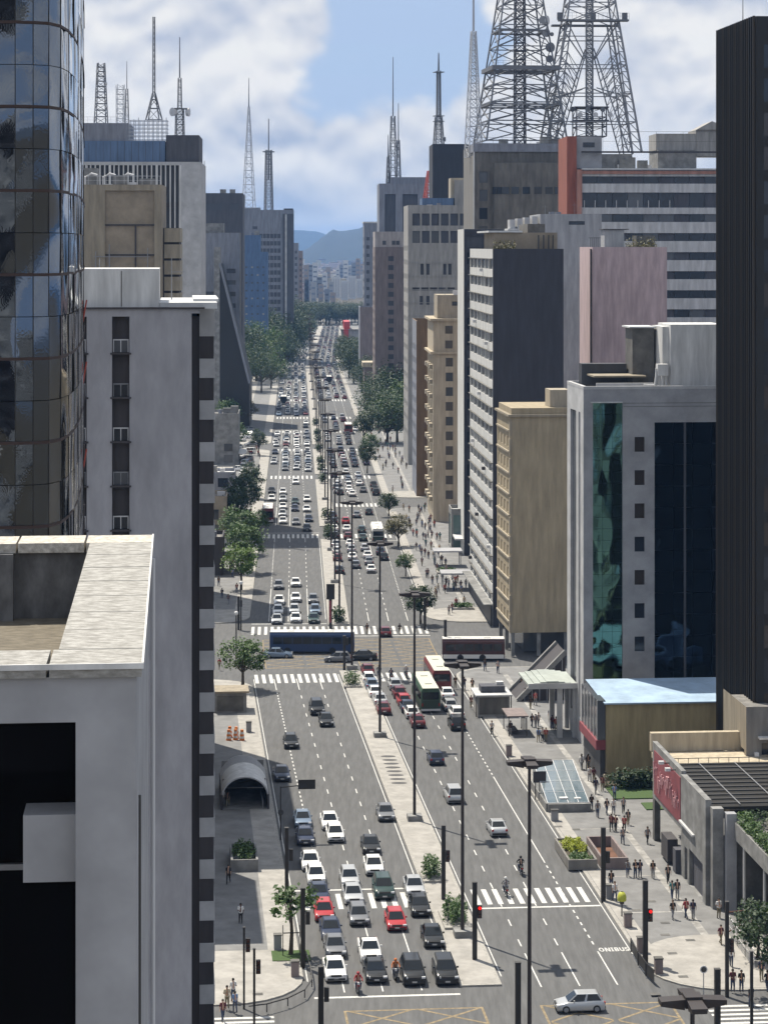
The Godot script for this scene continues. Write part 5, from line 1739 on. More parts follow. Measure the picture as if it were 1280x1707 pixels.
func build_masts() -> void:
	var a := 505.0
	# on the finned office tower
	var t := mast("ladder_mast", "short ladder-like lattice mast on the finned office tower", Vector3(-60.747, 0, -503))
	lattice(t, 86.311, 99.337, 1.25, 0.7, 11, 0.2, M.mast_grey, false)
	for k in 4: dish(t, Vector3(1.0 - (k % 2) * 2.0, 89.664 + k * 2.6, 0.8), 0.35, Vector3(1 - (k % 2) * 2.0, 0, 0.4), M.steel_pale)
	t = mast("box_mast", "short pale box lattice mast beside a thin whip aerial", Vector3(-56.62, 0, -503))
	lattice(t, 86.311, 94.694, 0.75, 0.75, 8, 0.13, M.mast_pale, false)
	t = mast("whip_mast", "thin whip aerial on the finned office tower", Vector3(-55.201, 0, -503))
	lattice(t, 86.311, 93.791, 0.4, 0.22, 10, 0.1, M.mast_grey, false)
	needle(t, 93.791, 99.724, 0.1, M.mast_grey)
	t = mast("tripod_mast", "tall needle mast standing on a splayed tripod", Vector3(-49.397, 0, -503))
	lattice(t, 87.085, 92.888, 1.5, 0.25, 3, 0.22, M.mast_grey, false)
	lattice(t, 92.888, 109.268, 0.24, 0.2, 26, 0.12, M.mast_grey, false)
	t = mast("dish_mast", "slim mast with a pair of white drum dishes", Vector3(-44.026, 0, -505))
	lattice(t, 83.826, 89.523, 0.85, 0.75, 5, 0.16, M.mast_grey)
	lattice(t, 89.523, 96.256, 0.4, 0.3, 9, 0.12, M.mast_grey, false)
	needle(t, 96.256, 105.062, 0.16, M.mast_grey)
	dish(t, Vector3(-1.5, 88.876, 0.5), 0.95, Vector3(-0.9, 0, 0.5), M.steel_pale)
	dish(t, Vector3(1.7, 88.876, 0.4), 0.95, Vector3(0.9, 0, 0.5), M.steel_pale)
	solid(t, "platform", M.mast_grey, Vector3(-1.5, 89.523, -1.2), Vector3(1.5, 89.523 + 0.2, 1.2))
	t = mast("thin_pole", "thin bare pole behind the pale end slab", Vector3(-53.667, 0, -700))
	needle(t, 0.0, 85.487, 0.2, M.mast_grey)
	# on the towers by the park
	t = mast("tapered_white_mast", "tall tapering white lattice mast over the blue tower", Vector3(-72.808, 0, -1262))
	lattice(t, 80.386, 135.073, 3.0, 0.35, 18, 0.34, M.mast_pale, false)
	needle(t, 135.073, 150.605, 0.3, M.mast_grey)
	t = mast("collar_mast", "dark mast with a collar platform on the gridded office tower", Vector3(-59.372, 0, -1206))
	lattice(t, 78.554, 109.477, 1.9, 1.3, 11, 0.4, M.mast_grey, true)
	needle(t, 94.015, 125.557, 0.45, M.mast_grey)
	solid(t, "platform", M.mast_grey, Vector3(-3.0, 108.24, -0.4), Vector3(3.0, 108.858, 0.4))
	# cluster on the slotted tower
	for c in [[655, 95, 1.6, "tall dark needle mast in the cluster on the slotted tower"], [664, 172, 0.9, "middle dark mast in the cluster on the slotted tower"], [647, 225, 0.7, "short thin mast in the cluster on the slotted tower"]]:
		t = mast("cluster_mast", c[3], Vector3((c[0] - 640.0) * 1006.0 / 3900.0, 0, -1006.0))
		var top: float = 60.0 + (410.0 - c[1]) * 1006.0 / 3900.0
		var mid := lerpf(88.374, top, 0.52)
		lattice(t, 86.827, mid, c[2], c[2] * 0.45, 11, 0.3, M.mast_grey, false)
		needle(t, mid, top, 0.28, M.mast_grey)
	t = mast("banded_mast", "dark mast with ring platforms on the black box tower", Vector3(17.873, 0, -766))
	lattice(t, 93.193, 102.228, 1.4, 0.9, 6, 0.26, M.mast_grey)
	lattice(t, 102.228, 117.352, 0.6, 0.5, 12, 0.22, M.mast_grey)
	needle(t, 117.352, 123.244, 0.35, M.mast_grey)
	for y in [100.657, 102.425, 116.763]:
		solid(t, "platform", M.mast_grey, Vector3(-1.5, y, -1.5), Vector3(1.5, y + 0.25, 1.5))
	dish(t, Vector3(1.9, 94.961, 0.5), 0.8, Vector3(1, 0, 0.5), M.mast_grey)
	t = mast("pale_tapered_mast", "pale tapering lattice mast at the edge of the weathered block", Vector3(21.089, 0, -552))
	lattice(t, 80.948, 110.671, 1.7, 0.5, 17, 0.2, M.mast_pale, true)
	needle(t, 110.671, 130.769, 0.3, M.mast_pale)
	# red and white foot of a small mast
	t = mast("red_white_mast", "small red and white lattice mast foot behind the stone block", Vector3(19.097, 0, -980))
	lattice(t, 80.103, 91.41, 2.0, 0.7, 4, 0.5, M.mast_red, true)
	needle(t, 91.41, 98.949, 0.3, M.steel_pale)
	big_tower_one()
	big_tower_two()

func big_tower_one() -> void:
	var d := 560.0
	var t := thing("lattice_broadcast_tower", "huge dark lattice tower with a dense central shaft and drum dishes", "lattice tower", Vector3(32.451, 0, -560), 0.12)
	var y0 := 84.841
	var y1 := 140.41
	lattice(t, y0, 101.928, 9.6, 7.1, 4, 0.4, M.mast_grey)
	lattice(t, 101.928, y1, 7.1, 1.6, 10, 0.34, M.mast_grey)
	lattice(t, y0 - 1.0, y1 - 6.0, 1.25, 1.0, 26, 0.26, M.mast_dark)
	# inner braces from chord to shaft
	var b := S()
	for k in 9:
		var y := lerpf(y0 + 2, y1 - 18, k / 8.0)
		var w := lerpf(9.4, 2.6, k / 8.0)
		for s in [[1, 1], [1, -1], [-1, 1], [-1, -1]]:
			bar(b, Vector3(w * s[0], y, w * s[1]), Vector3(1.2 * s[0], y + 2.5, 1.2 * s[1]), 0.2)
	part(t, "inner_braces", done(b), M.mast_grey)
	for f in [[101.641, 8.0, 1.0], [93.313, 8.7, 0.35], [110.974, 6.0, 0.35]]:
		var st := S()
		var w: float = f[1]
		for s in [[-w, w, -w, -w + 1.2], [-w, w, w - 1.2, w], [-w, -w + 1.2, -w + 1.21, w - 1.21], [w - 1.2, w, -w + 1.21, w - 1.21]]:
			box(st, Vector3(s[0], f[0], s[2]), Vector3(s[1], f[0] + f[2], s[3]))
		part(t, "platform", done(st), M.mast_grey)
	railing(t, Vector3(-8.0, 101.641 + 1.0, 8.0), Vector3(8.0, 101.641 + 1.0, 8.0), 1.1, 1.3, M.mast_grey)
	dish(t, Vector3(5.4, 113.559, 5.0), 1.15, Vector3(0.9, 0, 0.7), M.steel_pale)
	dish(t, Vector3(4.6, 113.559, 5.6), 1.0, Vector3(-0.2, 0, 1), M.steel)
	dish(t, Vector3(5.3, 110.544, 5.4), 1.0, Vector3(0.3, 0, 1), M.steel)
	dish(t, Vector3(6.7, 110.256, 5.4), 0.5, Vector3(0.3, 0, 1), M.mast_grey)
	dish(t, Vector3(6.2, 107.097, 5.8), 1.2, Vector3(0.5, 0, 1), M.mast_grey)
	dish(t, Vector3(6.0, 104.369, 5.8), 0.9, Vector3(0.5, 0, 1), M.mast_grey)

func big_tower_two() -> void:
	var t := thing("lattice_relay_tower", "huge pale lattice tower with wide braced legs and a top platform", "lattice tower", Vector3(49.634, 0, -566), 0.05)
	var y0 := 82.495
	var yt := 113.697
	var y1 := 141.272
	lattice(t, yt, y1, 6.2, 2.4, 8, 0.36, M.mast_mid)
	# each leg is a narrow lattice of its own, spreading downward
	for s in [Vector3(-1, 0, 1), Vector3(1, 0, 1), Vector3(1, 0, -1), Vector3(-1, 0, -1)]:
		var foot := Vector3(11.6 * s.x, y0, 7.0 * s.z)
		var head := Vector3(6.2 * s.x, yt, 6.2 * s.z)
		var inner := Vector3(7.4 * s.x, y0, 5.0 * s.z)
		var neck := Vector3(1.4 * s.x, lerpf(y0, yt, 0.5), 2.4 * s.z)
		var st := S()
		bar(st, foot, head, 0.46)
		part(t, "outer_chord", done(st), M.mast_mid)
		st = S()
		bar(st, foot + Vector3(-2.2 * s.x, 0, 0), head + Vector3(-1.0 * s.x, 0, 0), 0.32)
		part(t, "inner_chord", done(st), M.mast_mid)
		st = S()
		bar(st, foot + Vector3(-3.2 * s.x, 0, 0), Vector3(0.8 * s.x, yt - 6, 1.5 * s.z), 0.3)
		bar(st, head, Vector3(1.0 * s.x, lerpf(y0, yt, 0.72), 1.5 * s.z), 0.26)
		bar(st, Vector3(8.6 * s.x, lerpf(y0, yt, 0.42), 6.6 * s.z), neck, 0.26)
		part(t, "diagonal", done(st), M.mast_mid)
		st = S()
		for k in 13:
			var a := k / 13.0
			var b := (k + 1) / 13.0
			var p := foot.lerp(head, a)
			var q := (foot + Vector3(-2.2 * s.x, 0, 0)).lerp(head + Vector3(-1.0 * s.x, 0, 0), a)
			var q2 := (foot + Vector3(-2.2 * s.x, 0, 0)).lerp(head + Vector3(-1.0 * s.x, 0, 0), b)
			bar(st, p, q, 0.2)
			bar(st, p, q2, 0.18)
			var g := (foot + Vector3(-3.2 * s.x, 0, 0)).lerp(Vector3(0.8 * s.x, yt - 6, 1.5 * s.z), a)
			if k < 11: bar(st, q, g, 0.15)
			if k < 10: bar(st, q2, g, 0.14)
		part(t, "leg_bracing", done(st), M.mast_mid)
	for k in 4:
		var st := S()
		var y := lerpf(y0 + 4, yt, k / 4.0 + 0.12)
		var w := lerpf(11.0, 6.2, k / 4.0 + 0.12)
		for z in [-1.0, 1.0]:
			bar(st, Vector3(-w, y, z * 6.4), Vector3(w, y, z * 6.4), 0.22)
			bar(st, Vector3(z * w, y, -6.4), Vector3(z * w, y, 6.4), 0.22)
		part(t, "girt", done(st), M.mast_mid)
	lattice(t, y0 + 4, y1 - 8, 0.75, 0.75, 44, 0.26, M.mast_mid)
	# upper platform with railings
	solid(t, "platform", M.mast_grey, Vector3(-8.4, yt, -8.0), Vector3(8.4, yt + 0.4, -5.6))
	solid(t, "platform", M.mast_grey, Vector3(-8.4, yt, 5.6), Vector3(8.4, yt + 0.4, 8.0))
	railing(t, Vector3(-8.4, yt + 0.4, 8.0), Vector3(8.4, yt + 0.4, 8.0), 1.5, 1.0, M.mast_grey)
	for x in [-8.0, 0.0, 7.6]: solid(t, "cabinet", M.mast_grey, Vector3(x - 0.6, yt + 0.41, 5.7), Vector3(x + 0.6, yt + 2.1, 6.9))
	# cabin stage low down on the shaft
	lattice(t, 86.413, 93.379, 3.6, 3.6, 3, 0.28, M.mast_dark, false)
	for y in [90.042, 93.234]:
		solid(t, "stage", M.mast_dark, Vector3(-4.2, y, -4.0), Vector3(4.2, y + 0.3, 4.0))
	for k in 6:
		dish(t, Vector3(-4.6 + k * 1.8, 92.799 - (k % 2) * 1.3, 4.2), 0.65, Vector3(-0.6 + 0.25 * k, 0, 1), M.steel_pale if k % 2 else M.mast_grey)
	# the small feet on the concrete shaft in front
	solid(t, "foot_block", M.stone, Vector3(-13.642, 80.39, 2.0), Vector3(-9.869, 81.395, 6.0))

# ---------------------------------------------------------------- street furniture
func build_street_things() -> void:
	lamp_posts()
	signal_posts()
	arch_canopy()
	station_glass()
	planters()
	kiosks()
	small_things()

func lamp_posts() -> void:
	var t := thing("street_lamp", "very tall dark lamp post with a cross of four boxy heads in the median", "street lamp", Vector3.ZERO, 0, "tall lamp posts down the median")
	solid(t, "base", M.concrete, Vector3(-0.75, 0.0, -0.75), Vector3(0.75, 0.55, 0.75))
	var st := S()
	pole(st, Vector3(0, 0.5, 0), 23.2, 0.165, 0.11, 10)
	part(t, "post", done(st), M.lamp_brown)
	solid(t, "hub", M.lamp_brown, Vector3(-0.42, 23.3, -0.42), Vector3(0.42, 23.85, 0.42))
	for k in 4:
		st = S()
		# a wedge: deep at the hub, thinner at the tip
		var b := Basis(Vector3.UP, PI / 2 * k)
		var q := []
		for c in [[0.43, 23.72, 0.36], [1.6, 23.66, 0.40], [1.6, 23.42, 0.36], [0.43, 23.2, 0.30]]:
			q.append([b * Vector3(c[0], c[1], -c[2]), b * Vector3(c[0], c[1], c[2])])
		quad(st, q[0][0], q[1][0], q[1][1], q[0][1])
		quad(st, q[1][0], q[2][0], q[2][1], q[1][1])
		quad(st, q[2][0], q[3][0], q[3][1], q[2][1])
		quad(st, q[3][0], q[0][0], q[0][1], q[3][1])
		quad(st, q[0][0], q[3][0], q[2][0], q[1][0])
		quad(st, q[0][1], q[1][1], q[2][1], q[3][1])
		var h := part(t, "head", done(st), M.lamp_brown)
		st = S()
		quad(st, q[2][1].lerp(q[3][0], 0.12) + Vector3(0, -0.012, 0), q[2][0].lerp(q[3][1], 0.12) + Vector3(0, -0.012, 0), q[3][0].lerp(q[2][1], 0.15) + Vector3(0, -0.012, 0), q[3][1].lerp(q[2][0], 0.15) + Vector3(0, -0.012, 0))
		part(h, "lens", done(st), M.pane_blind)
	var spots := [112.5, 164.5, 203.0, 244.0, 285.5, 331.0, 374.0, 416.0, 460.0, 505.0, 552.0, 600.0, 648.0, 698.0, 750.0, 802.0, 856.0, 912.0, 970.0, 1030.0, 1090.0, 1170.0, 1240.0]
	for i in spots.size():
		var p := av(spots[i], 0.15, 0.15)
		if i == 0: 
			t.position = p
			t.rotation.y = av_turn(spots[i])
		else: copy(t, p, av_turn(spots[i]))

# thick black posts with signal heads on a side or none
func signal_post(at: Vector3, h: float, thick: float, face: int, lit: String, label: String, two := false) -> void:
	var t := thing("signal_post", label, "traffic signal", at, av_turn(-at.z), "black signal posts")
	solid(t, "post", M.post_black, Vector3(-thick / 2, 0, -thick / 2), Vector3(thick / 2, h, thick / 2))
	solid(t, "cap", M.steel_dark, Vector3(-thick / 2 - 0.02, h, -thick / 2 - 0.02), Vector3(thick / 2 + 0.02, h + 0.05, thick / 2 + 0.02))
	if face == 0: return
	var zf := 1.0 if face > 0 else -1.0
	var hx := thick / 2 + 0.22
	var y := 3.6 if not two else h - 1.9
	var head := solid(t, "signal_head", M.post_black, Vector3(hx - 0.18, y, -0.14), Vector3(hx + 0.18, y + 1.05, 0.14))
	for k in 3:
		var c := CylinderMesh.new()
		c.top_radius = 0.12
		c.bottom_radius = 0.12
		c.height = 0.14
		c.radial_segments = 12
		var m: Material = M.signal_off
		if lit == "red" and k == 2: m = M.signal_red
		var o := part(head, "signal_light", c, m, Vector3(0, -0.34 + 0.34 * k, zf * 0.16))
		o.rotation.x = PI / 2

func signal_posts() -> void:
	signal_post(Vector3(5.44, 0, -214.286), 6.9, 0.36, 1, "", "thick black post beside the small round shrub bed in the median")
	signal_post(Vector3(7.601, 0, -196.309), 6.6, 0.38, 1, "red", "black post showing a red light beside the long median shrub bed")
	signal_post(Vector3(-8.917, 0, -214.679), 6.6, 0.34, -1, "", "black signal post behind the young tree on the canopy pavement")
	signal_post(Vector3(-6.733, 0, -194.514), 6.6, 0.38, -1, "", "black post at the rounded pavement corner beside the young tree")
	signal_post(Vector3(20.018, 0, -213.894), 6.8, 0.4, -1, "", "black post beside the yellow-leaved planter")
	signal_post(Vector3(21.786, 0, -195.326), 7.0, 0.4, 1, "red", "black post showing a red light by the corner guard rail")
	signal_post(Vector3(-10.991, 0, -183.962), 6.4, 0.16, 1, "", "slim black signal post at the zebra crossing corner", true)
	signal_post(Vector3(-9.954, 0, -179.724), 6.0, 0.18, 1, "", "slim black post with a three-lamp head by the zebra crossing", true)
	signal_post(Vector3(-4.701, 0, -174.627), 6.2, 0.4, -1, "", "black post standing in front of the stop line queue")
	signal_post(Vector3(9.97, 0, -174.367), 6.6, 0.4, 0, "", "bare black post beside the yellow hatched junction")
	signal_post(Vector3(27.364, 0, -186.901), 7.6, 0.28, 1, "", "tall black post near the gallery garden railing")
	signal_post(Vector3(28.138, 0, -179.31), 5.9, 0.22, 0, "", "bare slim post at the crossing below the gallery garden")
	signal_post(Vector3(25.227, 0, -177.273), 5.2, 0.42, 0, "", "short thick black post at the pavement corner crossing")
	signal_post(Vector3(-5.593, 0, -330.508), 4.9, 0.36, -1, "", "black post at the median end by the mid-avenue junction")
	signal_post(Vector3(8.895, 0, -340.116), 5.6, 0.4, 0, "", "black post at the side street corner by the parked bus")
	signal_post(Vector3(6.375, 0, -365.625), 5.0, 0.4, 1, "", "black post on the pavement corner beside the round dark tree")
	signal_post(Vector3(-22.688, 0, -365.625), 5.2, 0.34, -1, "", "black post at the shaded corner across from the blue bus")
	# the sign boards
	var t := thing("lane_sign", "dark rectangular sign held out over the bus lane", "road sign", Vector3(-10.424, 0, -236.364), 0.0883)
	var st := S()
	pole(st, Vector3.ZERO, 5.4, 0.07, 0.06, 8)
	part(t, "post", done(st), M.post_black)
	st = S()
	bar(st, Vector3(0, 5.3, 0), Vector3(2.4, 5.5, 0), 0.09)
	part(t, "arm", done(st), M.post_black)
	solid(t, "board", M.post_black, Vector3(1.75, 5.1, 0.06), Vector3(3.5, 6.05, 0.14))
	var c := CylinderMesh.new()
	c.top_radius = 0.3
	c.bottom_radius = 0.3
	c.height = 0.05
	var o := part(t, "round_sign", c, M.steel_dark, Vector3(0, 2.8, 0.1))
	o.rotation.x = PI / 2
	t = thing("round_road_sign", "small round white-rimmed sign on a thin pole at the cream corner", "road sign", Vector3(25.374, 0, -186.01), 0.0883)
	st = S()
	pole(st, Vector3.ZERO, 2.5, 0.04, 0.04, 6)
	part(t, "post", done(st), M.steel)
	o = part(t, "disc", c, M.steel_pale, Vector3(0, 2.5, 0.06))
	o.rotation.x = PI / 2
	var c2 := CylinderMesh.new()
	c2.top_radius = 0.22
	c2.bottom_radius = 0.22
	c2.height = 0.05
	o = part(t, "disc_face", c2, M.steel_dark, Vector3(0, 2.5, 0.07))
	o.rotation.x = PI / 2
	t = thing("red_information_totem", "tall dark totem with a red side in the median past the junction", "totem", Vector3(-8.37, 0, -366.771), 0.05)
	solid(t, "post", M.post_black, Vector3(-0.25, 0, -0.2), Vector3(0.25, 4.6, 0.2))
	solid(t, "board", M.post_black, Vector3(-0.65, 4.6, -0.15), Vector3(0.65, 7.0, 0.15))
	solid(t, "red_side", M.shop_red, Vector3(-0.26, 1.0, 0.203), Vector3(0.1, 4.4, 0.23))

# white vaulted canopy over the stairs of the underground
func arch_canopy() -> void:
	var t := thing("arched_canopy", "white barrel-vaulted canopy over dark stairs on the shaded pavement", "canopy", Vector3(-14.713, 0, -248.408), 0.0883)
	var n := 14
	var r := 2.5
	var shell := S()
	var under := S()
	shell.set_smooth_group(0)
	for k in n:
		var a := PI * (0.04 + 0.92 * k / n)
		var b := PI * (0.04 + 0.92 * (k + 1) / n)
		for s in [[r, shell], [r - 0.14, under]]:
			var p := Vector3(-cos(a) * s[0], 1.5 + sin(a) * s[0] * 0.86, 0)
			var q := Vector3(-cos(b) * s[0], 1.5 + sin(b) * s[0] * 0.86, 0)
			quad(s[1], p + Vector3(0, 0, -7), q + Vector3(0, 0, -7), q, p)
		var o1 := Vector3(-cos(a) * r, 1.5 + sin(a) * r * 0.86, 0)
		var o2 := Vector3(-cos(b) * r, 1.5 + sin(b) * r * 0.86, 0)
		quad(under, o1, o2, o2 * Vector3(0.944, 0.965, 1), o1 * Vector3(0.944, 0.965, 1))
	part(t, "vault", done(shell), M.render_white)
	part(t, "soffit", done(under), M.render_pale)
	# glazed rear bay
	var back := S()
	for k in n:
		var a := PI * (0.04 + 0.92 * k / n)
		var b := PI * (0.04 + 0.92 * (k + 1) / n)
		var p := Vector3(-cos(a) * r, 1.5 + sin(a) * r * 0.86, -7.02)
		var q := Vector3(-cos(b) * r, 1.5 + sin(b) * r * 0.86, -7.02)
		quad(back, p + Vector3(0, 0, -3.4), q + Vector3(0, 0, -3.4), q, p)
	part(t, "rear_glazing", done(back), M.pane_grey)
	for k in 7:
		var rib := S()
		for j in n:
			var a := PI * (0.04 + 0.92 * j / n)
			var b := PI * (0.04 + 0.92 * (j + 1) / n)
			bar(rib, Vector3(-cos(a) * (r + 0.03), 1.5 + sin(a) * (r + 0.03) * 0.86, -7.2 - k * 0.5), Vector3(-cos(b) * (r + 0.03), 1.5 + sin(b) * (r + 0.03) * 0.86, -7.2 - k * 0.5), 0.06)
		part(t, "rib", done(rib), M.steel_pale)
	for s in [-1.0, 1.0]:
		solid(t, "side_wall", M.charcoal, Vector3(s * 2.46 - 0.1, 0.13, -10.2), Vector3(s * 2.46 + 0.1, 1.75, -0.1))
	solid(t, "stair_floor", M.concrete, Vector3(-2.3, 0.14, -9.0), Vector3(2.3, 0.2, -0.3))
	solid(t, "back_wall", M.concrete, Vector3(-2.3, 0.2, -10.1), Vector3(2.3, 3.2, -9.9))
	solid(t, "lintel", M.charcoal, Vector3(-2.3, 2.3, -4.0), Vector3(2.3, 2.55, -3.8))
	railing(t, Vector3(1.9, 0.15, -0.2), Vector3(1.9, 0.15, -6.0), 1.0, 0.8, M.steel)

# sloping glass entrance of the station opposite
func station_glass() -> void:
	var t := thing("glass_station_entrance", "sloping glass station entrance with a grey base on the wide pavement", "station entrance", Vector3(19.345, 0, -247.357), 0.0883)
	solid(t, "base_wall", M.concrete, Vector3(-2.0, 0.13, -0.35), Vector3(2.55, 1.0, 0.0))
	for x in [-2.2, 2.35]:
		solid(t, "side_wall", M.concrete, Vector3(x, 0.13, -11.0), Vector3(x + 0.2, 1.0, -0.36))
	solid(t, "stair_floor", M.concrete, Vector3(-1.99, 0.14, -10.8), Vector3(2.34, 0.22, -0.4))
	# glass sheets, four by three
	for i in 4:
		for j in 4:
			var st := S()
			var x0 := -2.0 + i * 1.1
			var z0 := -0.4 - j * 2.6
			var y0 := 1.05 + j * 0.55
			var y1 := y0 + 0.55
			quad(st, Vector3(x0 + 0.03, y1, z0 - 2.56), Vector3(x0 + 1.06, y1, z0 - 2.56), Vector3(x0 + 1.06, y0, z0), Vector3(x0 + 0.03, y0, z0))
			part(t, "glass_sheet", done(st), M.station_glass)
	var st := S()
	for i in 5:
		bar(st, Vector3(-2.0 + i * 1.1, 1.0, -0.4), Vector3(-2.0 + i * 1.1, 3.25, -10.9), 0.07)
	for j in 5:
		bar(st, Vector3(-2.0, 1.04 + j * 0.55, -0.4 - j * 2.6), Vector3(2.4, 1.04 + j * 0.55, -0.4 - j * 2.6), 0.06)
	part(t, "frame", done(st), M.steel_pale)
	for s in [-2.05, 2.42]:
		st = S()
		tri(st, Vector3(s, 1.0, -0.4), Vector3(s, 3.2, -10.9), Vector3(s, 1.0, -10.9))
		part(t, "side_glass", done(st), M.station_glass)
	solid(t, "ticket_booth", M.render_white, Vector3(-0.6, 0.23, -2.0), Vector3(0.3, 1.35, -1.2))
	solid(t, "ticket_booth", M.render_white, Vector3(1.0, 0.23, -2.0), Vector3(1.7, 1.3, -1.2))
	# litter bin at its corner
	var b := thing("litter_bin", "grey litter bin at the corner of the glass station entrance", "litter bin", Vector3(17.75, 0, -243.75), 0.09)
	solid(b, "body", M.steel, Vector3(-0.35, 0.13, -0.3), Vector3(0.35, 1.2, 0.3))
	solid(b, "lid", M.steel_dark, Vector3(-0.4, 1.2, -0.35), Vector3(0.4, 1.3, 0.35))
	# dark sign frame on three posts
	t = thing("pavement_map_stand", "dark map stand on three posts beside the glass station entrance", "map stand", Vector3(16.8, 0, -252.973), 0.09)
	for k in 3: solid(t, "leg", M.post_black, Vector3(-0.5 + k * 0.45, 0.13, -0.05), Vector3(-0.4 + k * 0.45, 3.0, 0.05))
	solid(t, "panel", M.charcoal, Vector3(-0.7, 2.0, 0.06), Vector3(0.7, 3.2, 0.12))

func shrub(parent: Node, lo: Vector3, hi: Vector3, n: int, m: Material, s0 := 0.1, s1 := 0.22) -> void:
	var st := S()
	var c := (lo + hi) / 2
	var e := (hi - lo) / 2
	for k in n:
		var p := Vector3(rng.randf_range(-1, 1), rng.randf_range(-1, 1), rng.randf_range(-1, 1))
		if p.length() > 1.15 or p.length() < 0.35: continue
		leaf_face(st, c + p * e * (0.85 + 0.25 * sin(p.x * 7.0 + p.z * 5.0)), rng.randf_range(s0, s1))
	part(parent, "foliage", done(st), m)

func planters() -> void:
	var t := thing("median_shrub_bed", "round green shrub in a kerbed bed beside a black post in the median", "shrub bed", Vector3(4.624, 0, -219.925), 0.0883)
	solid(t, "kerb", M.kerb, Vector3(-0.95, 0.15, -3.6), Vector3(0.95, 0.35, 0.1))
	shrub(t, Vector3(-0.95, 0.2, -3.5), Vector3(0.95, 2.3, 0.0), 1500, M.leaf_mid)
	t = thing("median_shrub_bed", "long green shrub bed beside the red signal post in the median", "shrub bed", Vector3(6.41, 0, -204.904), 0.0883)
	solid(t, "kerb", M.kerb, Vector3(-1.1, 0.15, -5.4), Vector3(1.1, 0.35, 0.1))
	shrub(t, Vector3(-1.1, 0.2, -5.3), Vector3(1.1, 2.2, 0.0), 2000, M.leaf_mid)
	t = thing("median_shrub_bed", "low green shrub at the median end by the mid-avenue crossing", "shrub bed", Vector3(-4.228, 0, -317.073), 0.0883)
	solid(t, "kerb", M.kerb, Vector3(-1.2, 0.15, -3.0), Vector3(1.2, 0.35, 0.1))
	shrub(t, Vector3(-1.2, 0.2, -3.0), Vector3(1.2, 2.2, 0.0), 1000, M.leaf_mid)
	for d in [372.0, 485.0, 478.0, 512.0, 590.0, 617.0, 640.0, 680.0, 710.0, 735.0, 780.0]:
		t = thing("median_shrub", "dark green shrub in the median strip further down the avenue", "shrub", av(d, 0.0, 0.15), 0.04, "shrubs in the far median")
		shrub(t, Vector3(-1.2, 0.0, -1.6), Vector3(1.2, 2.6, 1.6), 420, M.leaf_dark, 0.2, 0.42)
	# walled bed with yellow-green plants beside a sunken stair
	t = thing("walled_planter", "walled planter of bright yellow-green plants beside a brown sunken stair", "planter", Vector3(19.866, 0, -224.568), 0.0883)
	for w in [[-2.2, 0.6, -0.2, 0.0], [-2.2, 0.6, -8.4, -8.2], [-2.2, -2.0, -8.19, -0.21], [0.4, 0.6, -8.19, -0.21]]:
		solid(t, "wall", M.concrete_run, Vector3(w[0], 0.13, w[2]), Vector3(w[1], 1.1, w[3]))
	solid(t, "soil", M.soil, Vector3(-2.0, 0.14, -8.19), Vector3(0.4, 0.8, -0.21))
	shrub(t, Vector3(-2.0, 0.6, -8.0), Vector3(0.4, 1.6, -3.4), 2400, M.leaf_yellow)
	shrub(t, Vector3(-2.0, 0.5, -3.2), Vector3(0.4, 1.25, -0.2), 1200, M.leaf_mid)
	for w in [[1.0, 3.6, -0.25, 0.0], [3.4, 3.6, -8.2, -0.26], [1.0, 1.2, -8.2, -0.26], [1.0, 3.6, -8.4, -8.21]]:
		solid(t, "stair_wall", M.brown_grey, Vector3(w[0], 0.13, w[2]), Vector3(w[1], 1.2, w[3]))
	solid(t, "stair_floor", M.rust, Vector3(1.2, 0.14, -8.2), Vector3(3.4, 0.2, -0.26))
	# dark planter on the shaded pavement
	t = thing("dark_planter", "concrete planter of green shrubs below the arched canopy", "planter", Vector3(-13.321, 0, -223.923), 0.0883)
	for w in [[-1.3, 1.3, -0.2, 0.0], [-1.3, 1.3, -6.4, -6.2], [-1.3, -1.1, -6.19, -0.21], [1.1, 1.3, -6.19, -0.21]]:
		solid(t, "wall", M.concrete, Vector3(w[0], 0.13, w[2]), Vector3(w[1], 1.25, w[3]))
	shrub(t, Vector3(-1.1, 0.7, -6.2), Vector3(1.1, 2.0, -0.5), 1500, M.leaf_mid)
	# paved forecourt beds further down
	for a in [[Vector3(13.026, 0, -384.868), "green forecourt bed beside the banded slab"], [Vector3(11.496, 0, -427.007), "green forecourt bed under the white canopy"]]:
		t = thing("forecourt_bed", a[1], "planting bed", a[0], 0.05)
		solid(t, "kerb", M.kerb, Vector3(-1.8, 0.13, -3.0), Vector3(1.8, 0.45, 0.0))
		shrub(t, Vector3(-1.7, 0.4, -2.9), Vector3(1.7, 1.1, -0.1), 900, M.leaf_mid, 0.15, 0.3)
	# small tables of clipped green by the gallery lawn
	t = thing("ivy_bush", "dark leafy bush climbing the ochre hall wall", "bush", Vector3(34.558, 0, -265.306), 0.0883)
	shrub(t, Vector3(-3.4, 1.6, -1.2), Vector3(4.6, 7.4, 1.6), 3600, M.leaf_dark, 0.2, 0.42)
	shrub(t, Vector3(-2.4, 0.2, -1.0), Vector3(4.0, 4.0, 1.0), 900, M.leaf_dark, 0.2, 0.4)
	t = thing("bed_shrubs", "low dark shrubs along the foot of the ochre hall", "shrub bed", Vector3(27.753, 0, -257.709), 0.0883)
	shrub(t, Vector3(-3.2, 0.1, -1.4), Vector3(3.6, 2.4, 0.8), 2200, M.leaf_dark, 0.15, 0.34)

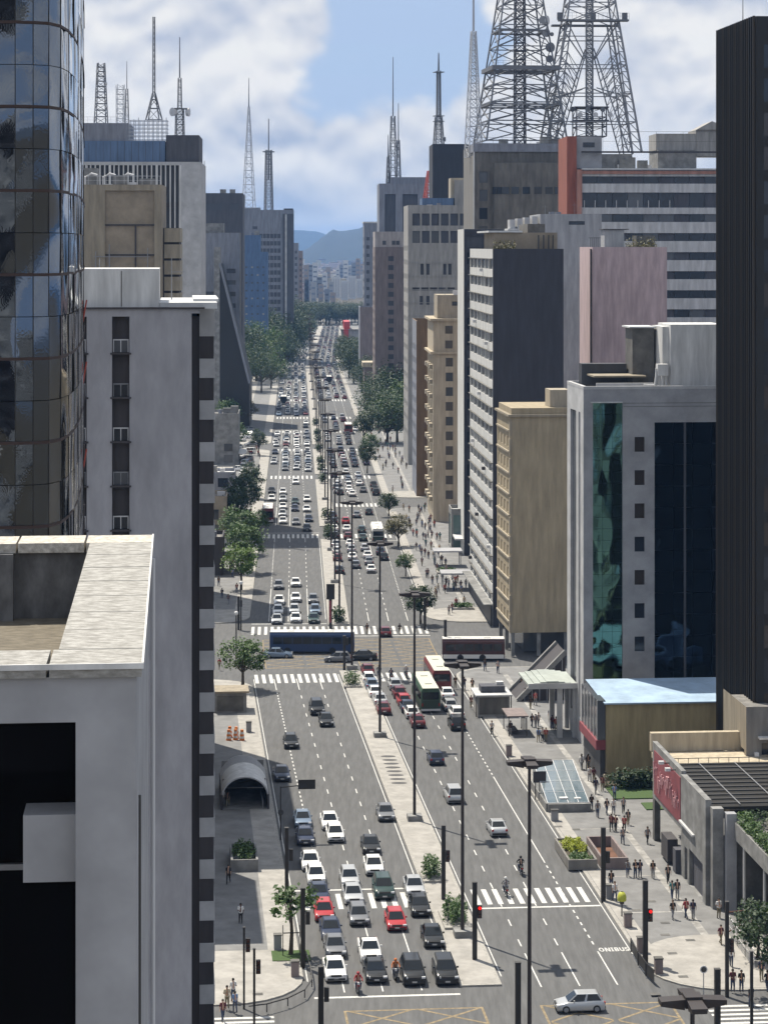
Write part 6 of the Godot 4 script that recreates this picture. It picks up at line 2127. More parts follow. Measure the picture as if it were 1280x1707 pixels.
func kiosks() -> void:
	# news stand with a banner wall
	var t := thing("news_kiosk", "grey news kiosk with roof boxes and a stone patterned back wall", "kiosk", Vector3(13.893, 0, -297.71), 0.0883)
	solid(t, "body", M.stone, Vector3(-2.0, 0.13, -4.6), Vector3(2.1, 2.7, 0.0))
	solid(t, "back_panel", M.concrete_weather, Vector3(-1.8, 0.4, 0.003), Vector3(1.9, 2.5, 0.05))
	solid(t, "roof", M.render_pale, Vector3(-2.3, 2.71, -5.0), Vector3(2.4, 2.9, 0.35))
	solid(t, "roof_box", M.slate_dark, Vector3(-1.4, 2.91, -3.6), Vector3(1.7, 3.7, -1.4))
	solid(t, "air_unit", M.render_white, Vector3(0.7, 3.71, -3.0), Vector3(1.6, 4.1, -2.2))
	for x in [-2.25, 2.2]:
		solid(t, "corner_post", M.steel_dark, Vector3(x, 0.13, 0.1), Vector3(x + 0.12, 2.7, 0.22))
	# the open shelter behind it
	t = thing("bus_shelter", "open bus shelter with a dark red flat roof on the wide pavement", "bus shelter", Vector3(16.284, 0, -286.064), 0.0883)
	solid(t, "roof", M.brown_grey, Vector3(-1.3, 2.5, -4.4), Vector3(1.3, 2.65, 0.6))
	for x in [-1.15, 1.05]:
		for z in [-4.2, 0.3]:
			solid(t, "post", M.steel_dark, Vector3(x, 0.13, z), Vector3(x + 0.1, 2.5, z + 0.1))
	solid(t, "bench", M.charcoal, Vector3(-0.9, 0.5, -3.6), Vector3(0.2, 0.62, -0.4))
	solid(t, "back_glass", M.pane_grey, Vector3(1.06, 0.4, -4.0), Vector3(1.1, 2.2, 0.2))
	# grey kiosk across the avenue
	t = thing("grey_kiosk", "grey shuttered kiosk with a pale curved roof under the street tree", "kiosk", Vector3(-19.385, 0, -300), 0.0883)
	solid(t, "body", M.concrete, Vector3(-2.4, 0.13, -3.6), Vector3(1.8, 2.7, 0.0))
	solid(t, "shutter", M.concrete_dark, Vector3(-2.0, 0.4, 0.003), Vector3(1.4, 2.3, 0.06))
	solid(t, "roof", M.tan_pale, Vector3(-2.7, 2.71, -4.0), Vector3(2.1, 2.95, 0.4))
	# striped work barriers
	for k in 5:
		var p := Vector3(-17.869, 0, -283.293) + Vector3((k % 3) * 0.8 - 0.9, 0.13, -1.6 * int(k / 3.0) - 0.3 * (k % 2))
		t = thing("work_barrel", "orange and white striped work barrel heaped on the canopy pavement", "work barrel", p, 0.4 * k, "striped work barrels in a heap")
		for j in 5:
			var c := CylinderMesh.new()
			c.top_radius = 0.3 - j * 0.03
			c.bottom_radius = 0.33 - j * 0.03
			c.height = 0.26
			c.radial_segments = 12
			part(t, "band", c, M.work_orange if j % 2 == 0 else M.render_white, Vector3(0, 0.13 + j * 0.262, 0))
	# refuse bins and cabinets
	for a in [[Vector3(14.648, 0, -274.648), "dark litter bin on the kerb by the bus stop paving"], [Vector3(21.406, 0, -205.624), "grey litter bin beside the yellow telephone hood"], [Vector3(20.642, 0, -214.679), "grey cabinet beside the yellow-leaved planter post"], [Vector3(22.568, 0, -192.593), "beige cabinet behind the corner guard rail"], [Vector3(-9.038, 0, -199.149), "brown litter bin beside the young tree"], [Vector3(-7.279, 0, -191.803), "grey litter bin on the cream pavement corner"], [Vector3(-16.626, 0, -288.177), "small dark bin beside the striped barrels"], [Vector3(21.763, 0, -198.305), "low grey cabinet beside the red signal post"]]:
		t = thing("litter_bin", a[1], "litter bin", a[0], 0.09)
		solid(t, "body", M.steel if rng.randf() < 0.5 else M.brown_grey, Vector3(-0.32, 0.13, -0.3), Vector3(0.32, 1.35, 0.3))
		solid(t, "lid", M.concrete_dark, Vector3(-0.36, 1.351, -0.34), Vector3(0.36, 1.45, 0.34))
	# telephone hood
	t = thing("telephone_hood", "yellow-green egg-shaped telephone hood on a thin post", "telephone", Vector3(21.214, 0, -208.929), 0.0883)
	var st := S()
	pole(st, Vector3(0, 0.13, 0), 1.3, 0.06, 0.06, 6)
	part(t, "post", done(st), M.steel_dark)
	st = S()
	st.set_smooth_group(0)
	for i in 12:
		for j in 5:
			var f := func(a: int, b: int) -> Vector3:
				var u := TAU * a / 12.0
				var v := PI * 0.5 * b / 5.0 - 0.35
				return Vector3(cos(u) * cos(v) * 0.42, 1.75 + sin(v) * 0.62, sin(u) * cos(v) * 0.46)
			quad(st, f.call(i + 1, j + 1), f.call(i, j + 1), f.call(i, j), f.call(i + 1, j))
	part(t, "hood", done(st), M.hood_yellow)
	solid(t, "handset_box", M.steel_dark, Vector3(-0.18, 1.25, -0.1), Vector3(0.18, 1.6, 0.12))

func small_things() -> void:
	# corner guard rails
	var t := thing("corner_guard_rail", "black panel guard rail along the cream pavement corner", "guard rail", Vector3.ZERO)
	var pts := [Vector3(20.898, 0, -198.305),Vector3(21.115, 0, -194.676),Vector3(21.443, 0, -191.803),Vector3(21.88, 0, -189.627)]
	for k in pts.size() - 1:
		var st := S()
		var a: Vector3 = pts[k] + Vector3(0, 0.13, 0)
		var b: Vector3 = pts[k + 1] + Vector3(0, 0.13, 0)
		quad(st, a + Vector3(0, 1.1, 0), b + Vector3(0, 1.1, 0), b + Vector3(0, 0.2, 0), a + Vector3(0, 0.2, 0))
		bar(st, a, a + Vector3(0, 1.2, 0), 0.1)
		bar(st, a + Vector3(0, 1.12, 0), b + Vector3(0, 1.12, 0), 0.09)
		part(t, "panel", done(st), M.post_black)
	t = thing("curved_guard_rail", "low dark guard rail round the pavement corner by the stop line", "guard rail", Vector3.ZERO)
	pts = [Vector3(-6.544, 0, -196.309),Vector3(-6.01, 0, -192.118),Vector3(-5.816, 0, -189.015),Vector3(-6.306, 0, -186.306),Vector3(-7.559, 0, -184.252),Vector3(-9.141, 0, -182.812),Vector3(-10.514, 0, -182.243)]
	for k in pts.size() - 1:
		var st := S()
		var a: Vector3 = pts[k] + Vector3(0, 0.13, 0)
		var b: Vector3 = pts[k + 1] + Vector3(0, 0.13, 0)
		bar(st, a, a + Vector3(0, 0.7, 0), 0.09)
		bar(st, a + Vector3(0, 0.65, 0), b + Vector3(0, 0.65, 0), 0.09)
		part(t, "rail", done(st), M.steel_dark)
	# gallery garden railing and gate
	t = thing("garden_railing", "white metal railing along the gallery garden steps", "railing", Vector3.ZERO)
	pts = [Vector3(29.948, 0, -203.478),Vector3(30.154, 0, -200),Vector3(30.404, 0, -196.97),Vector3(30.596, 0, -193.709)]
	for k in pts.size() - 1:
		railing(t, pts[k] + Vector3(0, 0.13, 0), pts[k + 1] + Vector3(0, 0.13, 0), 1.6, 0.45, M.steel_pale, "rail")
	t = thing("garden_gate", "rusty garden gate among the gallery plants", "gate", Vector3(30.753, 0, -202.597), 0.3)
	var g := S()
	for x in [-1.2, 0.0, 1.2]:
		bar(g, Vector3(x, 0.1, 0), Vector3(x, 2.4, 0), 0.1)
	bar(g, Vector3(-1.2, 2.4, 0), Vector3(1.2, 2.4, 0), 0.1)
	bar(g, Vector3(-1.2, 0.6, 0), Vector3(1.2, 2.0, 0), 0.08)
	part(t, "frame", done(g), M.rust)
	# yellow lamp discs on the far pavements
	for a in [[402, 972, "round white lamp on a dark pole among the street trees"], [394, 1030, "round white lamp on a dark pole by the shaded corner"]]:
		t = thing("globe_lamp", a[2], "street lamp", Vector3((a[0] - 640.0) * 60.0 / (a[1] + 80.0 - 410.0), 0.13, -234000.0 / (a[1] + 80.0 - 410.0)), 0)
		var st := S()
		pole(st, Vector3.ZERO, 7.2, 0.12, 0.08, 6)
		part(t, "post", done(st), M.post_black)
		var sp := SphereMesh.new()
		sp.radius = 0.3
		sp.height = 0.6
		part(t, "globe", sp, M.render_white, Vector3(0, 7.4, 0))
	# paved repair patches and manhole plates on the wide pavement
	for a in [[1108, 1541], [1108, 1561], [1120, 1592], [1138, 1631], [1150, 1570], [1085, 1505], [1060, 1520], [930, 1380], [960, 1385], [1092, 1660], [470, 1604], [430, 1660]]:
		var o := part(self, "manhole_plate", box_mesh(Vector3(0.8, 0.012, 0.6)), M.concrete_dark, Vector3((a[0] - 640.0) * 60.0 / (a[1] - 410.0), 0.148, -234000.0 / (a[1] - 410.0)))
		o.rotation.y = 0.0883
		tag(o, "dark metal service plate set in the pavement", "service plate", "service plates in the pavements")

# ---------------------------------------------------------------- trees
# a tree of height 1 (scaled when placed): trunk and limbs, and a crown of leaf-sized faces in uneven clumps
func tree_proto(sd: int, clumps: int, leaves: int, size: float, crown: String, spread := 0.42, low := 0.36, dome := 1.0) -> Array:
	rng.seed = sd
	var trunk := S()
	tube(trunk, [Vector3(0, 0, 0), Vector3(0.012, low * 0.55, 0.006), Vector3(-0.006, low + 0.12, 0), Vector3(0.01, 0.8, 0.01)], [0.032, 0.024, 0.018, 0.004], 7)
	var st := S()
	for k in clumps:
		var a := rng.randf() * TAU
		var r := spread * sqrt(rng.randf()) * 0.86
		var top := low + (1.0 - low) * sqrt(maxf(0.0, 1.0 - pow(r / spread, 2.0))) * dome
		var y := lerpf(low + 0.03, top - 0.05, pow(rng.randf(), 0.6))
		var c := Vector3(cos(a) * r, y, sin(a) * r)
		if k % 3 == 0:
			tube(trunk, [Vector3(0, low * rng.randf_range(0.7, 1.1), 0), c * Vector3(0.5, 0.0, 0.5) + Vector3(0, lerpf(low, c.y, 0.55), 0), c], [0.011, 0.007, 0.002], 5)
		var cr := rng.randf_range(0.055, 0.125) * (spread / 0.42)
		for j in leaves:
			var p := Vector3(rng.randfn(), rng.randfn() * 0.75, rng.randfn()) * cr * 0.62
			leaf_face(st, c + p, size * rng.randf_range(0.6, 1.3))
	return [done(trunk), done(st), crown]

func plant(p: Array, at: Vector3, h: float, wide: float, label: String, group := "", leaf := "") -> void:
	var t := thing("tree", label, "tree", at, rng.randf() * TAU, group)
	t.scale = Vector3(h * wide, h, h * wide)
	part(t, "trunk", p[0], M.bark)
	part(t, "crown", p[1], M[leaf if leaf else p[2]])

func build_trees() -> void:
	var street := [tree_proto(3, 44, 60, 0.034, "leaf_mid"), tree_proto(11, 40, 60, 0.034, "leaf_mid", 0.40, 0.30)]
	var round_one := tree_proto(21, 60, 60, 0.03, "leaf_dark", 0.40, 0.30, 1.0)
	var broad := [tree_proto(31, 80, 46, 0.026, "leaf_dark", 0.56, 0.26), tree_proto(37, 80, 46, 0.026, "leaf_dark", 0.52, 0.22), tree_proto(43, 80, 46, 0.026, "leaf_mid", 0.60, 0.30)]
	var young := tree_proto(51, 15, 34, 0.05, "leaf_mid", 0.34, 0.55)
	rng.seed = 500
	# the near pavement
	plant(street[0], Vector3(-19.054, 0.13, -316.216), 7.2, 1.12, "leafy street tree over the grey kiosk by the junction")
	var y := thing("young_tree", "thin young tree in a staked square of grass on the pavement corner", "tree", Vector3(-7.855, 0.13, -197.635), 0.4)
	y.scale = Vector3(6.4, 6.4, 6.4)
	part(y, "trunk", young[0], M.bark)
	part(y, "crown", young[1], M.leaf_mid)
	var g := thing("tree_grass", "square of green grass round the young staked tree", "grass plot", Vector3(-7.841, 0.13, -197.302), 0.0883)
	solid(g, "turf", M.lawn, Vector3(-1.6, 0, -1.4), Vector3(1.6, 0.06, 1.4))
	for x in [-0.7, 0.7]: solid(g, "stake", M.post_black, Vector3(x, 0.06, -0.05), Vector3(x + 0.07, 2.6, 0.05))
	solid(g, "tie_rail", M.post_black, Vector3(-0.62, 1.9, -0.03), Vector3(0.69, 1.98, 0.03))
	# the row past the junction
	for a in [[Vector3(-24.835, 0, -406.957), 8.2, 1.0, "leaf_bright", "bright green street tree nearest the side street corner"], [Vector3(-25.541, 0, -429.358), 9.4, 1.0, "leaf_mid", "full green street tree in the middle of the dense row"], [Vector3(-28.194, 0, -454.369), 9.5, 1.05, "leaf_mid", "green street tree beside the low shops"], [Vector3(-30.625, 0, -487.5), 10.0, 1.1, "leaf_dark", "dark street tree behind the bright green one"], [Vector3(-30.786, 0, -510.917), 10.5, 1.0, "leaf_dark", "dark street tree by the red bus lane stop"], [Vector3(-25.455, 0, -472.727), 7.0, 0.9, "leaf_mid", "small street tree close to the kerb of the row"], [Vector3(-31.28, 0, -554.502), 9.0, 0.9, "leaf_dark", "dark thin tree by the crowded far pavement"], [Vector3(-42.514, 0, -668.571), 10.0, 1.0, "leaf_mid", "green tree behind the plain grey annexe"], [Vector3(-35.657, 0, -668.571), 8.0, 0.8, "leaf_dark", "small dark tree on the kerb past the annexe"], [Vector3(-50.323, 0, -754.839), 11.0, 1.0, "leaf_mid", "green tree at the foot of the sloping facade"], [Vector3(-45.298, 0, -774.834), 9.0, 1.0, "leaf_dry", "dull green tree beside the sloping facade base"]]:
		plant(street[rng.randi() % 2], a[0] + Vector3(0, 0.13, 0), a[1], a[2], a[4], "", a[3])
	# the other pavement
	plant(round_one, Vector3(5.791, 0.13, -370.253), 6.6, 1.0, "round dark street tree on the pavement by the side street")
	plant(round_one, Vector3(1.062, 0.13, -517.699), 5.6, 1.1, "small round dark tree beside the crossing")
	for a in [[Vector3(2.869, 0, -466.135), 6.6, 1.2, "leaf_dry", "dull brown-green tree on the pavement with the white canopies"], [Vector3(3.913, 0, -423.913), 4.4, 1.0, "leaf_mid", "small bright tree on the kerb by the pavement bed"], [Vector3(-4.421, 0, -615.789), 9.0, 0.7, "leaf_dark", "narrow dark tree on the kerb below the brown block"], [Vector3(-6.145, 0, -704.819), 10.0, 0.8, "leaf_dark", "dark tree on the kerb beside the round totem"], [Vector3(-3.75, 0, -664.773), 7.0, 0.9, "leaf_mid", "small green tree by the low podium"]]:
		plant(street[rng.randi() % 2], a[0] + Vector3(0, 0.13, 0), a[1], a[2], a[4], "", a[3])
	# broad trees in front of the brown block
	for a in [[645, 740, 17.0, 1.0, "leaf_dark"], [662, 738, 15.0, 1.0, "leaf_mid"], [630, 715, 16.0, 0.9, "leaf_dark"], [655, 705, 20.0, 1.0, "leaf_dark"], [672, 712, 16.0, 1.0, "leaf_mid"], [640, 690, 18.0, 0.9, "leaf_dark"]]:
		plant(broad[rng.randi() % 3], Vector3((a[0] - 640.0) * 60.0 / (a[1] - 410.0), 0.13, -234000.0 / (a[1] - 410.0)), a[2], a[3], "broad %s tree in the clump at the foot of the brown block" % ("dark" if a[4] == "leaf_dark" else "green"), "trees before the brown block", a[4])
	# the park, a wall of big trees past the sloping facade
	for a in [[418, 652, 26.0], [436, 655, 22.0], [452, 648, 20.0], [410, 640, 34.0], [428, 636, 34.0], [445, 632, 30.0], [462, 628, 26.0], [474, 618, 24.0], [420, 622, 38.0], [438, 616, 38.0], [455, 612, 34.0], [470, 606, 32.0], [482, 600, 30.0], [492, 590, 30.0], [476, 592, 36.0], [460, 598, 38.0], [444, 602, 42.0], [500, 580, 26.0], [504, 572, 28.0], [488, 578, 36.0], [508, 566, 22.0], [470, 580, 42.0], [512, 560, 20.0]]:
		var m: String = ["leaf_park", "leaf_dark", "leaf_park", "leaf_mid", "leaf_dark"][rng.randi() % 5] if a[0] < 465 else "leaf_park"
		plant(broad[rng.randi() % 3], Vector3((a[0] - 640.0) * 60.0 / (a[1] - 410.0), 0.13, -234000.0 / (a[1] - 410.0)), a[2] * 0.80, 0.8, {"leaf_dark": "large dark green park tree beyond the sloping facade", "leaf_mid": "large green park tree beyond the sloping facade", "leaf_park": "large near-black green park tree beyond the sloping facade"}[m], "park trees", m)
	# dark trees facing the park
	for a in [[590, 640, 20.0], [582, 630, 20.0], [598, 628, 20.0], [578, 616, 19.0], [592, 612, 17.0], [604, 622, 19.0], [574, 604, 15.0], [586, 598, 12.0], [600, 600, 12.0], [610, 640, 20.0], [570, 592, 13.0], [616, 655, 18.0], [603, 652, 16.0]]:
		plant(broad[rng.randi() % 2], Vector3((a[0] - 640.0) * 60.0 / (a[1] - 410.0), 0.13, -234000.0 / (a[1] - 410.0)), a[2] * 0.9, 0.8, "large dark tree in the mass opposite the park", "trees opposite the park", "leaf_park")
	# the belt of trees where the avenue ends
	for k in 34:
		var px := 508.0 + 3.1 * k + rng.randf_range(-2, 2)
		var py := rng.randf_range(533.0, 543.0)
		plant(broad[rng.randi() % 3], Vector3((px - 640.0) * 60.0 / (py - 410.0), 0.0, -234000.0 / (py - 410.0)), rng.randf_range(11.0, 18.0), 1.0, "hazy tree in the belt where the avenue ends", "trees at the end of the avenue", "leaf_park")
	# bushes in the gallery garden
	plant(street[1], Vector3(31.104, 0.13, -187.2), 7.6, 0.9, "leafy tree at the gallery garden steps", "", "leaf_dark")
	plant(street[0], Vector3(31.361, 0.13, -196.639), 5.0, 1.0, "small dark tree behind the gallery garden railing", "", "leaf_dark")

# ---------------------------------------------------------------- vehicles
# Cars face -z, wheels on y = 0, middle of the car at the node.
var car_mesh := {}
var paint_of := {}

func car_shape(kind: String) -> Dictionary:
	# belt outline (z from the nose, y), then cabin: base front, base back, roof front, roof back, roof height
	match kind:
		"hatch":
			return {"l": 3.85, "w": 1.68, "belt": [[0.0, 0.34], [0.03, 0.58], [0.16, 0.70], [0.95, 0.88], [2.9, 0.96], [3.72, 0.94], [3.82, 0.62], [3.85, 0.34]], "cab": [0.88, 3.74, 1.62, 3.30, 1.46], "wheel": [0.74, 3.16]}
		"sedan":
			return {"l": 4.3, "w": 1.72, "belt": [[0.0, 0.34], [0.03, 0.57], [0.18, 0.70], [1.12, 0.87], [3.4, 0.95], [4.16, 0.93], [4.28, 0.66], [4.3, 0.34]], "cab": [1.05, 3.72, 1.78, 2.98, 1.43], "wheel": [0.8, 3.4]}
		"suv":
			return {"l": 4.45, "w": 1.82, "belt": [[0.0, 0.40], [0.03, 0.72], [0.16, 0.88], [1.15, 1.05], [3.6, 1.10], [4.30, 1.08], [4.43, 0.74], [4.45, 0.42]], "cab": [1.10, 4.36, 1.70, 3.95, 1.70], "wheel": [0.86, 3.55]}
	return {"l": 4.6, "w": 1.74, "belt": [[0.0, 0.40], [0.03, 0.66], [0.16, 0.82], [1.10, 0.98], [2.7, 1.02], [4.50, 1.00], [4.58, 0.74], [4.6, 0.42]], "cab": [1.05, 2.75, 1.62, 2.55, 1.58], "wheel": [0.84, 3.60]}

func glass_quad(a: Vector3, b: Vector3, c: Vector3, d: Vector3, inset: float, lift: float) -> ArrayMesh:
	var m := (a + b + c + d) / 4
	var n := (b - a).cross(d - a).normalized() * -lift
	var st := S()
	var q := []
	for p: Vector3 in [a, b, c, d]:
		q.append(p + (m - p) * inset + n)
	quad(st, q[0], q[1], q[2], q[3])
	return done(st)

func make_car_meshes(kind: String) -> Dictionary:
	var s := car_shape(kind)
	var l: float = s.l
	var w: float = s.w
	var o := {}
	var st := S()
	st.set_smooth_group(0)
	# lower body: outline swept across, rounded in toward both flanks
	var layers := [[-0.5, 0.93], [-0.47, 0.985], [-0.38, 1.0], [0.38, 1.0], [0.47, 0.985], [0.5, 0.93]]
	var ring := func(k: int) -> Array:
		var a := []
		var x: float = layers[k][0] * w
		var f: float = layers[k][1]
		for p in s.belt:
			a.append(Vector3(x, 0.34 + (p[1] - 0.34) * (f if p[1] > 0.5 else 1.0), (p[0] - l / 2) * lerpf(1.0, f, 0.7)))
		a.append(Vector3(x, 0.2, (l - 0.1) / 2 * f))
		a.append(Vector3(x, 0.2, -(l - 0.1) / 2 * f))
		return a
	for k in layers.size() - 1:
		var a: Array = ring.call(k)
		var b: Array = ring.call(k + 1)
		for i in a.size():
			var j := (i + 1) % a.size()
			quad(st, b[i], b[j], a[j], a[i])
	for k in [0, layers.size() - 1]:
		var a: Array = ring.call(k)
		for i in range(1, a.size() - 1):
			if k == 0: tri(st, a[0], a[i], a[i + 1])
			else: tri(st, a[0], a[i + 1], a[i])
	# cabin shell
	var c: Array = s.cab
	var yb := 0.86 if kind in ["hatch", "sedan"] else 1.0
	var zb := [c[0] - l / 2, c[1] - l / 2]
	var zr := [c[2] - l / 2, c[3] - l / 2]
	var hw := w * 0.455
	var hr := w * 0.36
	var y1: float = c[4]
	var lo := [Vector3(-hw, yb, zb[0]), Vector3(hw, yb, zb[0]), Vector3(hw, yb, zb[1]), Vector3(-hw, yb, zb[1])]
	var hi := [Vector3(-hr, y1 - 0.03, zr[0]), Vector3(hr, y1 - 0.03, zr[0]), Vector3(hr, y1 - 0.03, zr[1]), Vector3(-hr, y1 - 0.03, zr[1])]
	st.set_smooth_group(-1)
	for i in 4:
		var j := (i + 1) % 4
		quad(st, hi[j], hi[i], lo[i], lo[j])
	var rm := [Vector3(-hr * 0.86, y1, zr[0] + 0.12), Vector3(hr * 0.86, y1, zr[0] + 0.12), Vector3(hr * 0.86, y1, zr[1] - 0.12), Vector3(-hr * 0.86, y1, zr[1] - 0.12)]
	for i in 4:
		var j := (i + 1) % 4
		quad(st, rm[j], rm[i], hi[i], hi[j])
	quad(st, rm[0], rm[1], rm[2], rm[3])
	o.body = done(st)
	o.windscreen = glass_quad(hi[1], hi[0], lo[0], lo[1], 0.10, 0.012)
	o.rear_window = glass_quad(hi[3], hi[2], lo[2], lo[3], 0.14, 0.012)
	var sides := []
	for e in [[1, 2], [3, 0]]:
		for h in [[0.04, 0.5], [0.54, 0.97]]:
			var u0: Vector3 = hi[e[0]].lerp(hi[e[1]], h[0])
			var u1: Vector3 = hi[e[0]].lerp(hi[e[1]], h[1])
			var v0: Vector3 = lo[e[0]].lerp(lo[e[1]], h[0])
			var v1: Vector3 = lo[e[0]].lerp(lo[e[1]], h[1])
			sides.append(glass_quad(u1, u0, v0, v1, 0.07, 0.012))
	o.side = sides
	var wheel := S()
	wheel.set_smooth_group(-1)
	var n := 14
	for i in n:
		var a := TAU * i / n
		var b := TAU * (i + 1) / n
		var r := 0.305 if kind != "suv" else 0.35
		var p := Vector3(0, cos(a) * r, sin(a) * r)
		var q := Vector3(0, cos(b) * r, sin(b) * r)
		var x := Vector3(0.095, 0, 0)
		quad(wheel, p - x, q - x, q + x, p + x)
		tri(wheel, x, p + x, q + x)
		tri(wheel, -x, q - x, p - x)
	o.tyre = done(wheel)
	var rim := CylinderMesh.new()
	rim.top_radius = 0.19
	rim.bottom_radius = 0.19
	rim.height = 0.21
	rim.radial_segments = 10
	rim.rings = 0
	o.rim = rim
	o.shape = s
	return o

func car(kind: String, colour: String, at: Vector3, turn: float, label: String, group: String, simple := false) -> Node3D:
	if not car_mesh.has(kind): car_mesh[kind] = make_car_meshes(kind)
	var key := kind + colour + str(simple)
	var called: String = {"hatch": "hatchback_car", "sedan": "sedan_car", "suv": "sport_utility_car", "pickup": "pickup_truck"}[kind]
	if paint_of.has(key):
		var t: Node3D = paint_of[key]
		return copy(t, at, turn, label, group)
	var t := thing(called, label, "car", at, turn, group)
	paint_of[key] = t
	var m: Dictionary = car_mesh[kind]
	var s: Dictionary = m.shape
	var l: float = s.l
	var w: float = s.w
	part(t, "body", m.body, M["car_" + colour])
	part(t, "windscreen", m.windscreen, M.car_glass)
	part(t, "rear_window", m.rear_window, M.car_glass)
	if simple:
		return t
	for q: ArrayMesh in m.side: part(t, "side_window", q, M.car_glass)
	for z: float in s.wheel:
		for x in [-1.0, 1.0]:
			var wh := part(t, "wheel", m.tyre, M.tyre, Vector3(x * (w / 2 - 0.085), 0.305 if kind != "suv" else 0.35, z - l / 2))
			var r := part(wh, "rim", m.rim, M.steel)
			r.rotation.z = PI / 2
	var hy := 0.62 if kind in ["hatch", "sedan"] else 0.76
	for x in [-1.0, 1.0]:
		solid(t, "headlight", M.headlight, Vector3(x * (w * 0.40) - 0.16, hy - 0.07, -l / 2 - 0.012), Vector3(x * (w * 0.40) + 0.12 * signf(-x) + 0.04, hy + 0.07, -l / 2 + 0.2))
		solid(t, "tail_light", M.tail_light, Vector3(x * (w * 0.41) - 0.1, hy + 0.02, l / 2 - 0.12), Vector3(x * (w * 0.41) + 0.1, hy + 0.22, l / 2 - 0.003))
		solid(t, "mirror", M["car_" + colour], Vector3(x * (w / 2 + 0.06) - 0.08, yb_of(kind), s.cab[0] - l / 2 + 0.42), Vector3(x * (w / 2 + 0.06) + 0.08, yb_of(kind) + 0.13, s.cab[0] - l / 2 + 0.52))
	solid(t, "grille", M.dark_trim, Vector3(-w * 0.26, hy - 0.09, -l / 2 - 0.008), Vector3(w * 0.26, hy + 0.05, -l / 2 + 0.1))
	solid(t, "front_bumper", M.dark_trim, Vector3(-w * 0.42, 0.26, -l / 2 - 0.03), Vector3(w * 0.42, 0.42, -l / 2 + 0.12))
	solid(t, "rear_bumper", M.dark_trim, Vector3(-w * 0.44, 0.28, l / 2 - 0.12), Vector3(w * 0.44, 0.48, l / 2 + 0.03))
	solid(t, "number_plate", M.plate, Vector3(-0.2, 0.50, l / 2 - 0.006), Vector3(0.2, 0.63, l / 2 + 0.012))
	solid(t, "number_plate", M.plate, Vector3(-0.2, 0.36, -l / 2 - 0.045), Vector3(0.2, 0.48, -l / 2 - 0.02))
	solid(t, "underside", M.tyre, Vector3(-w * 0.42, 0.17, -l / 2 + 0.25), Vector3(w * 0.42, 0.24, l / 2 - 0.25))
	if kind == "pickup":
		solid(t, "load_bed", M.dark_trim, Vector3(-w * 0.4, 0.95, 2.85 - l / 2), Vector3(w * 0.4, 1.045, l / 2 - 0.12))
	return t

func yb_of(kind: String) -> float:
	return 0.92 if kind in ["hatch", "sedan"] else 1.06

func build_vehicles() -> void:
	rng.seed = 900
	for g in [["white", Vector3(0.70, 0.70, 0.69)], ["silver", Vector3(0.42, 0.43, 0.44)], ["grey", Vector3(0.17, 0.175, 0.185)], ["black", Vector3(0.012, 0.013, 0.014)], ["navy", Vector3(0.018, 0.028, 0.06)], ["red", Vector3(0.36, 0.025, 0.03)], ["maroon", Vector3(0.11, 0.012, 0.016)], ["green", Vector3(0.02, 0.045, 0.04)], ["steel", Vector3(0.15, 0.20, 0.27)], ["blue", Vector3(0.03, 0.09, 0.28)]]:
		var m := paint("car_" + g[0], g[1], 0.32)
		m.clearcoat_enabled = true
		m.clearcoat = 0.5
		m.metallic_specular = 0.35
		m.clearcoat_roughness = 0.06
		if g[0] in ["silver", "grey", "steel"]: m.metallic = 0.35
	paint("car_glass", Vector3(0.012, 0.015, 0.018), 0.05)
	paint("tyre", Vector3(0.014, 0.014, 0.014), 0.9)
	paint("dark_trim", Vector3(0.02, 0.02, 0.021), 0.6)
	paint("headlight", Vector3(0.62, 0.63, 0.65), 0.12)
	paint("tail_light", Vector3(0.30, 0.012, 0.012), 0.2)
	paint("plate", Vector3(0.45, 0.45, 0.44), 0.6)
	near_traffic()
	middle_traffic()
	far_traffic()
	buses()
	motorcycles()

const ORDER := ["first", "second", "third", "fourth", "fifth", "sixth", "seventh", "eighth", "ninth", "tenth", "eleventh"]
const WORD := {"hatch": "hatchback", "sedan": "sedan", "suv": "tall estate car", "pickup": "pickup"}
const COLOUR := {"white": "white", "silver": "silver", "grey": "grey", "black": "black", "navy": "dark blue", "red": "red", "maroon": "maroon", "green": "dark green", "steel": "steel blue", "blue": "blue"}

# p: the bumper nearest the camera, on the ground
func lane_car(p: Vector3, kind: String, colour: String, toward: bool, label: String, group: String, simple := false) -> void:
	var l: float = car_shape(kind).l
	var turn := av_turn(-p.z)
	var along := Vector3(-sin(turn), 0, -cos(turn))
	car(kind, colour, p + along * l / 2, turn + (PI if toward else 0.0) + rng.randf_range(-0.012, 0.012), label, group, simple)

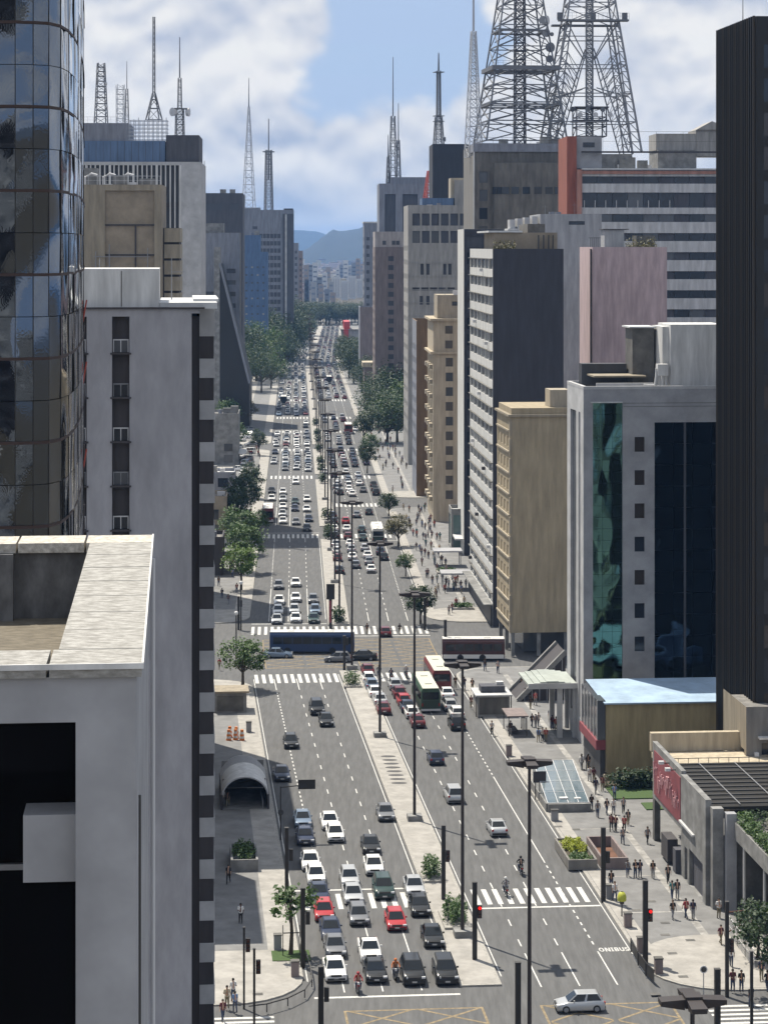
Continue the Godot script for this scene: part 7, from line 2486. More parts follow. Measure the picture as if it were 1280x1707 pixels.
func near_traffic() -> void:
	# toward the camera, lane by lane from the canopy pavement; nearest to the stop line first
	var lanes := [
		[[Vector3(-3.883, 0, -190.308), "sedan", "white"], [Vector3(-4.012, 0, -196.651), "sedan", "grey"], [Vector3(-4.494, 0, -201.63), "sedan", "navy"], [Vector3(-5.226, 0, -207.338), "hatch", "red"], [Vector3(-5.809, 0, -212.951), "sedan", "navy"], [Vector3(-6.288, 0, -219.177), "hatch", "white"], [Vector3(-6.957, 0, -224.11), "sedan", "white"], [Vector3(-7.781, 0, -233.643), "sedan", "navy"], [Vector3(-8.266, 0, -240.704), "sedan", "steel"]],
		[[Vector3(-0.584, 0, -189.911), "sedan", "black"], [Vector3(-1.042, 0, -195.265), "pickup", "white"], [Vector3(-2.127, 0, -205.997), "hatch", "grey"], [Vector3(-2.696, 0, -212.595), "sedan", "silver"], [Vector3(-3.118, 0, -218.351), "hatch", "silver"], [Vector3(-4.792, 0, -234.849), "hatch", "white"], [Vector3(-5.457, 0, -239.798), "sedan", "white"]],
		[[Vector3(2.502, 0, -189.347), "suv", "black"], [Vector3(1.161, 0, -204.411), "hatch", "red"], [Vector3(0.108, 0, -214.311), "suv", "green"], [Vector3(-0.831, 0, -222.545), "sedan", "white"], [Vector3(-1.185, 0, -230.266), "sedan", "black"]],
		[[Vector3(5.18, 0, -189.459), "suv", "black"], [Vector3(4.328, 0, -199.546), "sedan", "black"], [Vector3(3.349, 0, -208.833), "sedan", "black"], [Vector3(2.946, 0, -215.253), "sedan", "silver"], [Vector3(0.306, 0, -243.463), "sedan", "grey"]]
	]
	var where := ["lane beside the canopy pavement", "second lane from the canopy pavement", "second lane from the median", "lane beside the median"]
	for i in 4:
		for k in lanes[i].size():
			var c: Array = lanes[i][k]
			lane_car(c[0], c[1], c[2], true, "%s %s, %s behind the stop line, %s" % [COLOUR[c[2]], WORD[c[1]], ORDER[k], where[i]], "cars queueing at the wide stop line")
	# strays driving down toward the queue
	for a in [[Vector3(-8.444, 0, -298.521), "suv", "black", "black estate car leading a dark sedan down from the mid crossing"], [Vector3(-7.087, 0, -291.428), "sedan", "black", "black sedan close behind another dark car past the oval gratings"], [Vector3(-11.016, 0, -278.721), "hatch", "black", "black hatchback alone in the bus lane above the arched canopy"], [Vector3(-11.357, 0, -261.535), "sedan", "navy", "dark blue sedan in the shade beside the arched canopy"]]:
		lane_car(a[0], a[1], a[2], true, a[3], "cars between the crossings")
	# away from the camera, queueing at the mid crossing
	var away := [
		[[Vector3(-2.161, 0, -326.338), "hatch", "maroon"], [Vector3(-1.98, 0, -320.068), "hatch", "white"], [Vector3(-1.559, 0, -315.367), "hatch", "steel"], [Vector3(-1.031, 0, -309.805), "sedan", "white"], [Vector3(-0.371, 0, -304.436), "sedan", "silver"], [Vector3(0.081, 0, -298.695), "sedan", "maroon"]],
		[[Vector3(1.633, 0, -315.367), "hatch", "silver"], [Vector3(2.161, 0, -309.607), "hatch", "maroon"], [Vector3(2.711, 0, -304.436), "hatch", "red"], [Vector3(3.174, 0, -299.993), "sedan", "navy"], [Vector3(3.687, 0, -296.313), "hatch", "white"], [Vector3(4.338, 0, -290.609), "sedan", "maroon"]],
		[[Vector3(8.498, 0, -308.618), "sedan", "white"], [Vector3(8.646, 0, -301.115), "hatch", "silver"], [Vector3(9.383, 0, -296.041), "hatch", "white"], [Vector3(9.197, 0, -289.044), "suv", "black"]]
	]
	where = ["lane beside the median", "lane beside the green bus", "kerb lane behind the red bus"]
	for i in 3:
		for k in away[i].size():
			var c: Array = away[i][k]
			lane_car(c[0], c[1], c[2], false, "%s %s, %s from the mid crossing, %s" % [COLOUR[c[2]], WORD[c[1]], ORDER[k], where[i]], "cars queueing at the mid crossing")
	for a in [[Vector3(6.123, 0, -269.832), "hatch", "navy", "dark blue hatchback driving under a lamp shadow past the glass station entrance"], [Vector3(7.711, 0, -251.173), "suv", "silver", "silver estate car driving alone past the walled planter"], [Vector3(11.697, 0, -237.119), "sedan", "silver", "silver sedan driving in the kerb lane beside the walled planter"]]:
		lane_car(a[0], a[1], a[2], false, a[3], "cars driving away up the avenue")
	# crossing traffic
	car("hatch", "silver", Vector3(15.328, 0, -182.812) + Vector3(0, 0, -0.9), PI / 2 + 0.0883, "silver hatchback crossing the yellow hatched junction side-on", "cars crossing the junctions")
	car("sedan", "steel", Vector3(-15.481, 0, -341.108), -PI / 2, "steel blue sedan crossing beside the blue bus nose", "cars crossing the junctions")
	car("hatch", "grey", Vector3(-6.667, 0, -337.662), PI / 2, "grey hatchback crossing in front of the blue bus", "cars crossing the junctions")
	car("sedan", "black", Vector3(-3.13, 0, -339.13), PI / 2, "black sedan crossing behind the grey hatchback", "cars crossing the junctions")
	lane_car(Vector3(0.276, 0, -358.346), "hatch", "maroon", false, "maroon hatchback standing on the striped crossing", "cars crossing the junctions")

func middle_traffic() -> void:
	var toward := [[Vector3(-18.375, 0, -407.865), "hatch", "grey"], [Vector3(-15.483, 0, -410.802), "sedan", "white"], [Vector3(-17.469, 0, -390.197), "sedan", "white"], [Vector3(-14.814, 0, -393.065), "sedan", "white"], [Vector3(-11.822, 0, -391.626), "hatch", "grey"], [Vector3(-16.948, 0, -370.435), "sedan", "silver"], [Vector3(-14.004, 0, -371.561), "sedan", "white"], [Vector3(-11.124, 0, -371.077), "sedan", "green"], [Vector3(-17.175, 0, -379.47), "hatch", "white"], [Vector3(-14.553, 0, -380.482), "hatch", "silver"], [Vector3(-11.155, 0, -380.144), "hatch", "steel"], [Vector3(-24.328, 0, -563.694), "hatch", "white"], [Vector3(-23.658, 0, -548.167), "sedan", "silver"], [Vector3(-22.966, 0, -532.146), "sedan", "white"], [Vector3(-22.414, 0, -517.66), "hatch", "silver"], [Vector3(-21.749, 0, -503.941), "sedan", "white"], [Vector3(-20.551, 0, -542.262), "hatch", "green"], [Vector3(-20.08, 0, -527.878), "hatch", "navy"], [Vector3(-18.845, 0, -501.873), "sedan", "grey"], [Vector3(-17.985, 0, -547.466), "hatch", "white"], [Vector3(-17.372, 0, -526.579), "sedan", "white"], [Vector3(-16.327, 0, -507.829), "sedan", "navy"], [Vector3(-16.128, 0, -490.932), "hatch", "black"], [Vector3(-22.15, 0, -587.696), "hatch", "white"], [Vector3(-26.36, 0, -549.222), "hatch", "white"], [Vector3(-27.18, 0, -566.305), "sedan", "black"]]
	for a in toward:
		lane_car(a[0], a[1], a[2], true, "%s %s heading for the mid crossing past the street trees" % [COLOUR[a[2]], WORD[a[1]]], "cars in the second block heading for the mid crossing")
	var away := [[Vector3(-11.131, 0, -514.547), "hatch", "navy"], [Vector3(-10.741, 0, -503.053), "hatch", "black"], [Vector3(-10.402, 0, -490.369), "sedan", "white"], [Vector3(-10.017, 0, -478.577), "hatch", "black"], [Vector3(-9.523, 0, -464.295), "sedan", "silver"], [Vector3(-9.193, 0, -454.433), "hatch", "white"], [Vector3(-8.792, 0, -443.827), "hatch", "maroon"], [Vector3(-8.095, 0, -426.783), "sedan", "black"], [Vector3(-8.216, 0, -503.941), "hatch", "red"], [Vector3(-7.775, 0, -489.527), "sedan", "white"], [Vector3(-7.312, 0, -477.242), "hatch", "maroon"], [Vector3(-6.676, 0, -465.558), "sedan", "white"], [Vector3(-6.295, 0, -456.859), "hatch", "silver"], [Vector3(-5.951, 0, -445.444), "sedan", "white"], [Vector3(-5.194, 0, -434.365), "hatch", "grey"], [Vector3(-4.604, 0, -488.131), "hatch", "green"], [Vector3(-4.21, 0, -474.595), "sedan", "green"], [Vector3(-3.684, 0, -458.819), "hatch", "silver"], [Vector3(-3.093, 0, -447.775), "sedan", "white"], [Vector3(-2.722, 0, -438.595), "sedan", "grey"], [Vector3(-2.298, 0, -428.278), "sedan", "white"], [Vector3(0.046, 0, -445.444), "hatch", "black"], [Vector3(-0.652, 0, -453.229), "hatch", "navy"], [Vector3(-5.943, 0, -515.167), "sedan", "grey"], [Vector3(-3.306, 0, -520.81), "hatch", "black"], [Vector3(-10.474, 0, -562.582), "hatch", "black"], [Vector3(-11.284, 0, -584.086), "sedan", "silver"], [Vector3(-7.545, 0, -558.908), "sedan", "white"], [Vector3(-8.546, 0, -578.949), "hatch", "navy"], [Vector3(-6.083, 0, -584.086), "sedan", "white"], [Vector3(-12.743, 0, -604.723), "hatch", "navy"], [Vector3(-9.915, 0, -613.393), "hatch", "white"], [Vector3(-8.92, 0, -592.99), "hatch", "black"], [Vector3(-6.604, 0, -605.579), "sedan", "silver"], [Vector3(-15.528, 0, -614.273), "hatch", "white"]]
	for a in away:
		lane_car(a[0], a[1], a[2], false, "%s %s in the long queue past the mid crossing" % [COLOUR[a[2]], WORD[a[1]]], "cars in the long queue past the mid crossing")

func far_traffic() -> void:
	var pool := ["white", "white", "silver", "silver", "grey", "black", "white", "navy", "maroon", "silver", "steel"]
	var kinds := ["hatch", "sedan", "hatch", "suv", "sedan"]
	# toward the camera: gaps after each crossing
	for b in [[620.0, 685.0, true], [694.0, 750.0, true], [764.0, 812.0, false], [824.0, 905.0, true], [918.0, 1040.0, true], [1055.0, 1720.0, true]]:
		for t in [-12.6, -9.5, -6.4, -3.3]:
			var d: float = b[0] + rng.randf_range(0.0, 8.0)
			while d < b[1] - 4.0:
				if (b[2] or rng.randf() < 0.3) and rng.randf() < 0.9 and not (t < -12.0 and rng.randf() < 0.5):
					var c: String = pool[rng.randi() % pool.size()]
					var k: String = kinds[rng.randi() % kinds.size()]
					lane_car(av(d, t + rng.randf_range(-0.2, 0.2)), k, c, true, "%s %s in the far traffic coming down the avenue" % [COLOUR[c], WORD[k]], "far traffic coming down the avenue", d > 760.0)
				d += rng.randf_range(6.4, 9.5) if b[2] else rng.randf_range(9.0, 16.0)
	# parked on the forecourts by the far street trees
	for k in 16:
		var c: String = ["white", "white", "silver", "grey"][k % 4]
		var d := 560.0 + 13.0 * k + rng.randf_range(-3.0, 3.0)
		var kd: String = ["suv", "hatch", "sedan"][k % 3]
		car(kd, c, av(d, rng.randf_range(-23.5, -19.5), 0.138), rng.randf_range(-0.4, 0.4) + (PI / 2 if k % 2 else 0.0), "%s %s parked on the forecourt by the far street trees" % [COLOUR[c], WORD[kd]], "cars parked on the forecourts")
	for b in [[560.0, 600.0, 0.9], [628.0, 690.0, 0.9], [704.0, 815.0, 0.3], [915.0, 1040.0, 0.85], [1050.0, 1720.0, 0.92]]:
		for t in [3.3, 6.4, 9.5, 12.6]:
			var d: float = b[0] + rng.randf_range(0.0, 8.0)
			while d < b[1] - 4.0:
				if rng.randf() < b[2]:
					var c: String = ["black", "grey", "navy", "white", "silver", "black", "maroon", "grey"][rng.randi() % 8]
					var k: String = kinds[rng.randi() % kinds.size()]
					lane_car(av(d, t + rng.randf_range(-0.2, 0.2)), k, c, false, "%s %s in the far traffic going up the avenue" % [COLOUR[c], WORD[k]], "far traffic going up the avenue", d > 760.0)
				d += rng.randf_range(6.6, 10.5)

func bus(at: Vector3, turn: float, l: float, roof: String, body: String, band: String, label: String) -> void:
	var t := thing("city_bus", label, "bus", at, turn, "")
	var w := 2.5
	var h := 3.15
	# body with chamfered roof edges
	var st := S()
	var prof := [[-w / 2, 0.35], [-w / 2, 2.75], [-w / 2 + 0.22, h], [w / 2 - 0.22, h], [w / 2, 2.75], [w / 2, 0.35]]
	for i in 5:
		if i == 2: continue
		var a: Array = prof[i]
		var b: Array = prof[i + 1]
		quad(st, Vector3(a[0], a[1], -l / 2), Vector3(b[0], b[1], -l / 2), Vector3(b[0], b[1], l / 2), Vector3(a[0], a[1], l / 2))
	for z in [-l / 2, l / 2]:
		for i in range(1, 5):
			var p := Vector3(prof[0][0], prof[0][1], z)
			var q := Vector3(prof[i][0], prof[i][1], z)
			var r := Vector3(prof[i + 1][0], prof[i + 1][1], z)
			if z < 0: tri(st, p, r, q)
			else: tri(st, p, q, r)
	part(t, "body", done(st), M[body])
	solid(t, "roof", M[roof], Vector3(-w / 2 + 0.2, h - 0.02, -l / 2 + 0.03), Vector3(w / 2 - 0.2, h + 0.06, l / 2 - 0.03))
	for z in [-l * 0.25, l * 0.22]:
		solid(t, "roof_hatch", M[roof], Vector3(-0.45, h + 0.061, z - 0.5), Vector3(0.45, h + 0.16, z + 0.5))
	for x in [-1.0, 1.0]:
		var n := int(l / 1.5)
		for k in n:
			var z0 := -l / 2 + 0.5 + k * (l - 0.8) / n
			solid(t, "side_window", M.car_glass, Vector3(x * w / 2 - 0.012, 1.45, z0), Vector3(x * w / 2 + 0.012, 2.45, z0 + (l - 0.8) / n - 0.12))
		solid(t, "colour_band", M[band], Vector3(x * w / 2 - 0.01, 0.36, -l / 2 + 0.1), Vector3(x * w / 2 + 0.01, 0.95, l / 2 - 0.1))
	for z in [-l / 2 + 1.0, 1.2]:
		solid(t, "door", M.pane_grey, Vector3(w / 2 + 0.013, 0.4, z), Vector3(w / 2 + 0.03, 2.4, z + 1.1))
	solid(t, "windscreen", M.car_glass, Vector3(-w / 2 + 0.12, 1.2, -l / 2 - 0.02), Vector3(w / 2 - 0.12, 2.55, -l / 2 + 0.01))
	solid(t, "rear_window", M.car_glass, Vector3(-w / 2 + 0.2, 1.75, l / 2 - 0.01), Vector3(w / 2 - 0.2, 2.7, l / 2 + 0.02))
	solid(t, "rear_panel", M[band], Vector3(-w / 2 + 0.08, 0.6, l / 2 - 0.01), Vector3(w / 2 - 0.08, 1.65, l / 2 + 0.015))
	for z in [-l / 2 - 0.05, l / 2 - 0.03]:
		solid(t, "bumper", M.steel_pale, Vector3(-w / 2, 0.3, z), Vector3(w / 2, 0.56, z + 0.08))
	for x in [-1.0, 1.0]:
		solid(t, "tail_light", M.tail_light, Vector3(x * 1.08 - 0.08, 0.9, l / 2 + 0.016), Vector3(x * 1.08 + 0.08, 1.3, l / 2 + 0.04))
		solid(t, "headlight", M.headlight, Vector3(x * 0.95 - 0.15, 0.6, -l / 2 - 0.03), Vector3(x * 0.95 + 0.15, 0.85, -l / 2 - 0.003))
	var c := CylinderMesh.new()
	c.top_radius = 0.48
	c.bottom_radius = 0.48
	c.height = 0.28
	c.radial_segments = 16
	for z in [-l / 2 + 2.6, l / 2 - 3.2]:
		for x in [-1.0, 1.0]:
			var o := part(t, "wheel", c, M.tyre, Vector3(x * (w / 2 - 0.12), 0.48, z))
			o.rotation.z = PI / 2

func buses() -> void:
	paint("bus_cream", Vector3(0.50, 0.50, 0.42), 0.45)
	paint("bus_green", Vector3(0.035, 0.075, 0.045), 0.4)
	paint("bus_greendark", Vector3(0.02, 0.04, 0.028), 0.4)
	paint("bus_red", Vector3(0.13, 0.022, 0.022), 0.4)
	paint("bus_maroon", Vector3(0.05, 0.014, 0.014), 0.4)
	paint("bus_blue", Vector3(0.014, 0.036, 0.10), 0.35)
	paint("bus_white", Vector3(0.62, 0.61, 0.58), 0.4)
	var turn := av_turn(300.0)
	var along := Vector3(-sin(turn), 0, -cos(turn))
	bus(Vector3(6.008, 0, -300.385) + along * 6.0, turn, 12.0, "bus_cream", "bus_green", "bus_greendark", "green city bus with a cream roof waiting near the mid crossing")
	bus(Vector3(7.781, 0, -312.834) + along * 6.0, turn, 11.6, "bus_cream", "bus_red", "bus_red", "red city bus with a cream roof at the kerb ahead of the green bus")
	bus(Vector3(-10.588, 0, -344.118) + Vector3(0, 0, -1.2), PI / 2, 12.4, "bus_white", "bus_blue", "bus_blue", "blue and white bus crossing the avenue side-on")
	bus(Vector3(12.919, 0, -338.15) + Vector3(0, 0, -1.2), PI / 2, 9.0, "bus_white", "bus_maroon", "bus_white", "white and dark red bus standing across the side street")
	bus(Vector3(-0.964, 0, -469.88) + Vector3(-0.4, 0, -6.0), av_turn(480.0), 12.0, "bus_white", "bus_white", "bus_greendark", "white bus in the long queue past the mid crossing")
	bus(Vector3(-24.935, 0, -506.494) + Vector3(-0.4, 0, -5.5), PI + av_turn(500.0), 11.0, "bus_white", "bus_red", "bus_red", "red bus in the bus lane beside the dark street trees")
	bus(Vector3(-38.038, 0, -883.019) + Vector3(0, 0, -5.0), PI + 0.04, 10.0, "bus_white", "car_black", "car_black", "dark bus coming down among the far traffic")
	bus(Vector3(-11.465, 0, -745.223) + Vector3(0, 0, -5.0), 0.04, 10.0, "bus_white", "bus_red", "bus_red", "dull red bus at the kerb by the round totem")
	bus(Vector3(-24, 0, -1017.391) + Vector3(0, 0, -5.0), 0.04, 10.0, "bus_white", "car_black", "car_black", "dark bus with a white roof in the far traffic going up")

func motorcycles() -> void:
	var list := [[Vector3(0.926, 0, -191.509), PI, "shirt_orange", "black motorcycle at the stop line between the black cars", "motorcyclist in a dark jacket and orange helmet at the stop line"],
		[Vector3(-2.083, 0, -188.006), PI, "shirt_red", "red motorcycle in front of the stop line", "motorcyclist in red on the front motorcycle"],
		[Vector3(13.053, 0, -223.282), 0.0, "shirt_black", "black motorcycle riding alone toward the mid crossing", "motorcyclist in black riding past the walled planter"],
		[Vector3(11.236, 0, -215.867), 0.0, "shirt_grey", "dark motorcycle riding over the striped crossing", "motorcyclist in grey on the striped crossing"],
		[Vector3(-0.667, 0, -325), 0.0, "shirt_black", "dark motorcycle at the front of the mid crossing queue", "motorcyclist in black at the front of the mid crossing"],
		[Vector3(0.993, 0, -322.759), 0.0, "shirt_navy", "dark motorcycle beside the maroon hatchback", "motorcyclist in dark blue beside the maroon hatchback"],
		[Vector3(3.083, 0, -325), 0.0, "shirt_grey", "motorcycle waiting beside the buses", "motorcyclist in a pale top waiting beside the buses"]]
	var tyre := TorusMesh.new()
	tyre.inner_radius = 0.23
	tyre.outer_radius = 0.33
	tyre.rings = 18
	tyre.ring_segments = 8
	for a in list:
		var p: Vector3 = a[0]
		var turn: float = av_turn(-p.z) + a[1]
		var t := thing("motorcycle", a[3], "motorcycle", p, turn, "motorcycles among the cars")
		for z in [-0.66, 0.66]:
			var w := part(t, "wheel", tyre, M.tyre, Vector3(0, 0.33, z))
			w.rotation.z = PI / 2
			part(w, "hub", box_mesh(Vector3(0.14, 0.12, 0.14)), M.steel)
		var st := S()
		tube(st, [Vector3(0, 0.4, -0.45), Vector3(0, 0.72, -0.42), Vector3(0, 0.86, -0.1), Vector3(0, 0.8, 0.2)], [0.12, 0.15, 0.17, 0.11], 8)
		part(t, "tank", done(st), M.car_red if a[2] == "shirt_red" else M.car_black)
		solid(t, "engine", M.steel, Vector3(-0.14, 0.25, -0.25), Vector3(0.14, 0.6, 0.25))
		solid(t, "seat", M.tyre, Vector3(-0.13, 0.76, 0.12), Vector3(0.13, 0.86, 0.82))
		st = S()
		bar(st, Vector3(-0.09, 0.33, -0.66), Vector3(-0.09, 0.98, -0.42), 0.05)
		bar(st, Vector3(0.09, 0.33, -0.66), Vector3(0.09, 0.98, -0.42), 0.05)
		part(t, "fork", done(st), M.steel)
		st = S()
		bar(st, Vector3(-0.36, 1.05, -0.34), Vector3(0.36, 1.05, -0.34), 0.04)
		part(t, "handlebar", done(st), M.tyre)
		solid(t, "headlight", M.headlight, Vector3(-0.09, 0.82, -0.6), Vector3(0.09, 1.0, -0.46))
		solid(t, "tail_light", M.tail_light, Vector3(-0.07, 0.72, 0.83), Vector3(0.07, 0.82, 0.9))
		st = S()
		tube(st, [Vector3(0.18, 0.3, -0.1), Vector3(0.2, 0.3, 0.4), Vector3(0.2, 0.4, 0.85)], [0.04, 0.05, 0.06], 7)
		part(t, "exhaust", done(st), M.steel)
		riders.append([p, turn, a[2], a[4]])

var riders := []

# ---------------------------------------------------------------- people
# a body as one skin over tapered bones: the bones' distances joined smoothly, then meshed as surface nets
func skin(bones: Array, cell: float, k: float, st: SurfaceTool, xf := Transform3D()) -> void:
	var lo := Vector3.ONE * 99.0
	var hi := -lo
	for b in bones:
		var r := maxf(b[2], b[3]) + k + cell * 2.0
		for p: Vector3 in [b[0], b[1]]:
			lo = lo.min(p - Vector3.ONE * r)
			hi = hi.max(p + Vector3.ONE * r)
	var n := Vector3i(((hi - lo) / cell).ceil()) + Vector3i.ONE
	var f := PackedFloat32Array()
	f.resize(n.x * n.y * n.z)
	f.fill(1.0)
	for b in bones:
		var a: Vector3 = b[0]
		var c: Vector3 = b[1]
		var r := maxf(b[2], b[3]) + k + cell * 2.0
		var i0 := Vector3i(((a.min(c) - Vector3.ONE * r - lo) / cell).floor()).max(Vector3i.ZERO)
		var i1 := Vector3i(((a.max(c) + Vector3.ONE * r - lo) / cell).ceil()).min(n - Vector3i.ONE)
		var ac := c - a
		var q := maxf(ac.length_squared(), 1e-6)
		for z in range(i0.z, i1.z + 1):
			for y in range(i0.y, i1.y + 1):
				for x in range(i0.x, i1.x + 1):
					var p := lo + Vector3(x, y, z) * cell
					var t := clampf((p - a).dot(ac) / q, 0.0, 1.0)
					var d: float = p.distance_to(a + ac * t) - lerpf(b[2], b[3], t)
					var at := x + n.x * (y + n.y * z)
					var o := f[at]
					var h := maxf(k - absf(o - d), 0.0) / k
					f[at] = minf(o, d) - h * h * k * 0.25
	var index := {}
	var verts := PackedVector3Array()
	var step := [1, n.x, n.x * n.y]
	for z in n.z - 1:
		for y in n.y - 1:
			var base: int = n.x * (y + n.y * z)
			for x in n.x - 1:
				var at := base + x
				var inside := 0
				for c in 8:
					if f[at + (c & 1) + ((c >> 1) & 1) * step[1] + (c >> 2) * step[2]] < 0.0: inside += 1
				if inside == 0 or inside == 8: continue
				var sum := Vector3.ZERO
				var cnt := 0
				for e in [[0, 1], [2, 3], [4, 5], [6, 7], [0, 2], [1, 3], [4, 6], [5, 7], [0, 4], [1, 5], [2, 6], [3, 7]]:
					var va := f[at + (e[0] & 1) + ((e[0] >> 1) & 1) * step[1] + (e[0] >> 2) * step[2]]
					var vb := f[at + (e[1] & 1) + ((e[1] >> 1) & 1) * step[1] + (e[1] >> 2) * step[2]]
					if (va < 0.0) == (vb < 0.0): continue
					var t := va / (va - vb)
					sum += Vector3(e[0] & 1, (e[0] >> 1) & 1, e[0] >> 2).lerp(Vector3(e[1] & 1, (e[1] >> 1) & 1, e[1] >> 2), t)
					cnt += 1
				index[at] = verts.size()
				verts.append(xf * (lo + (Vector3(x, y, z) + sum / cnt) * cell))
	var flip := xf.basis.determinant() < 0.0
	for at: int in index:
		var x := at % n.x
		var y := (at / n.x) % n.y
		var z := at / (n.x * n.y)
		for ax in 3:
			var u: int = step[(ax + 1) % 3]
			var v: int = step[(ax + 2) % 3]
			var pos := [x, y, z]
			if pos[(ax + 1) % 3] == 0 or pos[(ax + 2) % 3] == 0: continue
			var va := f[at]
			var vb := f[at + step[ax]]
			if (va < 0.0) == (vb < 0.0): continue
			if not (index.has(at - u) and index.has(at - v) and index.has(at - u - v)): continue
			var q := [verts[index[at]], verts[index[at - u]], verts[index[at - u - v]], verts[index[at - v]]]
			if (va < 0.0) != flip: quad(st, q[3], q[2], q[1], q[0])
			else: quad(st, q[0], q[1], q[2], q[3])

# joints of a pose
func pose(kind: String) -> Dictionary:
	var j := {"hip": Vector3(0, 0.94, 0), "chest": Vector3(0, 1.28, 0), "neck": Vector3(0, 1.47, 0), "head": Vector3(0, 1.60, -0.02)}
	for s in [-1.0, 1.0]:
		var k := "l" if s < 0 else "r"
		j["sh" + k] = Vector3(0.175 * s, 1.40, 0)
		j["hp" + k] = Vector3(0.085 * s, 0.90, 0)
		match kind:
			"walk":
				var f: float = s
				j["kn" + k] = Vector3(0.09 * s, 0.50, -0.17 * f - 0.05)
				j["an" + k] = Vector3(0.09 * s, 0.09 if f > 0 else 0.14, -0.30 * f + 0.06)
				j["el" + k] = Vector3(0.23 * s, 1.13, 0.12 * f)
				j["wr" + k] = Vector3(0.24 * s, 0.90, 0.10 * f - 0.10)
			"stroll":
				var f: float = -s
				j["kn" + k] = Vector3(0.09 * s, 0.50, -0.10 * f - 0.03)
				j["an" + k] = Vector3(0.09 * s, 0.085, -0.17 * f + 0.03)
				j["el" + k] = Vector3(0.235 * s, 1.13, 0.07 * f)
				j["wr" + k] = Vector3(0.245 * s, 0.89, 0.04 * f - 0.05)
			"stand":
				j["kn" + k] = Vector3(0.10 * s, 0.49, -0.015)
				j["an" + k] = Vector3(0.115 * s, 0.085, 0.02)
				j["el" + k] = Vector3(0.25 * s, 1.14, 0.03)
				j["wr" + k] = Vector3(0.22 * s, 0.93, -0.10) if s < 0 else Vector3(0.10 * s, 1.10, -0.22)
			"ride":
				j["kn" + k] = Vector3(0.20 * s, 0.84, -0.36)
				j["an" + k] = Vector3(0.18 * s, 0.42, -0.12)
				j["el" + k] = Vector3(0.30 * s, 1.24, -0.26)
				j["wr" + k] = Vector3(0.33 * s, 1.09, -0.50)
	if kind == "ride":
		for key: String in j.keys():
			if key.begins_with("sh"): j[key] += Vector3(0, 0.02, -0.14)
		j.chest = Vector3(0, 1.28, -0.08)
		j.neck = Vector3(0, 1.47, -0.16)
		j.head = Vector3(0, 1.61, -0.20)
	return j

var hand_st: ArrayMesh
var head_st: ArrayMesh

func make_hand() -> ArrayMesh:
	# hanging down -y, palm toward -x... fingers unequal and slightly curled forward (-z)
	var b := [[Vector3(0, 0, 0), Vector3(0, -0.07, 0), 0.022, 0.026], [Vector3(0, -0.03, -0.022), Vector3(0, -0.085, -0.03), 0.018, 0.014], [Vector3(0, -0.03, 0.02), Vector3(0, -0.08, 0.028), 0.018, 0.013]]
	var tips := [[-0.030, 0.062], [-0.010, 0.074], [0.011, 0.069], [0.030, 0.052]]
	for t in tips:
		var z: float = t[0]
		var l: float = t[1]
		var p0 := Vector3(0, -0.085, z)
		var p1 := Vector3(-0.006, -0.085 - l * 0.5, z * 1.08)
		var p2 := Vector3(-0.022, -0.085 - l * 0.95, z * 1.08)
		b.append([p0, p1, 0.0092, 0.0085])
		b.append([p1, p2, 0.0085, 0.0072])
	b.append([Vector3(0, -0.03, -0.026), Vector3(-0.012, -0.06, -0.052), 0.012, 0.010])
	b.append([Vector3(-0.012, -0.06, -0.052), Vector3(-0.022, -0.09, -0.054), 0.010, 0.008])
	var st := S()
	st.set_smooth_group(0)
	skin(b, 0.0045, 0.006, st)
	return done(st)

func make_head() -> ArrayMesh:
	# centred on the head joint, face toward -z
	var b := [[Vector3(0, 0.03, 0.012), Vector3(0, 0.035, -0.015), 0.094, 0.088], [Vector3(0, -0.02, -0.03), Vector3(0, -0.075, -0.052), 0.068, 0.042], [Vector3(0, 0.0, -0.088), Vector3(0, -0.03, -0.108), 0.010, 0.015],
		[Vector3(-0.03, -0.085, -0.02), Vector3(0.03, -0.085, -0.02), 0.035, 0.035], [Vector3(-0.022, -0.055, -0.092), Vector3(0.022, -0.055, -0.092), 0.008, 0.008]]
	for s in [-1.0, 1.0]:
		b.append([Vector3(0.093 * s, 0.02, 0.015), Vector3(0.097 * s, -0.03, 0.005), 0.014, 0.010])
		b.append([Vector3(0.02 * s, 0.022, -0.088), Vector3(0.048 * s, 0.022, -0.08), 0.010, 0.009])
	var st := S()
	st.set_smooth_group(0)
	skin(b, 0.008, 0.022, st)
	return done(st)

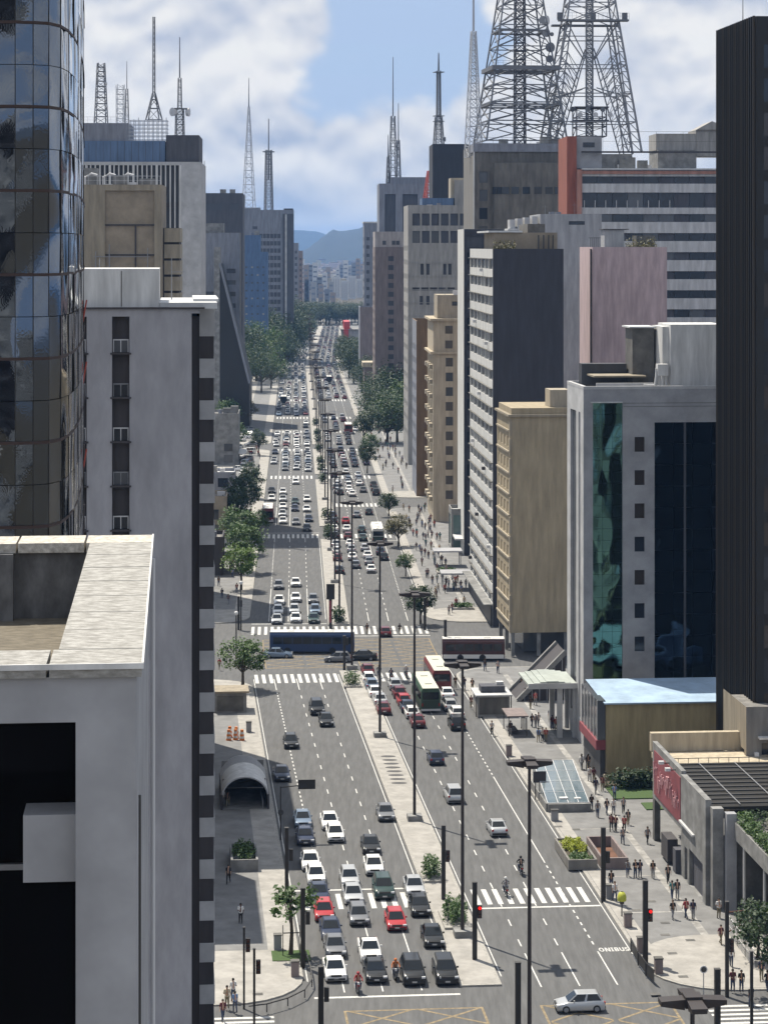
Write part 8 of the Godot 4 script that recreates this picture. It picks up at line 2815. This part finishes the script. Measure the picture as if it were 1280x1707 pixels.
func make_person(kind: String) -> Dictionary:
	var j := pose(kind)
	var st := S()
	st.set_smooth_group(0)
	var skinny := [[j.neck + Vector3(0, -0.05, 0.01), j.head + Vector3(0, -0.04, 0), 0.056, 0.052], [j.chest, j.neck, 0.12, 0.07], [j.hip, j.chest, 0.12, 0.125]]
	var shirt := [[j.hip + Vector3(-0.055, 0.06, 0), j.chest + Vector3(-0.06, 0.02, 0), 0.105, 0.112], [j.hip + Vector3(0.055, 0.06, 0), j.chest + Vector3(0.06, 0.02, 0), 0.105, 0.112], [j.shl, j.shr, 0.068, 0.068], [j.hip + Vector3(-0.06, 0.0, 0), j.hip + Vector3(0.06, 0.0, 0), 0.118, 0.118]]
	var trousers := [[j.hip + Vector3(-0.06, 0, 0), j.hip + Vector3(0.06, 0, 0), 0.112, 0.112]]
	var shoes := []
	for k in ["l", "r"]:
		skinny.append([j["sh" + k], j["el" + k], 0.048, 0.038])
		skinny.append([j["el" + k], j["wr" + k], 0.037, 0.026])
		skinny.append([j["hp" + k], j["kn" + k], 0.078, 0.052])
		skinny.append([j["kn" + k], j["an" + k], 0.052, 0.036])
		shirt.append([j["sh" + k], j["sh" + k].lerp(j["el" + k], 0.75 if kind != "ride" else 1.0), 0.066, 0.058])
		if kind == "ride": shirt.append([j["el" + k], j["wr" + k], 0.05, 0.042])
		trousers.append([j["hp" + k], j["kn" + k], 0.094, 0.07])
		trousers.append([j["kn" + k], j["an" + k] + Vector3(0, 0.02, 0), 0.068, 0.055])
		shoes.append([j["an" + k] + Vector3(0, -0.035, 0.05), j["an" + k] + Vector3(0, -0.05, -0.14), 0.045, 0.036])
	skin(skinny, 0.018, 0.03, st)
	var m := done(st)
	var all := SurfaceTool.new()
	all.begin(Mesh.PRIMITIVE_TRIANGLES)
	all.append_from(m, 0, Transform3D())
	all.append_from(head_st, 0, Transform3D(Basis(), j.head))
	for k in ["l", "r"]:
		var dir: Vector3 = (j["wr" + k] - j["el" + k]).normalized()
		var y := -dir
		var x := (Vector3.RIGHT - y * y.x).normalized()
		var b := Basis(x, y, x.cross(y))
		if k == "l": b = Basis(-x, y, x.cross(y))
		all.append_from(hand_st, 0, Transform3D(b, j["wr" + k]))
	var o := {"body": all.commit()}
	for g in [["shirt", shirt], ["trousers", trousers], ["shoes", shoes]]:
		var s2 := S()
		s2.set_smooth_group(0)
		skin(g[1], 0.02, 0.035, s2)
		o[g[0]] = done(s2)
	var hs := S()
	hs.set_smooth_group(0)
	var h: Vector3 = j.head
	if kind == "ride": skin([[h + Vector3(0, 0.03, 0.01), h + Vector3(0, 0.02, -0.03), 0.135, 0.13]], 0.02, 0.02, hs)
	else: skin([[h + Vector3(0, 0.055, 0.02), h + Vector3(0, 0.06, -0.02), 0.098, 0.088], [h + Vector3(0, 0.02, 0.05), h + Vector3(0, -0.05, 0.055), 0.075, 0.05]], 0.016, 0.02, hs)
	o.hair = done(hs)
	return o

var people_proto := {}

func person(at: Vector3, turn: float, kind: String, shirt: String, trousers: String, label: String, group: String, tall := 1.0) -> void:
	var m: Dictionary = people_proto[kind]
	var t := thing("person", label, "person", at, turn, group)
	t.scale = Vector3.ONE * tall
	part(t, "body", m.body, M[["skin_light", "skin_mid", "skin_dark"][rng.randi() % 3]])
	part(t, "shirt", m.shirt, M[shirt])
	part(t, "trousers", m.trousers, M[trousers])
	part(t, "shoes", m.shoes, M.shirt_black)
	part(t, "hair" if kind != "ride" else "helmet", m.hair, M["hair_dark" if rng.randf() < 0.8 else "hair_brown"] if kind != "ride" else M["shirt_white" if shirt == "shirt_grey" else shirt if shirt != "shirt_navy" else "shirt_black"])

func build_people() -> void:
	rng.seed = 77
	for g in [["skin_light", Vector3(0.46, 0.29, 0.21)], ["skin_mid", Vector3(0.30, 0.17, 0.11)], ["skin_dark", Vector3(0.11, 0.06, 0.04)], ["hair_dark", Vector3(0.012, 0.01, 0.009)], ["hair_brown", Vector3(0.06, 0.035, 0.02)], ["shirt_white", Vector3(0.62, 0.62, 0.61)], ["shirt_black", Vector3(0.015, 0.015, 0.017)], ["shirt_grey", Vector3(0.22, 0.22, 0.23)], ["shirt_red", Vector3(0.28, 0.03, 0.035)], ["shirt_maroon", Vector3(0.10, 0.02, 0.03)], ["shirt_navy", Vector3(0.02, 0.025, 0.06)], ["shirt_blue", Vector3(0.12, 0.2, 0.36)], ["shirt_teal", Vector3(0.05, 0.16, 0.16)], ["shirt_cream", Vector3(0.48, 0.42, 0.31)], ["shirt_orange", Vector3(0.42, 0.12, 0.03)], ["jeans", Vector3(0.04, 0.055, 0.10)], ["khaki", Vector3(0.20, 0.17, 0.11)]]:
		paint(g[0], g[1], 0.85)
	hand_st = make_hand()
	head_st = make_head()
	for k in ["walk", "stroll", "stand", "ride"]: people_proto[k] = make_person(k)
	for r in riders:
		person(r[0], r[1], "ride", r[2], "jeans", r[3], "motorcyclists")
	var tops := ["shirt_white", "shirt_black", "shirt_grey", "shirt_red", "shirt_maroon", "shirt_navy", "shirt_blue", "shirt_teal", "shirt_cream", "shirt_black", "shirt_navy"]
	var legs := ["jeans", "shirt_black", "jeans", "khaki", "shirt_grey"]
	var say := {"shirt_white": "white", "shirt_black": "black", "shirt_grey": "grey", "shirt_red": "red", "shirt_maroon": "maroon", "shirt_navy": "navy", "shirt_blue": "blue", "shirt_teal": "teal", "shirt_cream": "cream", "shirt_orange": "orange"}
	# [x, z, pose, facing (1 toward the camera), top, where]
	var near := [[Vector3(25.639, 0, -207.99), "walk", 1, "shirt_black", "walking alone beside the pale paving strip"], [Vector3(26.834, 0, -208.19), "walk", 0, "shirt_red", "walking away as half of a pair near the gallery"], [Vector3(27.44, 0, -207.99), "stroll", 0, "shirt_navy", "walking away beside a person in red near the gallery"], [Vector3(28.835, 0, -200.498), "walk", 1, "shirt_maroon", "walking past the gallery garden steps"], [Vector3(28.808, 0, -194.335), "stroll", 1, "shirt_white", "on the cream corner paving by the tall post"], [Vector3(26.382, 0, -214.499), "walk", 0, "shirt_teal", "walking away as half of a pair on the pale strip"], [Vector3(26.856, 0, -214.499), "stroll", 0, "shirt_black", "walking away beside a person in teal"], [Vector3(26.665, 0, -219.932), "walk", 1, "shirt_black", "walking on the pale strip below the mural wall"], [Vector3(25.419, 0, -221.427), "stroll", 1, "shirt_black", "walking past the brown sunken stair"], [Vector3(23.77, 0, -221.653), "stand", 1, "shirt_black", "standing by the end of the sunken stair wall"], [Vector3(24.236, 0, -221.804), "stand", 0, "shirt_navy", "standing behind the sunken stair wall with a friend"], [Vector3(23.087, 0, -221.956), "walk", 1, "shirt_grey", "walking along the sunken stair wall"], [Vector3(21.122, 0, -217.726), "stand", 0, "shirt_black", "waiting beside the black post by the planter"], [Vector3(21.056, 0, -213.794), "stroll", 1, "shirt_white", "standing beside the yellow telephone hood"], [Vector3(26.342, 0, -234.167), "walk", 1, "shirt_grey", "walking in front of the poster case"], [Vector3(23.86, 0, -234.167), "stroll", 0, "shirt_grey", "walking at the head of the sunken stair"], [Vector3(23.218, 0, -239.33), "walk", 1, "shirt_maroon", "walking as one of two in dark red"], [Vector3(23.659, 0, -239.33), "stroll", 1, "shirt_maroon", "walking beside another person in dark red"], [Vector3(24.514, 0, -239.067), "walk", 0, "shirt_red", "walking away below the glass station entrance"], [Vector3(25.188, 0, -241.729), "walk", 0, "shirt_black", "walking away near the lawn corner"], [Vector3(27.973, 0, -187.888), "stand", 1, "shirt_maroon", "waiting at the corner crossing near the short post"], [Vector3(28.649, 0, -187.779), "stand", 1, "shirt_black", "waiting at the corner crossing beside another person"], [Vector3(28.903, 0, -184.429), "stroll", 0, "shirt_black", "stepping onto the corner crossing by the slim post"], [Vector3(30.719, 0, -190.638), "walk", 0, "shirt_navy", "walking below the gallery garden tree"], [Vector3(30.743, 0, -187.888), "walk", 0, "shirt_black", "walking at the edge of the gallery garden"], [Vector3(29.768, 0, -208.323), "stand", 1, "shirt_white", "standing in the doorway under the gallery terrace"]]
	near += [[Vector3(23.424, 0, -246.275), "walk", 1, "shirt_black", "walking beside the glass station entrance"], [Vector3(24.154, 0, -246.478), "stroll", 1, "shirt_white", "walking on the pale strip beside the lawn"], [Vector3(25.232, 0, -246.884), "walk", 1, "shirt_grey", "walking by the lawn of the ochre hall"], [Vector3(22.347, 0, -245.066), "stroll", 0, "shirt_grey", "standing at the low wall of the glass station entrance"], [Vector3(21.996, 0, -248.317), "stand", 0, "shirt_black", "standing by the glass station entrance"], [Vector3(23.095, 0, -255.52), "walk", 1, "shirt_navy", "walking past the upper end of the station glass"], [Vector3(23.934, 0, -256.834), "walk", 0, "shirt_maroon", "walking away beside the red shop fascia"], [Vector3(24.441, 0, -258.385), "stroll", 0, "shirt_cream", "walking away from the lawn toward the shops"], [Vector3(23.369, 0, -260.86), "stand", 1, "shirt_maroon", "in the small crowd below the red shop fascia"], [Vector3(22.958, 0, -261.544), "stroll", 1, "shirt_white", "in the small crowd beside the dark shop"], [Vector3(22.58, 0, -267.62), "walk", 0, "shirt_white", "walking away under the office canopy shade"], [Vector3(23.31, 0, -267.381), "walk", 0, "shirt_black", "walking away beside the dark shop front"], [Vector3(24.888, 0, -252.93), "stand", 0, "shirt_blue", "standing at the lawn edge"]]
	near += [[Vector3(13.174, 0, -286.239), "stand", 1, "shirt_white", "standing on the yellow kerb paving by the bus stop"], [Vector3(15.45, 0, -286.239), "stand", 1, "shirt_black", "standing beside the red-roofed bus shelter"], [Vector3(11.262, 0, -302.913), "walk", 0, "shirt_maroon", "walking along the kerb past the news kiosk"], [Vector3(9.645, 0, -316.751), "stand", 1, "shirt_black", "waiting for the red bus at the kerb"], [Vector3(11.859, 0, -314.622), "stand", 1, "shirt_black", "standing at the corner of the news kiosk"], [Vector3(10.826, 0, -315.683), "stand", 0, "shirt_navy", "standing under the yellow bus stop flag"], [Vector3(14.197, 0, -329.577), "walk", 1, "shirt_black", "crossing in front of the white and red bus"], [Vector3(15.93, 0, -327.846), "stand", 1, "shirt_grey", "standing on the corner before the tan tower"], [Vector3(18.592, 0, -307.895), "walk", 1, "shirt_maroon", "walking by the curved canopy pillars"], [Vector3(18.901, 0, -302.423), "walk", 0, "shirt_black", "walking away beside the curved canopy"], [Vector3(19.7, 0, -304.886), "stroll", 1, "shirt_red", "walking under the curved canopy edge"], [Vector3(18.423, 0, -314.094), "stand", 1, "shirt_black", "standing at the kiosk counter"], [Vector3(18.383, 0, -291.135), "walk", 1, "shirt_black", "walking in the crowd below the canopy"], [Vector3(18.82, 0, -290.683), "stroll", 0, "shirt_grey", "walking away in the crowd below the canopy"], [Vector3(19.215, 0, -291.589), "walk", 1, "shirt_white", "walking in the crowd by the shelter"], [Vector3(19.124, 0, -282.779), "stand", 1, "shirt_white", "standing in white before the canopy pillars"], [Vector3(19.541, 0, -282.779), "stroll", 1, "shirt_red", "standing in red before the canopy pillars"], [Vector3(18.606, 0, -282.353), "walk", 0, "shirt_blue", "walking past the shelter bench"], [Vector3(20.805, 0, -289.783), "stand", 1, "shirt_maroon", "in the group of red tops by the canopy pillars"], [Vector3(21.204, 0, -288.889), "stand", 0, "shirt_red", "at the edge of the group by the canopy pillars"], [Vector3(21.607, 0, -289.335), "stroll", 1, "shirt_black", "beside the group by the canopy pillars"], [Vector3(20.849, 0, -294.34), "walk", 1, "shirt_navy", "coming out from under the curved canopy"], [Vector3(23.891, 0, -284.498), "stand", 1, "shirt_white", "standing in the office doorway"], [Vector3(22.543, 0, -267.429), "walk", 0, "shirt_white", "walking past the dark forecourt step"], [Vector3(23.229, 0, -267.429), "walk", 0, "shirt_black", "walking beside the forecourt step"]]
	near += [[Vector3(-14.584, 0, -219.686), "walk", 1, "shirt_black", "walking out of the shade by the dark planter"], [Vector3(-11.945, 0, -185.53), "stand", 0, "shirt_white", "waiting in white at the zebra crossing corner"], [Vector3(-12.306, 0, -183.71), "stand", 1, "shirt_cream", "in a long pale top at the zebra crossing corner"], [Vector3(-12.424, 0, -180.608), "walk", 1, "shirt_maroon", "stepping off the zebra crossing corner"], [Vector3(-11.624, 0, -182.812), "stroll", 0, "shirt_blue", "standing at the zebra crossing corner"], [Vector3(-12.651, 0, -206.794), "stand", 1, "shirt_white", "standing in the shade behind the slim signal post"]]
	near += [[Vector3(-2.593, 0, -361.111), "walk", 1, "shirt_black", "crossing the far stripes of the mid junction"], [Vector3(2.407, 0, -361.111), "walk", 0, "shirt_black", "crossing the far stripes near the maroon hatchback"], [Vector3(-23.22, 0, -330.508), "walk", 1, "shirt_red", "walking under the street tree by the grey kiosk"], [Vector3(-17.198, 0, -250.267), "stand", 1, "shirt_white", "standing beside the arched canopy stairs"], [Vector3(-16.649, 0, -249.733), "walk", 0, "shirt_black", "leaving the arched canopy stairs"]]
	for a in near:
		var turn := av_turn(-a[0].z) + (PI if a[2] == 1 else 0.0) + rng.randf_range(-0.35, 0.35)
		var p: Vector3 = a[0]
		var on_road: bool = a[4].begins_with("crossing the far") or a[4].begins_with("stepping onto")
		person(p + Vector3(0, 0.0 if on_road else 0.138, 0), turn, a[1], a[3], legs[rng.randi() % legs.size()], "person in a %s top %s" % [say[a[3]], a[4]], "people on the pavements", rng.randf_range(0.95, 1.05))
	# smaller figures on the pavements further down
	for s in [[1.0, 378.0, 532.0, 76], [1.0, 562.0, 780.0, 46], [-1.0, 378.0, 470.0, 12], [-1.0, 510.0, 690.0, 46]]:
		for k in s[3]:
			var d := rng.randf_range(s[1], s[2])
			var p := av(d, s[0] * rng.randf_range(16.5, 23.0 if s[0] > 0 else 20.5), 0.138)
			var top: String = tops[rng.randi() % tops.size()]
			person(p, av_turn(d) + (PI if rng.randf() < 0.5 else 0.0) + rng.randf_range(-0.5, 0.5), ["walk", "stroll", "stand"][rng.randi() % 3], top, legs[rng.randi() % legs.size()], ("small figure in a %s top on the pavement past the tan tower" if s[0] > 0 else "small figure in a %s top on the pavement by the far street trees") % say[top], "small figures on the further pavements", rng.randf_range(0.93, 1.06))
